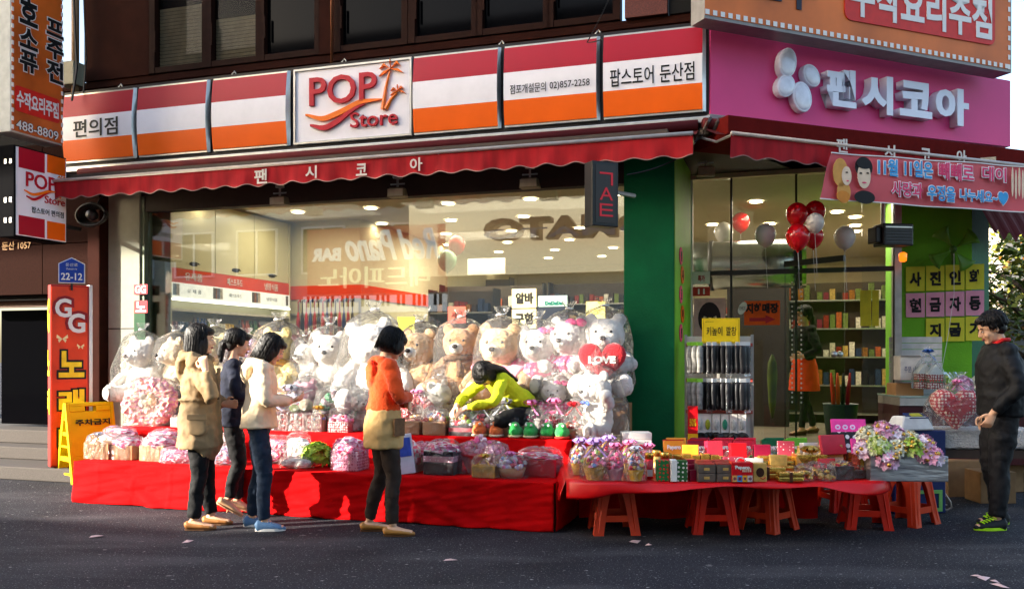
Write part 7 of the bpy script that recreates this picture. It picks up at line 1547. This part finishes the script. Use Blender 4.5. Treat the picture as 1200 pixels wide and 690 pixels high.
w = MB(); w.tube([V3(.0, -.15, 1.40), V3(.10, -.15, 1.28), V3(.17, -.10, 1.05)], .010, 6); w.build('bag_strap', mat('strap_brown', '#3a2414', .5), h.t)
for q in (-1, 1): h.shoe(q, tan, solem)
# --- woman in navy behind
navy = mat('jacket_navy', '#161b2c', .85, var=.3, bump=.2); beigeh = mat('shoe_beige', '#c9a07a', .4)
h = Human('woman in a navy jacket and heels behind the woman in the cream hoodie', Vector((-2.46, 7.78, 0)), .3, 1.64, .05, (.1, .22),
    {-1: ((.05, -.22, 1.08), (.22, -.12, 1.03), (1, .3, .0), (0, 1, 0), .8), 1: ((.05, .22, 1.08), (.22, .12, 1.03), (1, -.3, 0), (0, -1, 0), .8)},
    {-1: ((.06, -.09, .48), (-.02, -.10, .17), (0, -.55)), 1: ((.06, .09, .47), (.06, .12, .13), (0, -.3))})
h.body(); h.hair('pony'); h.trousers(blackp, .95)
h.top('jacket', navy, [(0, 1.38, .08, .06), (0, 1.33, .16, .09), (0, 1.22, .175, .12), (0, 1.06, .15, .115), (0, .92, .175, .13), (0, .80, .18, .135)], [.06, .057, .05, .044, .038])
for q in (-1, 1): h.shoe(q, beigeh, beigeh, 'heel')
# --- woman in the cream hoodie
hood = mat('hoodie_cream', '#dcc7a6', .85, var=.05, bump=.2, bsc=15); jean = mat('jeans_dark_blue', '#142538', .8, var=.25, sc=10, bump=.2, bsc=40); blue = mat('sneaker_blue', '#55789c', .6, var=.15, sc=30)
h = Human('woman in a cream hoodie and blue jeans looking down at her phone', Vector((-2.06, 7.22, 0)), .22, 1.60, .10, (.0, .50),
    {-1: ((.07, -.21, 1.09), (.27, -.10, 1.07), (1, .35, .25), (0, .3, 1), 1.0), 1: ((.07, .20, 1.09), (.27, .10, 1.07), (1, -.3, .25), (0, -.3, 1), 1.0)},
    {-1: ((.05, -.09, .46), (.05, -.10, .085), (-.1, 0)), 1: ((.0, .09, .46), (-.06, .12, .085), (-.05, 0))})
h.body(); h.hair('bob'); h.trousers(jean, .95)
def hex_(w):
    L = h.lean; w.tube([L@V3(.075, -.09, 1.35), L@V3(-.01, -.125, 1.39), L@V3(-.10, -.07, 1.385), L@V3(-.12, 0, 1.38), L@V3(-.10, .07, 1.385), L@V3(-.01, .125, 1.39), L@V3(.075, .09, 1.35)], [.024, .034, .045, .05, .045, .034, .024], 10)
    w.ell(L@V3(-.13, 0, 1.30), (.055, .105, .10)); w.tube([V3(.14*cos(k*pi/10), .178*sin(k*pi/10), .865) for k in range(21)], .018, 6)
h.top('hoodie', hood, [(0, 1.385, .07, .06), (0, 1.335, .155, .09), (0, 1.22, .175, .125), (0, 1.08, .160, .125), (0, .96, .178, .142), (0, .88, .185, .148), (0, .85, .175, .14)], [.066, .062, .056, .05, .036], -.015, hex_)
w = MB(); w.box((.38, 0, 1.14), (.13, .07, .012), R=Matrix.Rotation(-.35, 3, 'Y')); w.build('phone', white, h.t, bevel=.003)
for q in (-1, 1):
    o, M = h.shoe(q, blue, white, 'sneaker'); w = MB(); w.M = M
    for k in range(4): w.tube([V3(.03+k*.022, -.022, -.008-k*.007), V3(.03+k*.022, .022, -.008-k*.007)], .004, 5)
    put('laces', w.mesh('laces', white), o)['kind'] = 'stuff'
# --- woman in the orange sweater
org = mat('sweater_orange', '#d9480c', .9, var=.06, bump=.45, bsc=55, sheen=.2); apr = mat('apron_beige', '#b8955f', .8, var=.06, bump=.15, bsc=12); aprb = mat('apron_pocket_brown', '#6b4c30', .8, var=.2, sc=30); brt = mat('trousers_brown', '#2c2018', .8, var=.2, bump=.2)
h = Human('shop woman in an orange sweater and beige apron with folded arms', Vector((-1.02, 7.04, 0)), .32, 1.64, .06, (.12, .42),
    {-1: ((.08, -.235, 1.10), (.215, -.03, 1.08), (.1, 1, .1), (-1, 0, -.3), .5), 1: ((.08, .225, 1.10), (.20, .04, 1.02), (.1, -1, -.1), (-1, 0, 0), .5)},
    {-1: ((.06, -.10, .47), (.05, -.13, .085), (-.25, 0)), 1: ((.0, .10, .47), (-.09, .13, .085), (-.15, 0))})
h.body(); h.hair('fringe'); h.trousers(brt, .93)
def oex(w):
    L = h.lean; w.tube([L@V3(.05, -.10, 1.37), L@V3(-.05, -.10, 1.385), L@V3(-.10, 0, 1.385), L@V3(-.05, .10, 1.385), L@V3(.05, .10, 1.37)], [.018, .028, .034, .028, .018], 10); w.ell(L@V3(-.125, 0, 1.27), (.035, .105, .12)); w.tube([V3(.125*cos(k*pi/10), .165*sin(k*pi/10), .995) for k in range(21)], .012, 6)
h.top('sweater', org, [(0, 1.385, .07, .06), (0, 1.34, .16, .09), (0, 1.23, .18, .125), (0, 1.10, .165, .122), (0, 1.0, .172, .13), (0, .975, .16, .12)], [.066, .062, .054, .047, .036], -.01, oex)
w = MB(); P, R_ = smooth_path([V3(0, 0, 1.0), V3(0, 0, .92), V3(0, 0, .80), V3(0, 0, .70), V3(0, 0, .685)], [(.172, .128), (.185, .145), (.20, .155), (.205, .16), (.18, .135)], 3); w.tube(P, R_, 22, ref=(0, 1, 0)); put('apron', bake(w, 'apron', apr, .011, 2, [(.014, .05), (.03, .14)], dec=.6), h.t)
w = MB(); w.box((.092, -.183, .86), (.11, .014, .14), R=Matrix.Rotation(.56, 3, 'Z')); w.build('apron_pocket', aprb, h.t, bevel=.003)
for q in (-1, 1): h.shoe(q, mat('flats_ochre', '#b07a3a', .4, coat=.2), solem)
# --- woman in lime, bending over the toys
lim = mat('sweater_lime', '#c6cf1e', .9, var=.06, bump=.4, bsc=55)
h = Human('woman in a lime green sweater bending over the gifts with long black hair', Vector((.10, 8.36, .03)), pi+.55, 1.60, .86, (0, .35),
    {-1: ((.48, -.30, 1.02), (.66, -.13, .94), (.6, .3, -.5), (0, .4, -1), .7), 1: ((.50, .30, 1.00), (.70, .12, .94), (.6, -.3, -.5), (0, -.4, -1), .7)},
    {-1: ((.36, -.13, .80), (-.04, -.12, .80), (0, 0)), 1: ((.36, .13, .80), (-.04, .12, .80), (0, 0))})
h.Mh = Matrix.Translation(h.lean@V3(-.01, 0, 1.42)) @ Matrix.Rotation(radians(88), 4, 'Y') @ Matrix.Rotation(-.5, 4, 'X') @ Matrix.Translation((.025, 0, .115))
h.body(); h.hair('back'); h.trousers(blackp, .95)
h.top('sweater', lim, [(0, 1.385, .07, .06), (0, 1.34, .155, .09), (0, 1.23, .172, .12), (0, 1.08, .155, .115), (0, .96, .16, .12), (0, .88, .14, .1)], [.062, .058, .050, .044, .034])
# --- woman in the doorway
orsk = mat('skirt_orange', '#ee4a14', .8, var=.05, bump=.2); blk_k = mat('knit_black', '#121114', .9, bump=.3); brs = mat('shoe_brown', '#5a2c20', .4, coat=.3)
h = Human('woman in a black jacket and orange skirt standing inside the entrance', Vector((3.72, 11.3, ZF)), pi+.25, 1.64, .0, (.0, .05),
    {-1: ((-.10, -.26, 1.12), (.02, -.17, .98), (1, .3, -.2), (0, 1, 0), .9), 1: ((-.02, .26, 1.08), (.10, .14, 1.0), (1, -.3, 0), (0, -1, 0), .6)},
    {-1: ((-.06, -.08, .47), (-.20, -.10, .09), (0, 0)), 1: ((.06, .08, .47), (.10, .10, .085), (0, 0))})
h.body(); h.hair('pony'); h.trousers(blk_k, .8)
h.top('jacket', blk_k, [(0, 1.385, .08, .06), (0, 1.34, .16, .09), (0, 1.23, .175, .12), (0, 1.08, .155, .115), (0, .98, .17, .125), (0, .93, .16, .12)], [.066, .062, .054, .047, .04])
w = MB(); w.tube([V3(0, 0, 1.02), V3(0, 0, .9), V3(0, 0, .72), V3(0, 0, .56)], [(.155, .12), (.18, .145), (.205, .17), (.22, .185)], 22, ref=(0, 1, 0)); put('skirt', bake(w, 'skirt', orsk, .012, 2, [(.02, .1)], dec=.6), h.t)
for q in (-1, 1): h.shoe(q, brs, brs)
for q in (-1, 1): w = MB(); w.M = h.Mh; w.tube([V3(.092, q*.03+.019*cos(k*pi/8), -.004+.016*sin(k*pi/8)) for k in range(17)], .0025, 5); w.build('glasses_rim', eyeb, h.t)
# --- man at the right
jk = mat('jacket_black', '#08090c', .7, var=.25, bump=.35, bsc=9, spec=.35); trk = mat('track_trousers_black', '#0d0d10', .7, var=.2, bump=.2)
h = Human('young man in a black jacket with a red collar looking down at the right edge', Vector((4.02, 7.30, 0)), pi-.12, 1.78, .04, (.05, .38),
    {-1: ((-.06, -.23, 1.08), (.04, -.21, .84), (.15, .1, -1), (0, 1, 0), .7), 1: ((-.02, .25, 1.07), (.13, .19, .88), (.4, -.1, -1), (0, -1, 0), .8)},
    {-1: ((.03, -.10, .47), (-.04, -.12, .085), (.1, 0)), 1: ((.05, .10, .47), (.08, .13, .085), (.15, 0))})
h.body(); h.hair('male'); h.trousers(trk, 1.12)
h.top('jacket', jk, [(0, 1.40, .08, .07), (0, 1.35, .18, .11), (0, 1.23, .21, .16), (0, 1.06, .20, .165), (0, .94, .20, .165), (0, .86, .195, .16), (0, .84, .16, .12)], [.074, .070, .060, .054, .044])
w = MB(); L = h.lean; w.tube([L@V3(.045, 0, 1.375)]+[L@V3(-.01+.062*cos(k*pi/8), .062*sin(k*pi/8), 1.425-.04*max(0, cos(k*pi/8))) for k in range(17)], .016, 8); w.build('red_collar', mat('collar_red', '#c01a1c', .8), h.t, True)
neon = mat('neon_green', '#b5ee1c', .5)
for q in (-1, 1):
    o, M = h.shoe(q, mat('sneaker_black', '#17181a', .6), neon, 'sneaker'); w = MB(); w.M = M
    for k in range(5): w.tube([V3(.02+k*.022, -.028, .004-k*.008), V3(.032+k*.022, .0, .012-k*.008), V3(.02+k*.022, .028, .004-k*.008)], .0055, 5)
    w.tube([V3(.03, -.03, .01), V3(.05, -.055, .035), V3(.02, -.06, .045), V3(.02, -.03, .015)], .004, 5)
    put('laces', w.mesh('laces', neon), o)['kind'] = 'stuff'
# the blue and white leaflet tucked by the apron
t = thing('leaflet_bag', 'blue and white paper bag standing beside the apron', 'paper bag', dep(477, 538, 7.62), .1); t.location.z = zL+.01
MB().bx(-.075, .075, 0, .03, 0, .34).build('bag', mat('leaflet_white', '#cfd3e0', .5), t, bevel=.003); MB().bx(-.06, .06, -.004, 0, .15, .31).build('picture', mat('leaflet_blue', '#3a52b0', .5, var=.4, sc=12), t); t.rotation_euler.y = -.12
